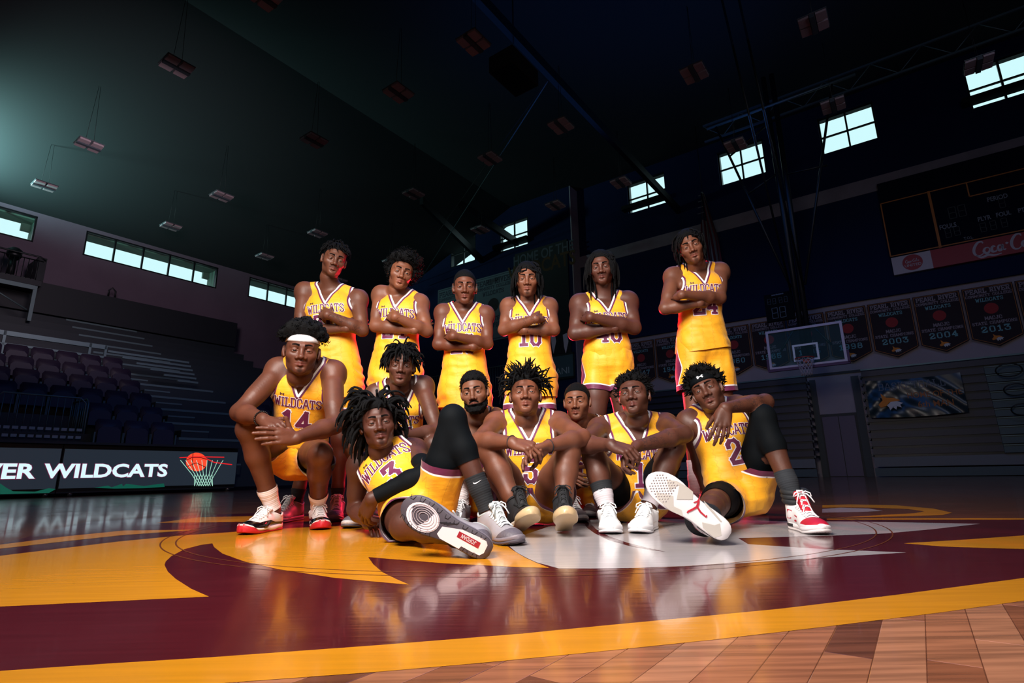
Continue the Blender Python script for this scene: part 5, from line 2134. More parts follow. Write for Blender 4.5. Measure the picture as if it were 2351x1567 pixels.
def hair_cap(q, thick, rough=.004, freq=90, lim=-.002, zmin=None, side=None, seed=0):
    """a close cap of hair with a bumpy surface"""
    m, k = 64, 40
    th = np.linspace(0, math.pi * .86, k)
    ph = np.arange(m) * 2 * math.pi / m
    T, Pp = np.meshgrid(th, ph, indexing='ij')
    d = np.stack([np.sin(T) * np.sin(Pp), np.sin(T) * np.cos(Pp), np.cos(T)], -1).reshape(-1, 3)
    r0 = cran_r(q, .001)
    _, sc = head_attrs(CRAN_C + d * cran_r(q), q)
    e = np.clip((sc - lim) / .02, 0, 1) ** .6
    g = thick * e
    if side is not None:
        zz = (CRAN_C + d * r0)[:, 2]
        g = g * (side + (1 - side) * np.clip((zz - .045) / .04, 0, 1))
    g = g + rough * vnoise(d * freq * .1 + seed) * np.clip(e * 1.2, 0, 1) + rough * .6 * vnoise(d * freq * .23 + seed + 7) * e
    P = CRAN_C + d * (r0 + g[:, None])
    idx = np.arange(k * m).reshape(k, m)
    a, b = idx[:-1], np.roll(idx[:-1], -1, 1)
    c, dd = np.roll(idx[1:], -1, 1), idx[1:]
    F = np.stack([a, dd, c, b], -1).reshape(-1, 4)
    V, Tt, _ = clip(P, F, sc - lim)
    if zmin is not None:
        V, Tt, _ = clip(V, Tt, V[:, 2] - zmin - .03 * np.clip(-V[:, 1] / .1, -.5, 0))
    return V, Tt


def locs(q, R, rng, n=70, length=(.10, .14), r=.0055, out=.35, stiff=.6, segs=9, sides=5, wob=.12, lim=.006, top_only=None, front=None, grav=1.0, fan=None, lay=0.0, part=0.0):
    """rope-like locs: each leaves the scalp along its normal and then hangs"""
    P, N = scalp_points(n, q, rng, lim, top_only)
    sel = rng.permutation(len(P))[:n]
    P, N = P[sel], N[sel]
    k = len(P)
    gl = R.T @ np.array([0, 0, -1.0])
    L = rng.uniform(length[0], length[1], k)
    if front is not None:
        L = np.where(P[:, 1] > .02, L * front, L)
    step = L / (segs - 1)
    pts = [P - N * .004]
    tg = gl[None] - N * (N @ gl)[:, None] + np.array([0, -.25, 0])[None] * (P[:, 1:2] < .05)
    tg /= np.linalg.norm(tg, axis=1)[:, None] + 1e-6
    d = N * (1 - lay) + tg * lay + rng.normal(0, .16, (k, 3))
    if part:                         # hair at the front falls to either side of the face
        fr_ = np.clip((P[:, 1] - .0) / .06, 0, 1) * part
        d[:, 0] += fr_ * np.where(P[:, 0] > 0, 1, -1) * 1.5
        d[:, 1] -= fr_ * .55
    if fan is not None:
        d = d + np.asarray(fan)
    d /= np.linalg.norm(d, axis=1)[:, None]
    for i in range(1, segs):
        t = i / (segs - 1)
        w = np.clip((t - out) / max(1e-3, 1 - out), 0, 1) * grav + .15 * grav
        d = d * stiff + (1 - stiff) * (gl[None] * w + d * (1 - w)) + rng.normal(0, wob, (k, 3)) * .5
        d /= np.linalg.norm(d, axis=1)[:, None]
        p = pts[-1] + d * step[:, None]
        if part:
            ff = (p[:, 1] > .035) & (p[:, 2] < .05) & (np.abs(p[:, 0]) < .062)
            p[:, 0] = np.where(ff & (rng.uniform(0, 1, k) < part), np.where(P[:, 0] > 0, 1, -1) * .066, p[:, 0])
        for c, rr in ((CRAN_C, cran_r(q, r * 1.1)), (np.array([0, .02, -.045]), np.array([.066 * q.get('wide', 1), .072, .085])), (np.array([0, -.045, -.12]), np.array([.064, .064, .10]))):
            e = (p - c) / rr
            l = np.linalg.norm(e, axis=1)
            p = np.where((l < 1)[:, None], c + (p - c) / np.maximum(l, .05)[:, None], p)
        pts.append(p)
    pts = np.stack(pts, 1)
    taper = np.interp(np.linspace(0, 1, segs), [0, .15, .8, 1], [.8, 1, .85, .35])
    rad = r * taper[None] * rng.uniform(.8, 1.2, (k, 1)) * (1 + .12 * np.sin(np.arange(segs) * 2.4)[None])
    return tubes_fast(pts, rad, sides)


def curls(q, rng, n=420, length=(.03, .05), r=.0022, coil=.006, turns=2.0, segs=9, grow=None, lim=.0, top_only=None, sides=3, bias=None, start=0.0):
    P, N = scalp_points(n, q, rng, lim, top_only)
    sel = rng.permutation(len(P))[:n]
    P, N = P[sel], N[sel]
    k = len(P)
    d = N + rng.normal(0, .35, (k, 3))
    if bias is not None:
        d = d + np.asarray(bias)
    d /= np.linalg.norm(d, axis=1)[:, None]
    ref = rng.normal(0, 1, (k, 3))
    X = np.cross(d, ref)
    X /= np.linalg.norm(X, axis=1)[:, None]
    Y = np.cross(d, X)
    L = rng.uniform(length[0], length[1], k)
    if grow is not None:
        L = L * grow(P)
    t = np.linspace(0, 1, segs)
    ph = rng.uniform(0, 6.28, k)[:, None] + turns * 2 * math.pi * t[None]
    c = coil * np.minimum(1, t * 3)
    pts = P[:, None] + d[:, None] * (L[:, None] * (start + (1 - start) * t[None]))[..., None] + c[None, :, None] * (np.cos(ph)[..., None] * X[:, None] + np.sin(ph)[..., None] * Y[:, None])
    rad = r * np.interp(t, [0, .7, 1], [1, .9, .4])
    return tubes_fast(pts, rad, sides)


def join(*vf):
    V, F, b = [], [], 0
    for v, f in vf:
        V.append(np.asarray(v))
        f = np.asarray(f)
        F.append(tri(f) + b)
        b += len(v)
    return np.concatenate(V), np.concatenate(F)


def make_hair(q, R, rng):
    k = q['hair']
    if k == 'twists_top':            # short two-strand twists on top, faded sides
        return join(hair_cap(q, .010, .002, 80, .004, side=.15), locs(q, R, rng, 120, (.045, .065), .0045, .1, .55, top_only=.055, segs=7, wob=.14), locs(q, R, rng, 14, (.05, .07), .0042, .05, .4, top_only=.085, segs=7, fan=(-1.2, .6, 0)))
    if k == 'curly_big':             # loose curly afro, bigger to one side
        return join(hair_cap(q, .040, .014, 75, .002, side=.6), curls(q, rng, 620, (.040, .062), .0030, .0075, 2.4, grow=lambda P: 1 + .25 * np.clip(P[:, 2] / .1, 0, 1) - 4 * np.clip(P[:, 0], -.05, .05), lim=.002, bias=(0, 0, .2), start=.25))
    if k == 'buzz':
        return hair_cap(q, .0055, .0012, 160, .001)
    if k == 'twists_chin':           # twists hanging to the jaw
        return join(hair_cap(q, .010, .003, 90, .003), locs(q, R, rng, 150, (.15, .20), .0052, .05, .42, wob=.09, front=.85, segs=14, lim=.004, lay=.72, part=.9))
    if k == 'locs_long':
        return join(hair_cap(q, .011, .003, 90, .003), locs(q, R, rng, 130, (.19, .25), .0064, .04, .40, wob=.06, front=.85, segs=15, lim=.004, lay=.8, part=1.0))
    if k == 'locs_mid':
        return join(hair_cap(q, .010, .003, 90, .003), locs(q, R, rng, 150, (.10, .145), .0052, .08, .42, wob=.11, front=.78, segs=11, lim=.004, lay=.65, part=.8))
    if k == 'afro_band':             # afro pushed up by a headband
        return join(hair_cap(q, .050, .014, 70, .010, zmin=.072, seed=3), curls(q, rng, 640, (.044, .064), .0028, .0065, 2.2, lim=.026, top_only=.058, bias=(0, .15, .1), start=.3))
    if k == 'locs_fringe':           # short locs falling over the forehead
        return join(hair_cap(q, .016, .004, 70, .006, side=.3), locs(q, R, rng, 150, (.070, .105), .0060, .18, .60, wob=.16, top_only=.040, segs=9, lay=.3), locs(q, R, rng, 26, (.085, .105), .0055, .05, .45, top_only=.078, segs=9, fan=(0, 1.6, -.2), wob=.08, lay=.4))
    if k == 'locs_wild':             # thick longer locs flaring outwards
        return join(hair_cap(q, .018, .004, 70, .004), locs(q, R, rng, 170, (.13, .18), .0078, .16, .66, wob=.15, segs=12, front=.60, lim=.006, lay=.25))
    if k == 'curly_fade':
        return join(hair_cap(q, .013, .003, 130, .002, side=.4), curls(q, rng, 380, (.014, .022), .0022, .004, 1.5, segs=7, lim=.006, top_only=.02))
    if k == 'locs_up':               # thin locs standing up and out
        return join(hair_cap(q, .012, .003, 90, .004, side=.25), locs(q, R, rng, 120, (.07, .125), .0048, .55, .86, wob=.30, top_only=.050, segs=10, grav=.55), locs(q, R, rng, 44, (.10, .15), .0048, .15, .55, wob=.15, top_only=.045, segs=10, lim=.004))
    if k == 'sponge':                # short coiled twists
        return join(hair_cap(q, .020, .005, 80, .003, side=.45), curls(q, rng, 330, (.030, .044), .0034, .004, 1.2, segs=7, lim=.004, top_only=.005, sides=4, bias=(0, 0, .2)))
    if k == 'twists_band':
        return join(hair_cap(q, .030, .008, 60, .016, zmin=.045, seed=5), curls(q, rng, 330, (.040, .058), .0036, .005, 1.3, segs=8, lim=.016, top_only=.020, sides=4, bias=(0, .1, .1)))
    return hair_cap(q, .006)


def beard_mesh(q, V, at, N):
    pass


# ------------------------------------------------------------------ flat emblems, as polygons in a unit frame
def emblem_interlock():
    """two opposed horseshoe arcs crossing each other: quads in the unit frame, about 1.6 wide"""
    V, F = [], []
    for s in (1, -1):
        a = np.array(arc(0, s * .62, .78, 205, 335, 12, .60)) if s > 0 else np.array(arc(0, s * .62, .78, 25, 155, 12, .60))
        d = np.gradient(a, axis=0)
        d /= np.linalg.norm(d, axis=1)[:, None]
        n = np.stack([-d[:, 1], d[:, 0]], 1)
        w = .085 + .17 * np.abs(np.linspace(-1, 1, len(a))) ** 2.2
        i0 = len(V)
        for p, nn, ww in zip(a, n, w):
            V += [tuple(p - nn * ww), tuple(p + nn * ww)]
        F += [(i0 + 2 * i, i0 + 2 * i + 2, i0 + 2 * i + 3, i0 + 2 * i + 1) for i in range(len(a) - 1)]
    return np.array(V) * .8, F


LEAPER = [[(-.07, .95), (.03, .97), (.06, .87), (-.03, .83), (-.07, .88)], [(-.04, .86), (.02, .85), (.05, .55), (-.03, .52)],
          [(-.06, .55), (.06, .57), (.10, .42), (.03, .36), (-.07, .42)], [(-.10, .40), (.04, .40), (.10, .05), (-.06, .02)], [(.05, .36), (.26, .22), (.30, .26), (.10, .44)],
          [(-.07, .08), (.07, .10), (.30, -.18), (.52, -.42), (.44, -.50), (.20, -.26)], [(-.07, .10), (.05, .04), (-.22, -.20), (-.60, -.34), (-.62, -.24), (-.30, -.10)],
          [(.44, -.42), (.52, -.42), (.56, -.56), (.46, -.58)], [(-.60, -.34), (-.66, -.18), (-.74, -.20), (-.70, -.36)]]


def polys_to_vf(polys):
    V, F = [], []
    for p in polys:
        F.append(tuple(range(len(V), len(V) + len(p))))
        V += p
    return np.array(V), F


SWOOSH = [(-.5, .02), (-.42, -.16), (-.25, -.20), (.0, -.12), (.55, .22), (.0, 0.0), (-.22, -.06), (-.38, -.04)]


def drape(bvh, P, dr, lift, reach=.5):
    """throw points P along direction dr on to a surface"""
    dr = Vector(dr)
    out = []
    last = None
    for p in P:
        h = bvh.ray_cast(Vector(p) - dr * reach, dr, reach * 2)
        if h[0] is not None:
            last = h[0]
            out.append(h[0] - dr * lift)
        else:
            h = bvh.find_nearest(Vector(p))
            out.append((h[0] if h[0] is not None else Vector(p)) - dr * lift)
    return np.array([tuple(v) for v in out])

# ------------------------------------------------------------------ sneakers (local: y from heel 0 to toe .31, z up from the floor)
SL = .31
_T = np.array([0, .015, .04, .08, .14, .25, .42, .55, .68, .78, .86, .92, .96, .985, 1.0])
_Wd = np.interp(_T, [0, .015, .04, .08, .14, .25, .42, .55, .68, .78, .86, .92, .96, .985, 1.0],
                [.010, .019, .0265, .0325, .0355, .0360, .0350, .0410, .0495, .0505, .0465, .0380, .0285, .0185, .008])


def half_w(t):
    return np.interp(t, _T, _Wd)


def z_bot(t):
    return .016 * np.clip((t - .66) / .34, 0, 1) ** 2 + .005 * np.clip((.12 - t) / .12, 0, 1) ** 2


def sole_loft(lo, hi, gw=0.0, t0=0.0, t1=1.0, n=40):
    """slab of the sole between two height functions of t"""
    ts = (1 - np.cos(np.linspace(0, math.pi, n))) / 2 * (t1 - t0) + t0
    V, F = [], []
    for t in ts:
        w = half_w(t) + gw
        a, b = lo(t), hi(t)
        y = t * SL
        m = (a + b) / 2
        V += [(-w * .97, y, b), (-w * 1.02, y, m), (-w * .97, y, a + .0015), (-w * .90, y, a), (w * .90, y, a), (w * .97, y, a + .0015), (w * 1.02, y, m), (w * .97, y, b)]
    k = 8
    for i in range(n - 1):
        for j in range(k):
            l = (j + 1) % k
            F.append((i * k + j, i * k + l, (i + 1) * k + l, (i + 1) * k + j))
    F.append(tuple(range(k - 1, -1, -1)))
    F.append(tuple((n - 1) * k + j for j in range(k)))
    return V, F


SHOE = {
    # name: collar height, colours ...
    'patent': dict(h=.078, upper=(236, 226, 226), toe=(9, 11, 16), mid=(238, 232, 232), out=(190, 22, 40), lace=(238, 232, 232), tongue=(236, 228, 228), red_toe=True),
    'grey': dict(h=.100, upper=(150, 146, 152), toe=(92, 86, 94), mid=(120, 112, 120), out=(70, 63, 72), lace=(232, 236, 238), tongue=(160, 166, 166), logo=(220, 30, 38), sole='oval', mudguard=True),
    'gum': dict(h=.128, upper=(18, 18, 22), toe=(30, 26, 22), mid=(226, 212, 196), out=(196, 168, 128), lace=(16, 17, 20), tongue=(18, 18, 22), wrap=True),
    'white': dict(h=.080, upper=(240, 242, 243), toe=(236, 238, 240), mid=(240, 240, 242), out=(236, 234, 236), lace=(244, 246, 247), tongue=(240, 242, 243), thick=True),
    'red': dict(h=.118, upper=(240, 238, 240), toe=(188, 22, 52), mid=(240, 236, 238), out=(228, 222, 222), lace=(245, 243, 245), tongue=(196, 14, 44), logo=(40, 10, 16), panels=(188, 22, 52), collar=(30, 33, 37), sole='ice'),
    'plain': dict(h=.090, upper=(120, 116, 122), toe=(100, 96, 102), mid=(200, 196, 198), out=(90, 84, 90), lace=(210, 210, 212), tongue=(130, 126, 130)),
}
SHOE_CACHE = {}


def shoe_parts(style):
    if style in SHOE_CACHE:
        return SHOE_CACHE[style]
    q = SHOE[style]
    C = lambda key, name, rough=.5, **kw: mat('sneaker_%s_%s' % (style, name), srgb(*q[key]), rough, **kw)
    hc = q['h']
    thick = .008 if q.get('thick') else 0
    zt = lambda t: float(np.interp(t, [0, .15, .45, .7, .9, 1], [.034, .031, .026, .024, .026, .030])) + thick + z_bot(t) * .8
    zm = lambda t: z_bot(t) + (.010 if not q.get('red_toe') else float(np.interp(t, [0, .2, .3, .42, .5, .8, .9, 1], [.011, .011, .006, .006, .012, .013, .030, .036])))
    if q.get('wrap'):
        zm = lambda t: z_bot(t) + float(np.interp(t, [0, .2, .45, .6, .75, .9, 1], [.012, .014, .012, .022, .026, .028, .030]))
        zt2 = zt
        zt = lambda t: max(zt2(t), zm(t) + .001)
    parts = []
    g = []
    A = lambda p, k=.012, op='u': g.append((p, k, op))
    hy = min(hc, .095)
    A(RC((0, .040, .040), (0, .048, hy), .0345, .0345), 0)
    A(RC((0, .048, .050), (0, .150, .046), .0345, .0360), .02)
    A(RC((0, .075, hy - .005), (0, .178, .050), .0330, .0310), .02)
    A(EL((0, .205, .030), (.0490, .080, .0360)), .015)
    A(EL((0, .250, .028), (.0450, .052, .0310)), .012)
    A(RC((0, .062, .070), (0, .060, hc + .035), .0400, .0440), .02)
    V, F = sdf_mesh(g, .0040)
    V, T, _ = clip(V, F, V[:, 2] - .014)
    col = np.interp(V[:, 1], [0, .025, .062, .100, .140], [hc + .006, hc + .004, hc - .010, hc + .012, hc + .05]) - V[:, 2]
    V, T, _ = clip(V, T, col)
    # flatten on to the sole line so that the upper sits inside the sole
    x, y, z = V.T
    t = y / SL
    toe_m = z * 0 - 1
    if q.get('red_toe'):             # patent band sweeping round the toe and back along the sides
        toe_m = np.interp(t, [0, .30, .45, .60, .72, .80, .86], [.040, .044, .056, .054, .050, .056, .09]) - z
    elif q.get('mudguard'):
        toe_m = np.maximum(np.interp(t, [.60, .74, .82, .9], [.0, .040, .060, .09]) - z, np.interp(t, [0, .10, .22, .3], [.075, .070, .030, .0]) - z)
    elif q.get('panels'):
        toe_m = np.interp(t, [.55, .66, .76, .84, .93, .97], [-.02, .045, .080, .085, .080, .0]) - z
        toe_m = np.minimum(toe_m, z - np.interp(t, [.6, .8, .95], [.038, .036, .040]))
    else:
        toe_m = np.interp(t, [.66, .78, .86], [.0, .050, .09]) - z
    Va, Ta, _ = clip(V, T, -toe_m)
    Vb, Tb, _ = clip(V, T, toe_m)
    nb = vnormals(V, T)
    bvh = BVHTree.FromPolygons([tuple(v) for v in V], [tuple(t_) for t_ in T])
    M_up = C('upper', 'leather', .48 if style != 'gum' else .8, bump=(180, .2, .002))
    parts.append(('sneaker', Va, Ta, M_up, True, {}))
    if len(Tb):
        parts.append(('toe_panel', Vb, Tb, C('toe', 'panel', .12 if q.get('red_toe') else .55, bump=((120, .8, .003) if q.get('mudguard') else None), coat=.8 if q.get('red_toe') else 0), True, {}))
    a, b = sole_loft(z_bot, zm, .0015)
    parts.append(('outsole', a, b, C('out', 'outsole', .35 if q.get('wrap') else .6), True, {}))
    a, b = sole_loft(lambda t_: zm(t_) + .0002, zt, .001 if not q.get('wrap') else -.001)
    parts.append(('midsole', a, b, C('mid', 'midsole', .5), True, {}))
    # collar lining / padded collar
    ring = []
    for i in range(28):
        an = i / 28 * 2 * math.pi
        yy = .060 - .0435 * math.cos(an)
        ring.append((.0415 * math.sin(an), yy, float(np.interp(yy, [.016, .03, .062, .100], [hc + .006, hc + .004, hc - .009, hc + .010]))))
    a, b = tube(ring, .0055, 6, closed=True)
    parts.append(('collar', a, b, C('collar' if 'collar' in q else 'tongue', 'collar', .7), True, {}))
    if 'collar' in q:
        for dz_ in (0, .020, .040):
            rg = [((.043 + dz_ * .1) * math.sin(i / 26 * 6.2832), .060 - .046 * math.cos(i / 26 * 6.2832), hc + .004 + dz_ + .006 * math.cos(i / 26 * 6.2832)) for i in range(26)]
            a, b = tube(rg, .014, 8, closed=True)
            parts.append(('padded_collar', a, b, C('collar', 'collar', .7), True, {}))
        a, b = sole_loft(lambda t_: z_bot(t_) + .013, lambda t_: z_bot(t_) + .027, .0035, .05, .30, 12)
        parts.append(('heel_clip', a, b, C('collar', 'collar', .7), True, {}))
    # side panels
    if q.get('panels'):
        for s in (-1, 1):
            for pl in ([(.055, .048), (.085, .048), (.098, .085), (.070, .088)], [(.112, .040), (.140, .038), (.152, .062), (.126, .068)]):
                P = []
                for (yy, zz) in pl:
                    h = bvh.ray_cast(Vector((s * .12, yy, zz)), Vector((-s, 0, 0)))
                    P.append((h[0].x + s * .0012, yy, zz) if h[0] else (s * .04, yy, zz))
                parts.append(('side_panel', P, [(0, 1, 2, 3)] if s > 0 else [(3, 2, 1, 0)], C('panels', 'panel_red', .5), False, {}))
    # tongue
    n = 9
    tv, tf = [], []
    top = hc + (.052 if hc > .095 else .036)
    for i in range(n):
        f = i / (n - 1)
        yy = .192 - .072 * f
        zz = .072 + (top - .072) * f ** .8
        w = (.020 + .010 * f) * (1 if i < n - 1 else .72)
        for xx in (-1, -.5, 0, .5, 1):
            tv.append((xx * w, yy + .008 * xx * xx * -1, zz - .006 * xx * xx))
        for xx in (1, .5, 0, -.5, -1):
            tv.append((xx * w, yy - .009 - .008 * xx * xx, zz - .002 - .006 * xx * xx))
    for i in range(n - 1):
        for j in range(10):
            l = (j + 1) % 10
            tf.append((i * 10 + j, i * 10 + l, (i + 1) * 10 + l, (i + 1) * 10 + j))
    tf.append(tuple(range(9, -1, -1)))
    tf.append(tuple((n - 1) * 10 + j for j in range(10)))
    parts.append(('tongue', tv, tf, C('tongue', 'tongue', .65), True, {}))
    if 'logo' in q:
        lv, lf = polys_to_vf(LEAPER)
        f = .83
        yy, zz = .190 - .092 * f, .072 + (top - .072) * f ** .8
        d = np.array([0, -.072, (top - .072) * 1.0])
        d /= np.linalg.norm(d)
        nn = np.array([0, d[2], -d[1]])
        P = np.array([0, yy, zz]) + lv[:, :1] * np.array([-.0165, 0, 0]) + lv[:, 1:] * d * .0165 + nn * .0045
        parts.append(('emblem', P, lf, C('logo', 'emblem', .5), False, {}))
    # laces
    LV = []
    rows = 6
    for i in range(rows):
        f = i / (rows - 1)
        yy = .207 - .082 * f
        for sgn in (1, -1):
            pts = []
            for j in range(8):
                u = j / 7 * 2 - 1
                yq = yy + sgn * u * .007
                h = bvh.ray_cast(Vector((u * .027, yq, .3)), Vector((0, 0, -1)))
                zq = h[0].z if h[0] is not None else .09
                zq = max(zq, (.072 + (top - .072) * np.clip((.192 - yq) / .072, 0, 1) ** .8 - .003) if abs(u) < .7 else 0)
                pts.append((u * .027, yq, zq + .0035 + .002 * (1 - u * u)))
            LV.append(tube(pts, .0030, 5))
    cz = .072 + (top - .072) * .80 + .006
    for s in (-1, 1):                # bow loops and loose ends
        LV.append(tube([(0, .134, cz), (s * .014, .144, cz + .010), (s * .032, .146, cz + .002), (s * .038, .142, cz - .012), (s * .028, .140, cz - .010), (s * .010, .138, cz)], .0028, 5))
        LV.append(tube([(0, .136, cz), (s * .016, .148, cz), (s * .028, .160, cz - .018), (s * .036, .168, cz - .036)], .0028, 5))
    mb = MB()
    for a, b in LV:
        mb.add(a, b)
    parts.append(('laces', mb.V, mb.F, C('lace', 'laces', .8), True, {}))
    # what shows of the sole from below
    bz = lambda y_: float(z_bot(y_ / SL))
    dn = np.array([0, 0, -1.0])

    def flat(name, poly, m, lift=.0012):
        """flat piece on the underside; poly of (x, t)"""
        pts = []
        for i in range(len(poly)):
            p, r = poly[i], poly[(i + 1) % len(poly)]
            k = max(1, int(abs(p[1] - r[1]) / .04))
            for j in range(k):
                pts.append((p[0] + (r[0] - p[0]) * j / k, p[1] + (r[1] - p[1]) * j / k))
        V_ = [(p[0], p[1] * SL, bz(p[1] * SL) - lift) for p in pts]
        parts.append((name, V_, [tuple(range(len(V_)))], m, False, {}))
    if q.get('sole') == 'oval':
        mw = mat('sole_white_rubber', srgb(226, 214, 218), .55)
        mg = mat('sole_dark_groove', srgb(38, 33, 40), .7)
        ov = [(x_ * 1.0 + .004, y_) for x_, y_ in arc(0, .745, .0405, 0, 345, 23, .180)]
        flat('sole_window', ov, mw)
        for rr in (.30, .46, .62, .78, .92):
            a, b = tube([(x_ + .004 - .004 * (1 - rr), y_ * SL, bz(y_ * SL) - .0012) for x_, y_ in arc(0, .735, .0395 * rr, 0, 350, 30, .175 * rr)], .0011, 4, closed=True)
            parts.append(('sole_ring', a, b, mat('sole_ring_rubber', srgb(176, 162, 168), .6), True, {}))
        pan = [(-.014, .055), (.010, .055), (.022, .085), (.024, .16), (.024, .28), (.034, .29), (.034, .50), (.026, .545), (.0, .53), (-.020, .34), (-.025, .13), (-.023, .08)]
        flat('sole_window', pan, mw)
        lab = [(-.012, .125), (.006, .125), (.006, .36), (-.012, .36)]
        flat('sole_label', lab, mat('sole_red_label', srgb(150, 26, 40), .5), .0022)
        v_, f_ = stroke_quads('JORDAN', .0105, .8, gap=.9, serif=False)
        P = np.array([-.003, .2425 * SL, -.0030]) + v_[:, :1] * .98 * np.array([0, 1, 0]) + v_[:, 1:] * np.array([1, 0, 0]) + np.array([-.0055, 0, 0])
        parts.append(('sole_lettering', P, f_, mw, False, {}))
        for i in range(9):           # tread grooves down both sides
            for s in (-1, 1):
                t_ = .10 + i * .1
                if s > 0 and .3 < t_ < .56:
                    continue
                w = half_w(t_)
                a, b = tube([(s * w * .98, t_ * SL, bz(t_ * SL) - .0004), (s * w * .70, t_ * SL + .004, bz(t_ * SL) - .0004), (s * w * .66, (t_ + .045) * SL, bz((t_ + .045) * SL) - .0004), (s * w * .95, (t_ + .05) * SL, bz((t_ + .05) * SL) - .0004)], .0011, 4)
                parts.append(('sole_groove', a, b, mg, True, {}))
        for i in range(4):
            a, b = tube([(-.030 + .004 * i, (.40 + .035 * i) * SL, -.0004), (-.010 + .002 * i, (.50 + .03 * i) * SL, -.0004)], .0012, 4)
            parts.append(('sole_groove', a, b, mg, True, {}))
    if q.get('sole') == 'ice':
        mi = mat('sole_clear_rubber', srgb(186, 180, 172), .25)
        md = mat('sole_dimple', srgb(168, 160, 160), .6)
        mr = mat('sole_red_print', srgb(176, 28, 48), .5)
        for pl in ([(.0255, .853), (.043, .807), (.049, .639), (.0405, .492), (.026, .538), (.031, .630), (.0035, .689)],
                   [(-.027, .842), (-.0035, .754), (-.038, .700), (.007, .640), (-.024, .505), (-.046, .545), (-.0475, .620), (-.044, .738)],
                   [(.0185, .302), (.031, .266), (.036, .119), (.0155, .071), (-.013, .149), (.002, .184)],
                   [(-.043, .410), (-.034, .368), (-.018, .150), (-.022, .143), (-.034, .270)]):
            flat('sole_window', pl, mi)
        lv, lf = polys_to_vf(LEAPER)
        lv = lv * np.array([1.0, 1.0])
        P = np.array([-.010, .425 * SL, -.0026]) + lv[:, :1] * np.array([.012, .050, 0]) + lv[:, 1:] * np.array([-.046, .016, 0])
        parts.append(('sole_emblem', P, lf, mr, False, {}))
        mb = MB()
        for i in range(11):
            for j in range(7):
                t_, xx = .72 + i * .022, -.033 + j * .011 + (i % 2) * .0055
                if abs(xx) < half_w(t_) * .82:
                    a, b = tube([(xx, t_ * SL, bz(t_ * SL) - .0004), (xx, t_ * SL, bz(t_ * SL) - .0016)], .0028, 6)
                    mb.add(a, b)
        parts.append(('sole_studs', mb.V, mb.F, md, True, {'kind': 'stuff'}))
    out = []
    for nm, v_, f_, m_, sm, pr in parts:
        out.append((nm, mesh_data('sneaker_' + style + '_' + nm, v_, f_ if not isinstance(f_, np.ndarray) else f_, [m_], sm), pr))
    SHOE_CACHE[style] = out
    return out


def put_shoe(root, base, style, o, fwd, up, s=1.0, label=None):
    fwd = np.asarray(fwd, float)
    fwd = fwd / np.linalg.norm(fwd)
    up = np.asarray(up, float)
    up = up - fwd * (up @ fwd)
    up /= np.linalg.norm(up)
    x = np.cross(fwd, up)
    M = Matrix.Identity(4)
    for i in range(3):
        M[i][0], M[i][1], M[i][2], M[i][3] = x[i] * s, fwd[i] * s, up[i] * s, o[i] - base[i]
    main = None
    for nm, me, pr in shoe_parts(style):
        ob = bpy.data.objects.new(nm, me)
        COL.objects.link(ob)
        if main is None:
            main = ob
            ob.parent = root
            ob.matrix_local = M
            if label:
                ob['label'] = label
        else:
            ob.parent = main
        for k, v in pr.items():
            ob[k] = v
    return main

# ------------------------------------------------------------------ a player
def unit(v):
    v = np.asarray(v, float)
    return v / (np.linalg.norm(v) + 1e-12)


POSES = {
    'relax': dict(curl=(28, 32, 18), spread=5, thumb=(42, 25, 12)),
    'droop': dict(curl=[(14, 22, 14), (16, 22, 14), (22, 26, 16), (28, 30, 18)], spread=7, thumb=(34, 38, 8)),
    'flat': dict(curl=(8, 12, 8), spread=3, thumb=(38, 18, 8)),
    'lay': dict(curl=[(20, 22, 12), (22, 24, 12), (24, 26, 14), (26, 28, 16)], spread=3, thumb=(70, 5, 5)),
    'grip': dict(curl=[(50, 55, 30), (55, 58, 30), (58, 60, 30), (60, 62, 32)], spread=3, thumb=(40, 55, 30)),
    'fist': dict(curl=(70, 85, 50), spread=2, thumb=(30, 60, 35)),
    'floor': dict(curl=[(10, 30, 30), (12, 32, 30), (14, 34, 30), (16, 34, 30)], spread=9, thumb=(50, 30, 10)),
}
PEOPLE = []


def at_px_z(px, Y, z):
    """the point at depth Y and height z that stands under pixel column px"""
    a, b = 0.0, float(H_PX) * 2
    for _ in range(40):
        m = (a + b) / 2
        if at_y(px, m, Y)[2] > z:
            a = m
        else:
            b = m
    return at_y(px, a, Y)


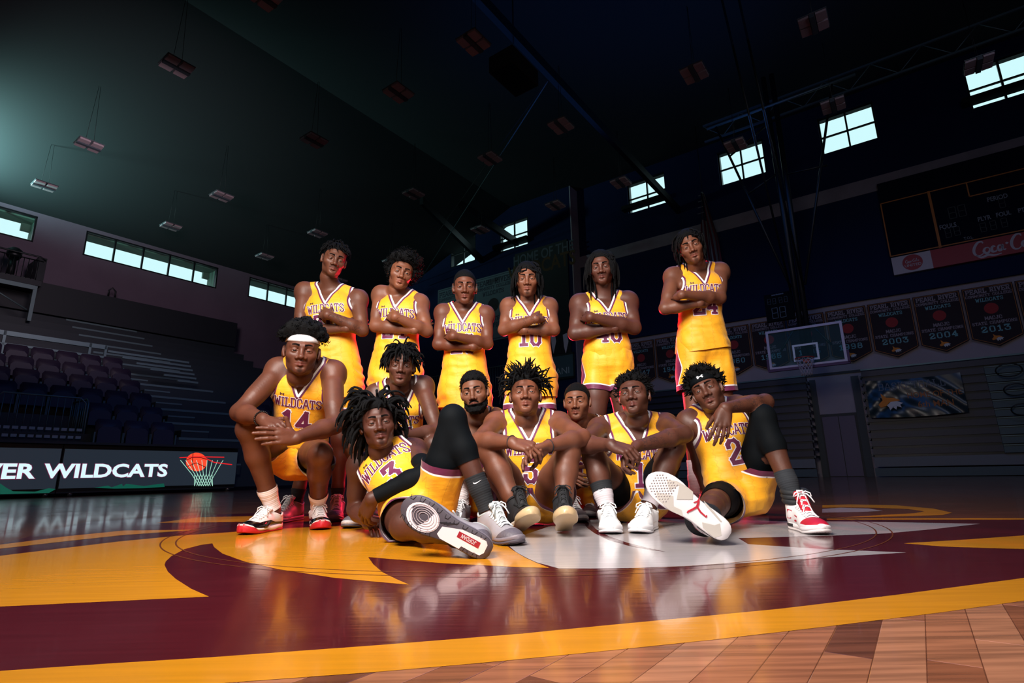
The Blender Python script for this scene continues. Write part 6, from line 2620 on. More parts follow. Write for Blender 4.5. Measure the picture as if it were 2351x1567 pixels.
def build_person(q):
    rng = np.random.RandomState(q.get('seed', 1))
    J = {}
    for k, v in q['j'].items():
        J[k] = at_y(*v) if len(v) == 3 else (np.asarray(v[1:], float) if v[0] == 'w' else at_px_z(*v[1:]))
    bk = q.get('bulk', 1.0)
    lg = q.get('legbulk', bk)
    o = (J['hipl'] + J['hipr']) / 2
    top = (J['shl'] + J['shr']) / 2
    fr = Frame(o, top, J['hipr'] - J['hipl'], J['shr'] - J['shl'])
    L = fr.L
    sw = np.linalg.norm(J['shr'] - J['shl'])
    sw = min(max(sw, .355), .46)
    base = np.array([o[0], o[1], 0.0])
    hs = q.get('hs', 1.04)
    ep = at_y(*q['eye'])
    R = rot_head(q['yaw'] + math.degrees(math.atan2(-ep[0], ep[1])), q['pitch'], q['roll'])
    hc = at_y(q['eye'][0], q['eye'][1], q['eye'][2] - .085) - R @ np.array([0, .085, 0]) * hs
    W = lambda x, y, z: fr.world(x, y, z)
    # ---------------- body field
    st = np.array([(-.22, .20, .065, -.012), (-.12, .37, .100, -.012), (0, .41, .116, -.010), (.18, .385, .105, 0), (.40, .36, .102, .005), (.62, .40, .115, .008), (.82, .425, .122, .006), (.95, .38, .100, -.002), (1.04, .27, .070, -.012), (1.12, .15, .055, -.018)])
    tb = q.get('torso', 1.0)
    stb = np.stack([st[:, 0] * L, st[:, 1] * sw * tb, st[:, 2] * tb, st[:, 3]], 1)
    torso = [(LOFT(fr, stb), 0)]
    nk0 = W(0, -.02, L * .98)
    nk1 = hc + R @ np.array([0, -.044, -.118]) * hs
    nk2 = hc + R @ np.array([0, -.030, -.055]) * hs
    nr = q.get('neck', .056)
    for s, sh in ((-1, 'shl'), (1, 'shr')):
        torso.append((RC(W(s * .02, -.012, L * 1.02 + .045), J[sh] + fr.ez * .012 - fr.eys * .006, .050 * bk, .046 * bk), .035))
        torso.append((EL(W(s * sw * .21, .075, L * .80), (.085 * bk, .045, .062 * bk), np.stack([fr.exs, fr.eys, fr.ez])), .03))
    neck = [(RC(nk0, nk1, .066, nr * hs + .0025), .035), (RC(nk1, nk2, nr * hs + .0015, nr * hs - .004), .01)]

    for s in 'lr':
        ft = q['foot'][s]
        if 'at' in ft:
            f0 = unit(ft['fwd'])
            u0 = np.asarray(ft['up'], float)
            u0 = unit(u0 - f0 * (u0 @ f0))
            J['an' + s] = np.asarray(ft['at']) + f0 * .066 + u0 * .106
        if 'toe' in ft:
            T_ = at_y(*ft['toe']) if len(ft['toe']) == 3 else np.asarray(ft['toe'][1:])
            d = T_ - J['an' + s]
            d[2] = 0
            pt = math.radians(ft.get('pitch', 0))
            d = unit(d)
            ft['f_'] = d * math.cos(pt) + ZUP * math.sin(pt)
            ft['u_'] = ZUP * math.cos(pt) - d * math.sin(pt)
        else:
            ft['f_'] = unit(ft['fwd'])
            u = np.asarray(ft['up'], float)
            ft['u_'] = unit(u - ft['f_'] * (u @ ft['f_']))

    def arm_prims(s):
        sh, el, wr = J['sh' + s], J['el' + s], J['wr' + s]
        d = unit(el - sh)
        f = fr.eys - d * (fr.eys @ d)
        f = unit(f)
        fd = unit(wr - el)
        k = []
        k.append((EL(sh + fr.exs * (.012 if s == 'r' else -.012) - fr.ez * .012, np.array([.066, .066, .078]) * bk), 0))
        k.append((RC(sh, el, .057 * bk, .043 * bk), .03))
        k.append((RC(sh * .72 + el * .28 + f * .010, sh * .35 + el * .65 + f * .010, .046 * bk, .044 * bk), .02))
        k.append((RC(sh * .70 + el * .30 - f * .014, sh * .40 + el * .60 - f * .010, .044 * bk, .040 * bk), .02))
        k.append((RC(el, el * .68 + wr * .32, .043 * bk, .046 * bk), .02))
        k.append((RC(el * .68 + wr * .32, wr - fd * .016, .046 * bk, .0285 + (.046 * bk - .029) * .06), .02))
        return k

    def leg_prims(s):
        hp, kn, an = J['hip' + s], J['kn' + s], J['an' + s]
        d1, d2 = unit(kn - hp), unit(an - kn)
        bend = d1 - d2
        fwd = unit(bend) if np.linalg.norm(bend) > .15 else unit(np.cross(fr.exs, ZUP))
        back = -fwd
        k = []
        k.append((RC(hp, hp * .5 + kn * .5, .092 * lg, .083 * lg), 0))
        k.append((RC(hp * .5 + kn * .5, kn, .084 * lg, .060 * lg), .02))
        k.append((RC(hp * .45 + kn * .55 + fwd * .018, hp * .2 + kn * .8 + fwd * .012, .062 * lg, .050 * lg), .02))
        k.append((EL(kn + fwd * .014, np.array([.050, .050, .054]) * lg), .025))
        k.append((RC(kn, kn * .70 + an * .30 + back * .012, .056 * lg, .057 * lg), .025))
        k.append((RC(kn * .70 + an * .30 + back * .014, kn * .25 + an * .75, .057 * lg, .042 * lg), .025))
        k.append((RC(kn * .25 + an * .75, an, .042 * lg, .0345), .02))
        fd = q['foot'][s]['f_']
        k.append((RC(an, an + fd * .10 + q['foot'][s]['u_'] * -.055, .033, .024), .02))
        return k
    arms = {s: arm_prims(s) for s in 'lr'}
    legs = {s: leg_prims(s) for s in 'lr'}
    allp = [p for p, _ in torso + neck] + [p for s in 'lr' for p, _ in arms[s] + legs[s]]
    h = q.get('h', .0098)
    lo, hi = bounds(allp, .03)
    g = Grid(lo, hi, h)
    for p, k in torso + neck:
        g.add(p, k)
    Dt = g.D.copy()

    def limb(prims, joint, kmax, rad):
        l2, h2 = bounds([p for p, _ in prims], .03)
        r = g.sl(l2, h2)
        sl, X, Y, Z = r
        sub = Grid(l2, h2, h)
        sub.lo = g.lo + h * np.array([a.start for a in sl])
        sub.n = np.array([a.stop - a.start for a in sl])
        sub.D = np.full(sub.n, .2, np.float32)
        sub.ax = [g.ax[i][sl[i]] for i in range(3)]
        for p, k in prims:
            sub.add(p, k)
        dj = np.sqrt((X - joint[0]) ** 2 + (Y - joint[1]) ** 2 + (Z - joint[2]) ** 2)
        k = .003 + kmax * np.clip((rad - dj) / (rad * .5), 0, 1)
        g.D[sl] = smin(g.D[sl], sub.D, k)
        return sub
    subs = {}
    for s in 'lr':
        subs['arm' + s] = limb(arms[s], J['sh' + s], .045, .17)
        subs['leg' + s] = limb(legs[s], J['hip' + s], .05, .24)
    V, F = g.mesh()
    F = tri(F)
    pieces = [(V, F)]
    att = {k: [np.zeros(len(V))] for k in ('lip', 'brow', 'scalp', 'tat')}
    tt = np.zeros(len(V))
    for (a, b, r_) in q.get('tattoo', []):
        a, b = [J[n[0]] * (1 - n[1]) + J[n[2]] * n[1] for n in (a, b)]
        ba = b - a
        t = np.clip(((V - a) @ ba) / (ba @ ba), 0, 1)
        dd = np.linalg.norm(V - a - t[:, None] * ba, axis=1)
        tt = np.maximum(tt, np.clip((r_ - dd) / .01, 0, 1))
    att['tat'] = [tt]
    # ---------------- head
    HV, HF = head_field(dict(q, neck=nr))
    ha, _ = head_attrs(HV, q)
    pieces.append((place(HV, hc, R, hs), tri(HF)))
    for k in ('lip', 'brow', 'scalp'):
        att[k].append(ha[k])
    att['tat'].append(np.zeros(len(HV)))
    # ---------------- hands
    nails = []
    for s in 'lr':
        hd = q.get('hand', {}).get(s)
        wr, el = J['wr' + s], J['el' + s]
        if hd is None:
            tgt = wr + unit(wr - el) * .18
            hd = dict(nrm=tuple(np.cross(unit(wr - el), ZUP)), pose='relax')
        else:
            tgt = at_y(*hd['tip']) if len(hd['tip']) == 3 else np.asarray(hd['tip'][1:])
        y = unit(tgt - wr)
        z = np.asarray(hd['nrm'], float)
        z = unit(z - y * (z @ y))
        x = np.cross(y, z)
        Rh = np.stack([x, y, z], 1)
        th = hd.get('th')
        if th is None:                # subject's right hand is on the viewer's left
            th = -1 if s == 'l' else 1
        hp, nl = hand_prims(th, POSES[hd['pose']] if isinstance(hd['pose'], str) else hd['pose'])
        sc = q.get('hand_s', 1.04)
        eL = Rh.T @ (el - wr) / sc
        mid = eL * .68
        hp = [(RC(mid * .45, (0, 0, 0), (.0290 + (.046 * bk - .029) * .45) / sc, .029 / sc), 0, 'u')] + hp
        lo2 = np.array([-.09, min(-.02, mid[1] * .3), -.13])
        gg = Grid(np.minimum(lo2, [-.09, -.03, -.13]), np.array([.09, .225, .075]), .0032)
        for p, k, op in hp:
            gg.add(p, k, op)
        hv, hf = gg.mesh()
        # keep only the hand side of the wrist
        ax = unit(mid) * -1
        hv, hf, _ = clip(hv, hf, hv @ ax + .020)
        pieces.append((place(hv, wr, Rh, sc), hf))
        for k in ('lip', 'brow', 'scalp'):
            att[k].append(np.zeros(len(hv)))
        tv = np.zeros(len(hv))
        if s in q.get('tat_hand', ''):
            tv = np.clip((.085 - hv[:, 1]) / .02, 0, 1)
        att['tat'].append(tv)
        for (p, d, zz, r) in nl:
            nails.append((place(np.array([p]), wr, Rh, sc)[0], Rh @ d, Rh @ zz, r * sc))
    BV, BF = join(*pieces)
    BV[:, 2] = np.maximum(BV[:, 2], .002)
    root = mk('person', BV, BF, skin_mat(q['tone']), None, True, {k: np.concatenate(v) for k, v in att.items()}, base=base)
    root.location = base
    tag(root, q['label'], 'person', 'basketball players posing together')
    # finger nails
    mb = MB()
    for p, d, zz, r in nails:
        x = np.cross(d, zz)
        P = []
        for i in range(3):
            for j in range(3):
                u, w = (j - 1) * .62, (i - 1) * .55
                P.append(p - d * .0035 + d * w * r + x * u * r + zz * (r * .98 - .22 * r * u * u * 2))
        mb.add(P, [(0, 1, 4, 3), (1, 2, 5, 4), (3, 4, 7, 6), (4, 5, 8, 7)])
    t_ = q['tone']
    mb.build('fingernails', mat('nail_%d' % t_[0], srgb(min(255, t_[0] + 40), t_[1] + 26, t_[2] + 20), .3), root, True, base)
    # ---------------- eyes
    for s in (-1, 1):
        n1, n2 = 12, 16
        P, Fm, Fc = [], [], []
        gz = unit(np.array([0, 1, 0]) + np.array([s * -.01, 0, q.get('gaze', -.12)]))
        gx = unit(np.cross(gz, [0, 0, 1.0]))
        gy = np.cross(gx, gz)
        c = np.array([s * .0325, .0735, -.0035])
        for i in range(n1 + 1):
            a = math.pi * (i / n1) ** 1.3
            for j in range(n2):
                b = 2 * math.pi * j / n2
                P.append(c + .0118 * (gz * math.cos(a) + math.sin(a) * (gx * math.cos(b) + gy * math.sin(b))))
        for i in range(n1):
            for j in range(n2):
                Fm.append((i * n2 + j, i * n2 + (j + 1) % n2, (i + 1) * n2 + (j + 1) % n2, (i + 1) * n2 + j))
                Fc.append(2 if i < 2 else (1 if i < 4 else 0))
        mk('eye', place(np.array(P), hc, R, hs), np.array(Fm)[:, ::-1], M_EYE, root, True, fmat=Fc, base=base)
    # ---------------- hair, beard
    hv, hf = make_hair(q, R, rng)
    mk('hair', place(hv, hc, R, hs), hf, M_HAIR, root, True, base=base)
    if q.get('beard') == 'full':
        N = vnormals(HV, HF)
        m = np.minimum(np.interp(HV[:, 1], [-.02, .0, .03, .06, .08, .12], [-.030, -.036, -.060, -.074, -.086, -.086]) - HV[:, 2], HV[:, 1] + .002)
        m = np.minimum(m, HV[:, 2] + .128)
        e = np.clip(m / .02, 0, 1)
        bv = HV + N * (.002 + .010 * e + .0035 * vnoise(HV * 160))[:, None]
        bv, bf, _ = clip(bv, HF, m)
        mk('beard', place(bv, hc, R, hs), bf, M_HAIR, root, True, base=base)
    # ---------------- headband
    if 'band' in q:
        bz, bh, mB, tilt = q['band']
        k = 48
        P = []
        for zz, ext in ((0, -.001), (0, .0035), (.35, .0050), (.7, .0045), (1, .0030), (1, -.001)):
            for i in range(k):
                a = 2 * math.pi * i / k
                z = bz + bh * zz + tilt * math.cos(a)
                r = cran_r(q)
                f = math.sqrt(max(0.05, 1 - ((z - CRAN_C[2]) / r[2]) ** 2))
                wr_ = .0006 * math.sin(zz * 19 + 3 * a)
                P.append((math.sin(a) * (r[0] * f + ext + .002 + wr_), CRAN_C[1] + math.cos(a) * (r[1] * f + ext + .002 + wr_), z))
        P = np.array(P)
        Fb = [(i * k + j, (i + 1) * k + j, (i + 1) * k + (j + 1) % k, i * k + (j + 1) % k) for i in range(5) for j in range(k)]
        hb = mk('headband', place(P, hc, R, hs), np.array(Fb), mB, root, True, base=base)
        if q.get('band_logo'):
            ev, ef = emblem_interlock()
            bvh = BVHTree.FromPolygons([tuple(v) for v in place(P, hc, R, hs)], Fb)
            c = hc + R @ np.array([-.006, .12, bz + bh * .55]) * hs
            pts = c + ev[:, :1] * R[:, 0] * .026 + ev[:, 1:] * R[:, 2] * .026
            mk('emblem', drape(bvh, pts, -R[:, 1], .0012), ef, M_WPRINT, hb, False, base=base)
    # ---------------- jersey
    tuck = q.get('tuck', False)
    jl = q.get('hemz', -.20)           # where the jersey ends, in torso lengths
    js = np.array([(jl - .06, .535, .160, -.008), (-.10, .53, .156, -.008), (0, .515, .150, -.006), (.2, .46, .134, .0), (.42, .415, .122, .006), (.62, .43, .130, .010), (.82, .445, .136, .008), (.95, .40, .114, .0), (1.04, .29, .084, -.010), (1.12, .17, .068, -.016)])
    if tuck:
        js = js[2:]
        js[0, :3] = (-.04, .43, .128)
    loose = q.get('loose', 1.0)
    jst = np.stack([js[:, 0] * L, js[:, 1] * sw * tb * np.interp(js[:, 0], [-.2, .6], [loose, 1]), js[:, 2] * tb * np.interp(js[:, 0], [-.2, .6], [loose, 1]), js[:, 3]], 1)
    jl_, jh_ = bounds([LOFT(fr, jst)] + [p for p, _ in torso], .03)
    gj = Grid(jl_, jh_, .009)
    gj.add(LOFT(fr, jst), 0)
    for p, k in torso:
        gj.add(p, k, grow=.009)
    JV, JF = gj.mesh()
    JF = tri(JF)
    x, y, z = fr.pts(JV)
    N = vnormals(JV, JF)
    fold = vnoise(np.stack([x * 9 + z * 5, y * 9, z * 14 + x * 8], 1) + q.get('seed', 1) * 7)
    fold = fold * .0065 + .004 * vnoise(np.stack([x * 26 + z * 10, y * 20, z * 11], 1) + 31)
    wst = np.clip(1 - (z / L) / .45, 0, 1)
    crease = .009 * wst * np.sin(z * 95 + 3 * vnoise(np.stack([x * 8, y * 8, z * 5], 1) + 3) * 2.2) * np.clip(vnoise(np.stack([x * 7, z * 6, y * 4], 1) + 11) + .35, 0, 1)
    JV = JV + N * ((fold + crease + .002) * (.45 + .8 * wst))[:, None]
    x, y, z = fr.pts(JV)
    zf = L - .088 - q.get('vneck', 0)
    fm = (np.abs(x) - .52 * (z - zf)) / 1.127
    fm = np.where(z < zf, np.maximum(fm, (zf - z) * .5 + np.abs(x) * .87), fm)
    bm = np.maximum(np.abs(x) - .080, (L + .012) - z)
    nm_ = np.where(y > 0, np.maximum(fm, np.abs(x) - .088), bm)
    nm_ = np.where(z > L + .11, -.02, nm_)
    am = np.full(len(JV), 9.0)
    for s, sh in ((-1, 'shl'), (1, 'shr')):
        xc, zc = sw / 2 + .034, L - .055
        qx, qz = (s * x - xc) / .072, (z - zc) / .125
        e = (np.sqrt(qx ** 2 + qz ** 2) - 1) * .085
        e = np.where(z > zc, (xc - .072) + (z - zc) * .10 - s * x, e)
        am = np.minimum(am, e)
    trim = np.minimum(nm_, am)
    hm = z - jl * L
    u = np.arctan2(x, np.abs(y) + .03) * .15
    A0 = {'trim': trim, 'u': u, 'v': z, 'am': am, 'nm': nm_}
    JV2, JF2, at = clip(JV, JF, trim, A0)
    x, y, z = fr.pts(JV2)
    if tuck:
        JV2, JF2, at = clip(JV2, JF2, z + .01 * L, at)
    else:
        JV2, JF2, at = clip(JV2, JF2, z - jl * L - .012 * np.sin(x * 9 + q.get('seed', 1)), at)
    JV2[:, 2] = np.maximum(JV2[:, 2], .004)
    at = {k: at[k] for k in ('trim', 'u', 'v')}
    jr = mk('jersey', JV2, JF2, M_JERSEY, root, True, at, base=base)
    bvh = BVHTree.FromPolygons([tuple(v) for v in JV2], [tuple(map(int, f)) for f in JF2])

    def chest_text(name, text, height, zz, xo=0.0, **kw):
        for nm, m, gr, lift in ((name + '_border', M_WPRINT, kw.get('bord', .34), .0018), (name, M_MAROON, 0, .0030)):
            v, f = stroke_quads(text, height, kw.get('weight', 1.0), gr, kw.get('gap', 1.2), kw.get('arch', 0), kw.get('width', 1.0), True, .011)
            P = np.array([fr.world(a + xo, .30, zz + b) for a, b in v])
            mk(nm, drape(bvh, P, -fr.world(0, 1, zz) + fr.world(0, 0, zz), lift), f, m, jr, False, base=base)
    tz = q.get('text_z', .118)
    if q.get('text', True):
        chest_text('lettering', 'WILDCATS', .052, L - tz - .05, arch=.005, width=q.get('tw', .78), weight=.82, gap=1.0, bord=.26)
        chest_text('number', q['num'], .115, L - tz - .192, width=.88, weight=1.2, gap=1.5, bord=.24)
    ev, ef = emblem_interlock()
    P = np.array([fr.world(-.098 * sw / .4 + a * .019, .3, L - .095 + b * .019) for a, b in ev])
    mk('emblem', drape(bvh, P, -fr.world(0, 1, L * .8) + fr.world(0, 0, L * .8), .002), ef, mat('dark_print', srgb(60, 22, 40), .6), jr, False, base=base)
    # ---------------- shorts
    ss = np.array([(-.26, .30, .100, -.010), (-.14, .45, .138, -.010), (0, .465, .142, -.008), (.12, .44, .132, -.004), (.30, .42, .120, 0)])
    if not tuck:
        ss[2:, 1:3] *= .93
    sst = np.stack([ss[:, 0] * L, ss[:, 1] * sw * tb, ss[:, 2] * tb, ss[:, 3]], 1)
    ht = q.get('hem', .62)
    hems = ht if isinstance(ht, tuple) else (ht, ht)
    fl = q.get('flare', 1.0)
    pr = [(LOFT(fr, sst), 0)]
    ends = []
    for s, he in zip('lr', hems):
        hp, kn = J['hip' + s], J['kn' + s]
        e = hp + (kn - hp) * he
        ends.append((hp, kn, e, he))
        rr = .092 * lg * (1 - he) + .062 * lg * he
        drop = -ZUP * q.get('sag', .012)
        pr.append((RC(hp, e + (kn - hp) * .08 + drop, q.get('sr', .096) * lg, (rr + .026 * fl)), .045))
    lo3, hi3 = bounds([p for p, _ in pr], .03)
    gs = Grid(lo3, hi3, .009)
    for p, k in pr:
        gs.add(p, k)
    SV, SF = gs.mesh()
    SF = tri(SF)
    N = vnormals(SV, SF)
    sd = q.get('seed', 1)
    fold = .008 * vnoise(SV * np.array([11, 11, 7]) + sd * 3) + .005 * vnoise(SV * np.array([28, 28, 14]) + sd * 5)
    SV = SV + N * fold[:, None]
    x, y, z = fr.pts(SV)
    best = None
    for i, (hp, kn, e, he) in enumerate(ends):
        d = kn - hp
        Lt = np.linalg.norm(d)
        ax = d / Lt
        t = (SV - hp) @ ax
        r_ = SV - hp - t[:, None] * ax
        dist = np.linalg.norm(SV - hp - np.clip(t, 0, Lt)[:, None] * ax, axis=1)
        out = fr.exh * (1 if i else -1)
        out = unit(out - ax * (out @ ax))
        bi = np.cross(ax, out)
        ph = np.arctan2(r_ @ bi, r_ @ out)
        arc_ = np.abs(ph) * .115
        tt_ = t / (he * Lt)
        w = np.interp(tt_, [.05, .55, .62, 1.0], [.0, .062, .062, .012])
        pn = np.where(tt_ > -.2, w - arc_, -.1)
        hm = he * Lt - t
        row = np.stack([hm, pn, dist, np.where(i, 1, -1) * arc_, t], 1)
        best = row if best is None else np.where((row[:, 2] < best[:, 2])[:, None], row, best)
    uu = np.arctan2(x, np.abs(y) + .02) * .16
    at = {'hem': best[:, 0], 'panel': best[:, 1], 'u': uu + best[:, 3] * .0, 'v': z}
    SV, SF, at = clip(SV, SF, best[:, 0], at)
    x, y, z = fr.pts(SV)
    SV, SF, at = clip(SV, SF, .20 * L - z if tuck else .10 * L - z, at)
    SV[:, 2] = np.maximum(SV[:, 2], .005)
    so = mk('shorts', SV, SF, M_SHORTS, root, True, at, base=base)
    # ---------------- tights, sleeves, bands on the limbs
    def tube_cloth(name, sub_prims, a, b, t0, t1, grow, m, label=None, vox=.008, wrinkle=.0):
        """a skin-tight cover over limb prims between fractions t0 and t1 of the polyline a"""
        lo4, hi4 = bounds([p for p, _ in sub_prims], .03)
        gt = Grid(lo4, hi4, vox)
        for p, k in sub_prims:
            gt.add(p, k, grow=grow)
        v, f = gt.mesh()
        f = tri(f)
        pts = [np.asarray(p) for p in a]
        best_, dd = None, None
        acc = 0
        for i in range(len(pts) - 1):
            d = pts[i + 1] - pts[i]
            Ls = np.linalg.norm(d)
            t = ((v - pts[i]) @ d) / (Ls * Ls)
            tc = np.clip(t, -.3 if i == 0 else 0, 1.3 if i == len(pts) - 2 else 1)
            ds = np.linalg.norm(v - pts[i] - np.clip(t, 0, 1)[:, None] * d, axis=1)
            val = acc + tc * Ls
            if best_ is None:
                best_, dd = val, ds
            else:
                best_ = np.where(ds < dd, val, best_)
                dd = np.minimum(ds, dd)
            acc += Ls
        w = best_
        if wrinkle:
            v = v + vnormals(v, f) * (wrinkle * np.sin(w * 260 + 2 * vnoise(v * 30)))[:, None]
        A_ = {'v': w}
        v, f, A_ = clip(v, f, w - t0, A_)
        v, f, A_ = clip(v, f, t1 - A_['v'], A_)
        v[:, 2] = np.maximum(v[:, 2], .003)
        ob = mk(name, v, f, m, root, True, A_, base=base)
        if label:
            ob['label'] = label
        return ob
    for s in 'lr':
        ft = q['foot'][s]
        leg = [J['hip' + s], J['kn' + s], J['an' + s]]
        l1, l2 = np.linalg.norm(leg[1] - leg[0]), np.linalg.norm(leg[2] - leg[1])
        if s in q.get('tights', {}):
            t0, t1 = q['tights'][s]
            tube_cloth('compression_tights', legs[s], leg, None, t0 * l1 if t0 <= 1 else l1, l1 * min(t1, 1) + l2 * max(0, t1 - 1), .0035, M_TIGHT)
        sk = ft.get('sock', ('white', .16))
        ob = tube_cloth('sock', legs[s], leg, None, l1 + l2 - sk[1], l1 + l2 - .012, .0040, M_SOCK[sk[0]], vox=.007, wrinkle=.0005)
        if len(sk) > 2:
            tube_cloth('sock_cuff', legs[s], leg, None, l1 + l2 - sk[1] - .002, l1 + l2 - sk[1] + .042, .0062, M_SOCK[sk[2]], vox=.007)
        if ft.get('swoosh'):
            bv = BVHTree.FromPolygons([tuple(np.array(v.co) + base) for v in ob.data.vertices], [tuple(p.vertices) for p in ob.data.polygons])
            cpt = J['an' + s] - unit(J['an' + s] - J['kn' + s]) * (sk[1] - .03)
            vd = unit(cpt - CAM_O)
            ex_ = unit(np.cross(vd, ZUP))
            P = np.array([cpt + ex_ * a_ * .036 + ZUP * (b_ * .036 + a_ * .004) - vd * .2 for a_, b_ in SWOOSH])
            mk('sock_print', drape(bv, P, vd, .0035), [tuple(range(len(P)))[::-1]], M_WPRINT, ob, False, base=base)
        an = J['an' + s]
        s_ = ft.get('s', 1.07)
        so_ = an - ft['f_'] * .062 * s_ - ft['u_'] * .098 * s_
        if 'toe' in ft and ft.get('pitch', 0) == 0:
            so_[2] = 0.001
        elif 'toe' in ft:
            lowest = min((so_ + ft['f_'] * yy * s_)[2] for yy in (0, SL))
            so_[2] += max(-lowest + .001, -.2) if not ft.get('free') else 0
        if 'at' in ft:
            so_ = np.asarray(ft['at'])
        put_shoe(root, base, ft.get('style', 'plain'), so_, ft['f_'], ft['u_'], s_)
    for (name, s, t0, t1, grow, m) in q.get('armwear', []):
        arm = [J['sh' + s], J['el' + s], J['wr' + s]]
        l1, l2 = np.linalg.norm(arm[1] - arm[0]), np.linalg.norm(arm[2] - arm[1])
        tube_cloth(name, arms[s], arm, None, (t0 * l1 if t0 <= 1 else l1 + (t0 - 1) * l2), l1 + (t1 - 1) * l2, grow, m, vox=.006)
    for (s, f_, r_, beads) in q.get('bracelet', []):
        c = J['el' + s] * (1 - f_) + J['wr' + s] * f_
        ax, ay, az = frame_of(J['wr' + s] - J['el' + s])
        rr = .0290 + (.046 * bk - .029) * (1 - f_) / .68 + r_
        if beads:
            mb = MB()
            for i in range(26):
                a = i / 26 * 2 * math.pi
                p = c + rr * (ax * math.cos(a) + ay * math.sin(a))
                a2, b2 = tube([p - ay * 0 + az * -.004, p - az * .002, p + az * .002, p + az * .004], [.0022, .0042, .0042, .0022], 6)
                mb.add(a2, b2)
            mb.build('bracelet', mat('black_bead', srgb(12, 12, 14), .25), root, True, base)
        else:
            a2, b2 = tube([c + rr * (ax * math.cos(i / 24 * 6.2832) + ay * math.sin(i / 24 * 6.2832)) for i in range(24)], .0038, 6, closed=True)
            mk('wristband', a2, b2, M_BLACK, root, True, base=base)
    PEOPLE.append((q, J, root))
    bl = lambda a, b: np.linalg.norm(J[a] - J[b])
    if globals().get('DEBUG'):
        print(q['name'], 'L %.2f sw %.2f' % (L, np.linalg.norm(J['shr'] - J['shl'])), 'ua %.2f %.2f fa %.2f %.2f th %.2f %.2f sh %.2f %.2f' % (bl('shl', 'ell'), bl('shr', 'elr'), bl('ell', 'wrl'), bl('elr', 'wrr'), bl('hipl', 'knl'), bl('hipr', 'knr'), bl('knl', 'anl'), bl('knr', 'anr')),
              'eyez %.2f hip %.2f' % (hc[2], o[2]), 'neck %.2f' % np.linalg.norm(nk1 - nk0), 'tris', len(BF))
    return root

# ------------------------------------------------------------------ the fourteen players
def stand(q, cx_px, cy_px, Y, feet, hw=.080, kf=.0):
    """hips from a pixel, legs straight down to given ankle positions"""
    j = q['j']
    sl, sr = at_y(*j['shl']), at_y(*j['shr'])
    c = at_y(cx_px, cy_px, Y)
    ax = unit(sr - sl) * .5 + np.array([.5, 0, 0])
    ax[2] *= .4
    ax = unit(ax)
    for s, sg in (('l', -1), ('r', 1)):
        h_ = c + ax * sg * hw
        a_ = np.array([feet[s][0], feet[s][1], .105])
        j['hip' + s] = ('w',) + tuple(h_)
        k_ = h_ * .48 + a_ * .52 + np.array([0, -.015 - kf, 0])
        j['kn' + s] = ('w',) + tuple(k_)
        j['an' + s] = ('w',) + tuple(a_)
        q['foot'][s].setdefault('toe', ('w', a_[0] + sg * .05, a_[1] - .2, 0))
    return q


def crossed(top, Y, shl, shr, ell, elr, wt, wu, tipt, tipu, pose='flat'):
    """arms folded: top = side of the forearm lying on top; wt, wu wrists of the top and the under arm"""
    o = 'l' if top == 'r' else 'r'
    j = {'shl': shl + (Y,), 'shr': shr + (Y,), 'ell': ell + (Y - .10,), 'elr': elr + (Y - .10,)}
    j['wr' + top] = wt + (Y - .245,)
    j['wr' + o] = wu + (Y - .165,)
    sg = -1 if top == 'r' else 1
    hand = {top: dict(tip=tipt + (Y - .02,), nrm=(sg * .55, -1, .35), pose=pose), o: dict(tip=tipu + (Y - .07,), nrm=(-sg * .3, -1, .1), pose='flat')}
    return j, hand


Q = []
YS = 3.82
# standing, from the left
j, hd = crossed('r', YS, (700, 668), (822, 686), (688, 760), (832, 758), (752, 722), (795, 753), (715, 706), (838, 738))
Q.append(stand(dict(name='S1', j=j, hand=hd, eye=(771, 594, YS - .10), yaw=8, pitch=-13, roll=9, hair='twists_top', tone=(108, 65, 47), num='30', bulk=.98,
    label='tall standing player at the far left with short twists and a tattooed forearm', foot={'l': dict(style='grey', sock=('black', .10)), 'r': dict(style='grey', sock=('black', .10))},
    tattoo=[(('wrr', .05, 'elr'), ('wrr', .75, 'elr'), .07)], hemz=-.34, hem=.64, seed=1, beard='mustache', wide=.97, jaw=.95),
    764, 858, YS + .02, {'l': (-1.46, YS - .03), 'r': (-1.20, YS + .02)}))
j, hd = crossed('r', YS - .02, (876, 676), (963, 696), (862, 748), (980, 760), (908, 727), (951, 757), (875, 712), (988, 738))
Q.append(stand(dict(name='S2', j=j, hand=hd, eye=(924, 623, YS - .12), yaw=6, pitch=-13, roll=11, hair='curly_big', tone=(130, 80, 57), num='24', bulk=.96,
    label='standing player with a big curly afro, second from the left in the back row', foot={'l': dict(), 'r': dict()}, hemz=-.30, hem=.62, seed=2, nose=1.1, jaw=1.02),
    909, 842, YS, {'l': (-.86, YS), 'r': (-.62, YS)}))
j, hd = crossed('r', YS + .02, (1018, 717), (1114, 721), (1006, 790), (1119, 789), (1041, 771), (1086, 795), (1012, 758), (1128, 775))
Q.append(stand(dict(name='S3', j=j, hand=hd, eye=(1067, 656, YS - .08), yaw=0, pitch=-12, roll=0, hair='buzz', tone=(108, 62, 44), num='20', bulk=.90,
    label='slim standing player with very short hair and prominent ears, arms folded', foot={'l': dict(), 'r': dict()}, hemz=-.36, hem=.62, seed=3, wide=.95, ear=1.15, jaw=.97),
    1067, 880, YS + .04, {'l': (-.44, YS + .05), 'r': (-.2, YS + .05)}))
j, hd = crossed('l', YS, (1170, 703), (1259, 703), (1157, 757), (1272, 757), (1229, 731), (1205, 757), (1262, 716), (1164, 742))
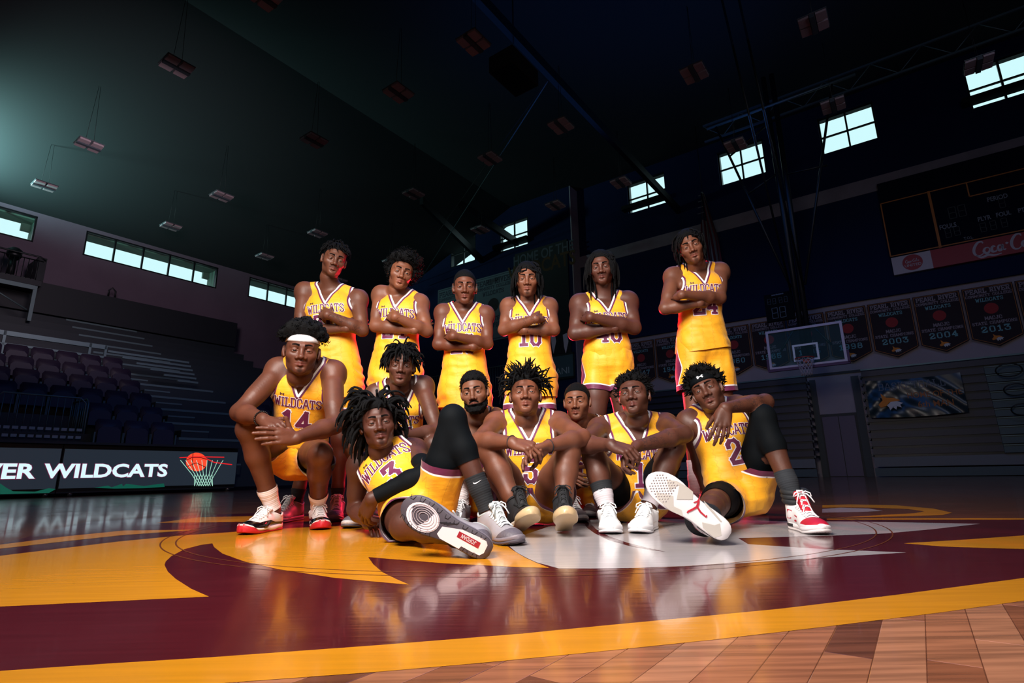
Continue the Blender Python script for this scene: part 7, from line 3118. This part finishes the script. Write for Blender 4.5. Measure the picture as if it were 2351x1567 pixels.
Q.append(stand(dict(name='S4', j=j, hand=hd, eye=(1210, 638, YS - .10), yaw=0, pitch=-12, roll=0, hair='twists_chin', tone=(122, 75, 54), num='10', bulk=.93,
    label='standing player with jaw length twists framing the face, tattooed hand over folded arms', foot={'l': dict(), 'r': dict()},
    tattoo=[(('wrl', -.2, 'ell'), ('wrl', .30, 'ell'), .055), (('wrr', .05, 'elr'), ('wrr', .50, 'elr'), .05)], tat_hand='l', hemz=-.34, hem=.6, seed=4, beard='chin', wide=.95, jaw=.95),
    1217, 856, YS + .02, {'l': (-.02, YS), 'r': (.24, YS)}))
j, hd = crossed('r', YS, (1333, 698), (1440, 692), (1320, 765), (1456, 752), (1356, 727), (1412, 752), (1322, 722), (1464, 733))
Q.append(stand(dict(name='S5', j=j, hand=hd, eye=(1379, 611, YS - .10), yaw=-2, pitch=-12, roll=-3, hair='locs_long', tone=(92, 54, 42), num='40', bulk=1.12, legbulk=1.08,
    label='broad shouldered standing player with shoulder length locs and tucked jersey', foot={'l': dict(), 'r': dict()}, tuck=True, hem=.46, seed=5, nose=1.15, jaw=1.06, beard='mustache', torso=1.02, flare=.55, neck=.062),
    1396, 826, YS + .02, {'l': (.52, YS), 'r': (.80, YS)}))
j, hd = crossed('r', YS - .08, (1546, 634), (1652, 623), (1527, 708), (1653, 684), (1566, 676), (1606, 695), (1532, 676), (1660, 668))
Q.append(stand(dict(name='S6', j=j, hand=hd, eye=(1586, 563, YS - .22), yaw=2, pitch=-14, roll=-15, hair='locs_mid', tone=(116, 71, 52), num='24', bulk=.94,
    label='tallest standing player at the right end of the back row with chin length locs', foot={'l': dict(sock=('pale', .24)), 'r': dict(sock=('pale', .24))}, hemz=-.10, hem=.64, flare=1.7, sr=.112, seed=6, beard='goatee', wide=.95, jaw=.95),
    1613, 788, YS - .02, {'l': (1.20, YS - .05), 'r': (1.52, YS + .05)}))

# squatting on the left, number 14
Q.append(dict(name='K1', num='14', eye=(693, 803, 2.95), yaw=0, pitch=-6, roll=2, hair='afro_band', tone=(104, 60, 43), bulk=1.05, legbulk=1.05, seed=7, hs=1.10,
    label='player 14 squatting at the left with an afro above a white headband', beard='chin', wide=1.02, jaw=1.05, nose=1.1,
    j=dict(shl=(641, 850, 3.08), shr=(764, 856, 3.12), ell=(550, 946, 2.88), elr=(768, 976, 2.95), wrl=(606, 962, 2.72), wrr=(681, 1004, 2.70),
           hipl=(652, 1042, 3.34), hipr=(716, 1040, 3.36), knl=(572, 985, 2.92), knr=(735, 1045, 2.98), anl=('g', 628, 3.12, .105), anr=('g', 730, 3.30, .105)),
    hand={'l': dict(tip=(668, 992, 2.62), nrm=(.1, -.55, .8), pose='lay'), 'r': dict(tip=(604, 998, 2.57), nrm=(-.15, -1, .12), pose=dict(curl=[(8, 14, 10), (8, 14, 10), (9, 15, 12), (12, 18, 12)], spread=3, thumb=(62, -10, 0)))},
    foot={'l': dict(toe=(588, 1212, 2.98), style='patent', sock=('white', .135)), 'r': dict(toe=(738, 1203, 3.10), style='patent', sock=('white', .135))},
    hem=(.62, .72), tuck=True, flare=1.3, sag=.03, band=(.046, .046, M_WHITE, -.004), bracelet=[('l', .90, .004, True)]))
# crouching behind the reclining player
Q.append(dict(name='K2', num='23', eye=(921, 837, 3.22), yaw=0, pitch=-5, roll=3, hair='locs_fringe', tone=(92, 54, 40), bulk=.90, seed=8, hs=1.0,
    label='slim crouching player with a fringe of short locs, behind the reclining player', wide=.93, jaw=.92, ear=1.2, vneck=.02,
    j=dict(shl=(864, 905, 3.34), shr=(972, 886, 3.36), ell=(838, 990, 3.22), elr=(1003, 990, 3.20), wrl=(868, 1015, 3.05), wrr=(925, 1000, 3.04),
           hipl=(880, 1040, 3.56), hipr=(945, 1040, 3.56), knl=(812, 1024, 3.12), knr=(994, 1022, 3.14), anl=('g', 838, 3.38, .10), anr=('g', 975, 3.40, .10)),
    hand={'l': dict(tip=(900, 1040, 2.98), nrm=(0, -.6, .8), pose='relax'), 'r': dict(tip=(885, 1020, 2.95), nrm=(0, -.6, .8), pose='relax')},
    foot={'l': dict(toe=('w', -.92, 3.1, 0), style='plain'), 'r': dict(toe=('w', -.42, 3.1, 0), style='plain')}, hem=.6, tuck=True))
# reclining in front, number 3
Q.append(dict(name='F3', num='3', eye=(870, 967, 2.70), yaw=2, pitch=5, roll=-9, hair='locs_wild', tone=(84, 48, 37), bulk=.95, seed=9, hs=1.0,
    label='player 3 reclining on one arm in front with wild locs and a black arm sleeve', beard='goatee', nose=1.1,
    j=dict(shl=(826, 1066, 2.94), shr=(950, 1040, 2.84), ell=(815, 1168, 3.00), elr=(981, 1085, 2.60), wrl=(846, 1198, 2.80), wrr=(852, 1143, 2.56),
           hipl=(925, 1176, 2.66), hipr=(1000, 1158, 2.62), knl=(930, 1205, 2.36), knr=(1040, 962, 2.52), anl=(1078, 1222, 2.05), anr=('g', 1122, 2.50, .115)),
    hand={'l': dict(tip=(892, 1214, 2.60), nrm=(0, -.3, 1), pose='relax'), 'r': dict(tip=(822, 1213, 2.66), nrm=(-.35, -1, .35), pose='droop')},
    foot={'l': dict(fwd=tuple(at_y(942, 1176, 1.98) - at_y(1107, 1266, 1.97)), up=(-.08, .97, .12), at=at_y(1126, 1268, 1.955), s=1.13, style='grey', sock=('black', .12)),
          'r': dict(toe=(1164, 1243, 2.36), style='grey', sock=('black', .17), swoosh=True)},
    tights={'r': (.35, 1.47)}, hem=(.66, .50), tuck=True, flare=1.5, armwear=[('arm_sleeve', 'r', .58, 1.93, .0035, M_TIGHT)],
    tattoo=[(('shr', .1, 'elr'), ('shr', .9, 'elr'), .08)]))
# bearded, behind
Q.append(dict(name='K4', num='11', eye=(1084, 899, 3.22), yaw=-10, pitch=-5, roll=-8, hair='curly_fade', tone=(124, 78, 56), bulk=.90, seed=10, hs=1.0,
    label='bearded player with short curls peering from behind the raised black clad knee', beard='full', wide=.95, nose=.9, lid=1.1,
    j=dict(shl=(1042, 972, 3.42), shr=(1136, 960, 3.42), ell=(1030, 1060, 3.32), elr=(1150, 1050, 3.35), wrl=(1070, 1090, 3.20), wrr=(1110, 1090, 3.20),
           hipl=(1070, 1130, 3.62), hipr=(1125, 1130, 3.62), knl=(1050, 1050, 3.25), knr=(1140, 1050, 3.27), anl=('g', 1062, 3.34, .10), anr=('g', 1130, 3.36, .10)),
    hand={}, foot={'l': dict(toe=('w', -.34, 3.1, 0)), 'r': dict(toe=('w', -.10, 3.1, 0))}, hem=.6, tuck=True))
# sitting in the middle, number 5
Q.append(dict(name='F5', num='5', eye=(1206, 897, 3.05), yaw=0, pitch=9, roll=-1, hair='locs_up', tone=(118, 71, 51), bulk=1.03, seed=11, hs=1.03,
    label='player 5 sitting in the middle with spiky locs, wrists crossed over the knees', wide=1.0, jaw=1.0, nose=1.1, text=True,
    j=dict(shl=(1141, 974, 3.16), shr=(1282, 974, 3.16), ell=(1100, 1012, 2.88), elr=(1336, 1004, 2.86), wrl=(1178, 1015, 2.70), wrr=(1258, 1024, 2.72),
           hipl=(1190, 1150, 3.18), hipr=(1248, 1150, 3.18), knl=(1127, 1040, 2.86), knr=(1304, 1042, 2.84), anl=('g', 1186, 2.74, .115), anr=('g', 1292, 2.74, .115)),
    hand={'l': dict(tip=(1240, 1032, 2.62), nrm=(.2, -.75, .7), pose=dict(curl=[(38, 40, 22), (40, 42, 22), (42, 44, 24), (44, 46, 24)], spread=3, thumb=(40, 30, 10))),
          'r': dict(tip=(1196, 1046, 2.66), nrm=(.45, .6, .65), pose=dict(curl=[(22, 24, 15), (24, 26, 15), (26, 28, 15), (30, 30, 16)], spread=4, thumb=(38, 20, 10)))},
    foot={'l': dict(toe=(1216, 1222, 2.52), pitch=16, style='gum', sock=('black', .03)), 'r': dict(toe=(1300, 1222, 2.52), pitch=16, style='gum', sock=('black', .03))},
    hem=.40, tuck=True, flare=1.5, sag=.05, bracelet=[('l', .97, .002, False), ('r', .97, .002, False)]))
# small face behind
Q.append(dict(name='K6', num='12', eye=(1320, 920, 3.45), yaw=-9, pitch=-2, roll=-1, hair='buzz', tone=(122, 76, 55), bulk=.88, seed=12, hs=.98,
    label='player with a close cropped head peeking out between the two sitting players', beard='mustache', wide=1.0,
    j=dict(shl=(1296, 984, 3.62), shr=(1388, 978, 3.62), ell=(1285, 1050, 3.5), elr=(1402, 1050, 3.5), wrl=(1310, 1080, 3.34), wrr=(1370, 1080, 3.34),
           hipl=(1318, 1120, 3.78), hipr=(1368, 1120, 3.78), knl=(1296, 1060, 3.42), knr=(1392, 1060, 3.42), anl=('g', 1310, 3.5, .1), anr=('g', 1385, 3.5, .1)),
    hand={}, foot={'l': dict(toe=('w', .38, 3.25, 0)), 'r': dict(toe=('w', .58, 3.25, 0))}, hem=.6, tuck=True))
# sitting right of the middle, number 1
Q.append(dict(name='F1', num='1', eye=(1448, 899, 3.10), yaw=-10, pitch=9, roll=-5, hair='sponge', tone=(92, 54, 41), bulk=1.0, seed=13, hs=1.04,
    label='player 1 sitting with hands clasped over the knees in plain white sneakers', nose=1.15, lips=1.15,
    j=dict(shl=(1378, 986, 3.22), shr=(1528, 976, 3.22), ell=(1336, 1020, 2.94), elr=(1571, 996, 2.92), wrl=(1404, 1020, 2.74), wrr=(1462, 1024, 2.76),
           hipl=(1432, 1148, 3.28), hipr=(1488, 1148, 3.28), knl=(1364, 1050, 2.96), knr=(1546, 1028, 2.96), anl=('g', 1393, 2.88, .105), anr=('g', 1488, 2.86, .105)),
    hand={'l': dict(tip=(1456, 1038, 2.66), nrm=(.2, -.75, .7), pose=dict(curl=[(40, 44, 24), (42, 46, 24), (44, 48, 26), (46, 50, 26)], spread=3, thumb=(40, 30, 10))),
          'r': dict(tip=(1413, 1066, 2.68), nrm=(.5, .5, .7), pose=dict(curl=[(40, 50, 25), (44, 54, 25), (48, 56, 25), (52, 58, 26)], spread=3, thumb=(38, 30, 15)))},
    foot={'l': dict(toe=(1402, 1214, 2.70), style='white', sock=('pale', .125, 'black'), swoosh=True), 'r': dict(toe=(1466, 1217, 2.66), style='white', sock=('pale', .125, 'black'), swoosh=True)},
    tights={'l': (.2, .55), 'r': (.2, .75)}, hem=.36, tuck=True, flare=1.5, sag=.05, tattoo=[(('wrr', .05, 'elr'), ('wrr', .8, 'elr'), .055)]))
# sitting at the right, number 2
Q.append(dict(name='F2', num='2', eye=(1616, 891, 2.98), yaw=-10, pitch=3, roll=-20, hair='twists_band', tone=(96, 57, 42), bulk=.95, seed=14, hs=1.02,
    label='player 2 sitting at the right with a black headband and one leg stretched forward', beard='mustache', wide=.93, jaw=.93,
    j=dict(shl=(1582, 968, 3.12), shr=(1690, 934, 3.12), ell=(1604, 1050, 3.20), elr=(1757, 922, 2.90), wrl=(1622, 1128, 3.22), wrr=(1664, 936, 2.76),
           hipl=(1668, 1136, 3.02), hipr=(1728, 1128, 3.02), knl=(1640, 1156, 2.62), knr=(1752, 958, 2.84), anl=(1618, 1196, 2.34), anr=('g', 1828, 2.72, .115)),
    hand={'l': dict(tip=(1640, 1152, 3.12), nrm=(0, -.4, 1), pose='floor'), 'r': dict(tip=(1652, 1030, 2.70), nrm=(-.10, -1, .05), pose='droop')},
    foot={'l': dict(fwd=tuple(at_y(1524, 1122, 2.20) - at_y(1662, 1222, 2.19)), up=(-.10, .96, .16), at=at_y(1676, 1229, 2.175), s=1.16, style='red', sock=('black', .12)),
          'r': dict(toe=(1878, 1221, 2.52), style='red', sock=('grey', .16))},
    tights={'r': (.25, 1.42), 'l': (.45, .86)}, hem=(.55, .42), tuck=True, flare=1.4, sag=.03, band=(.040, .050, M_TIGHT, .0), band_logo=True,
    tattoo=[(('wrr', .0, 'elr'), ('wrr', .95, 'elr'), .06)]))

import time as _time
_only = globals().get('ONLY')
for q in Q:
    if _only and q['name'] not in _only:
        continue
    _t = _time.time()
    build_person(q)
    if globals().get('DEBUG'):
        print(q['name'], 'time %.1f' % (_time.time() - _t))
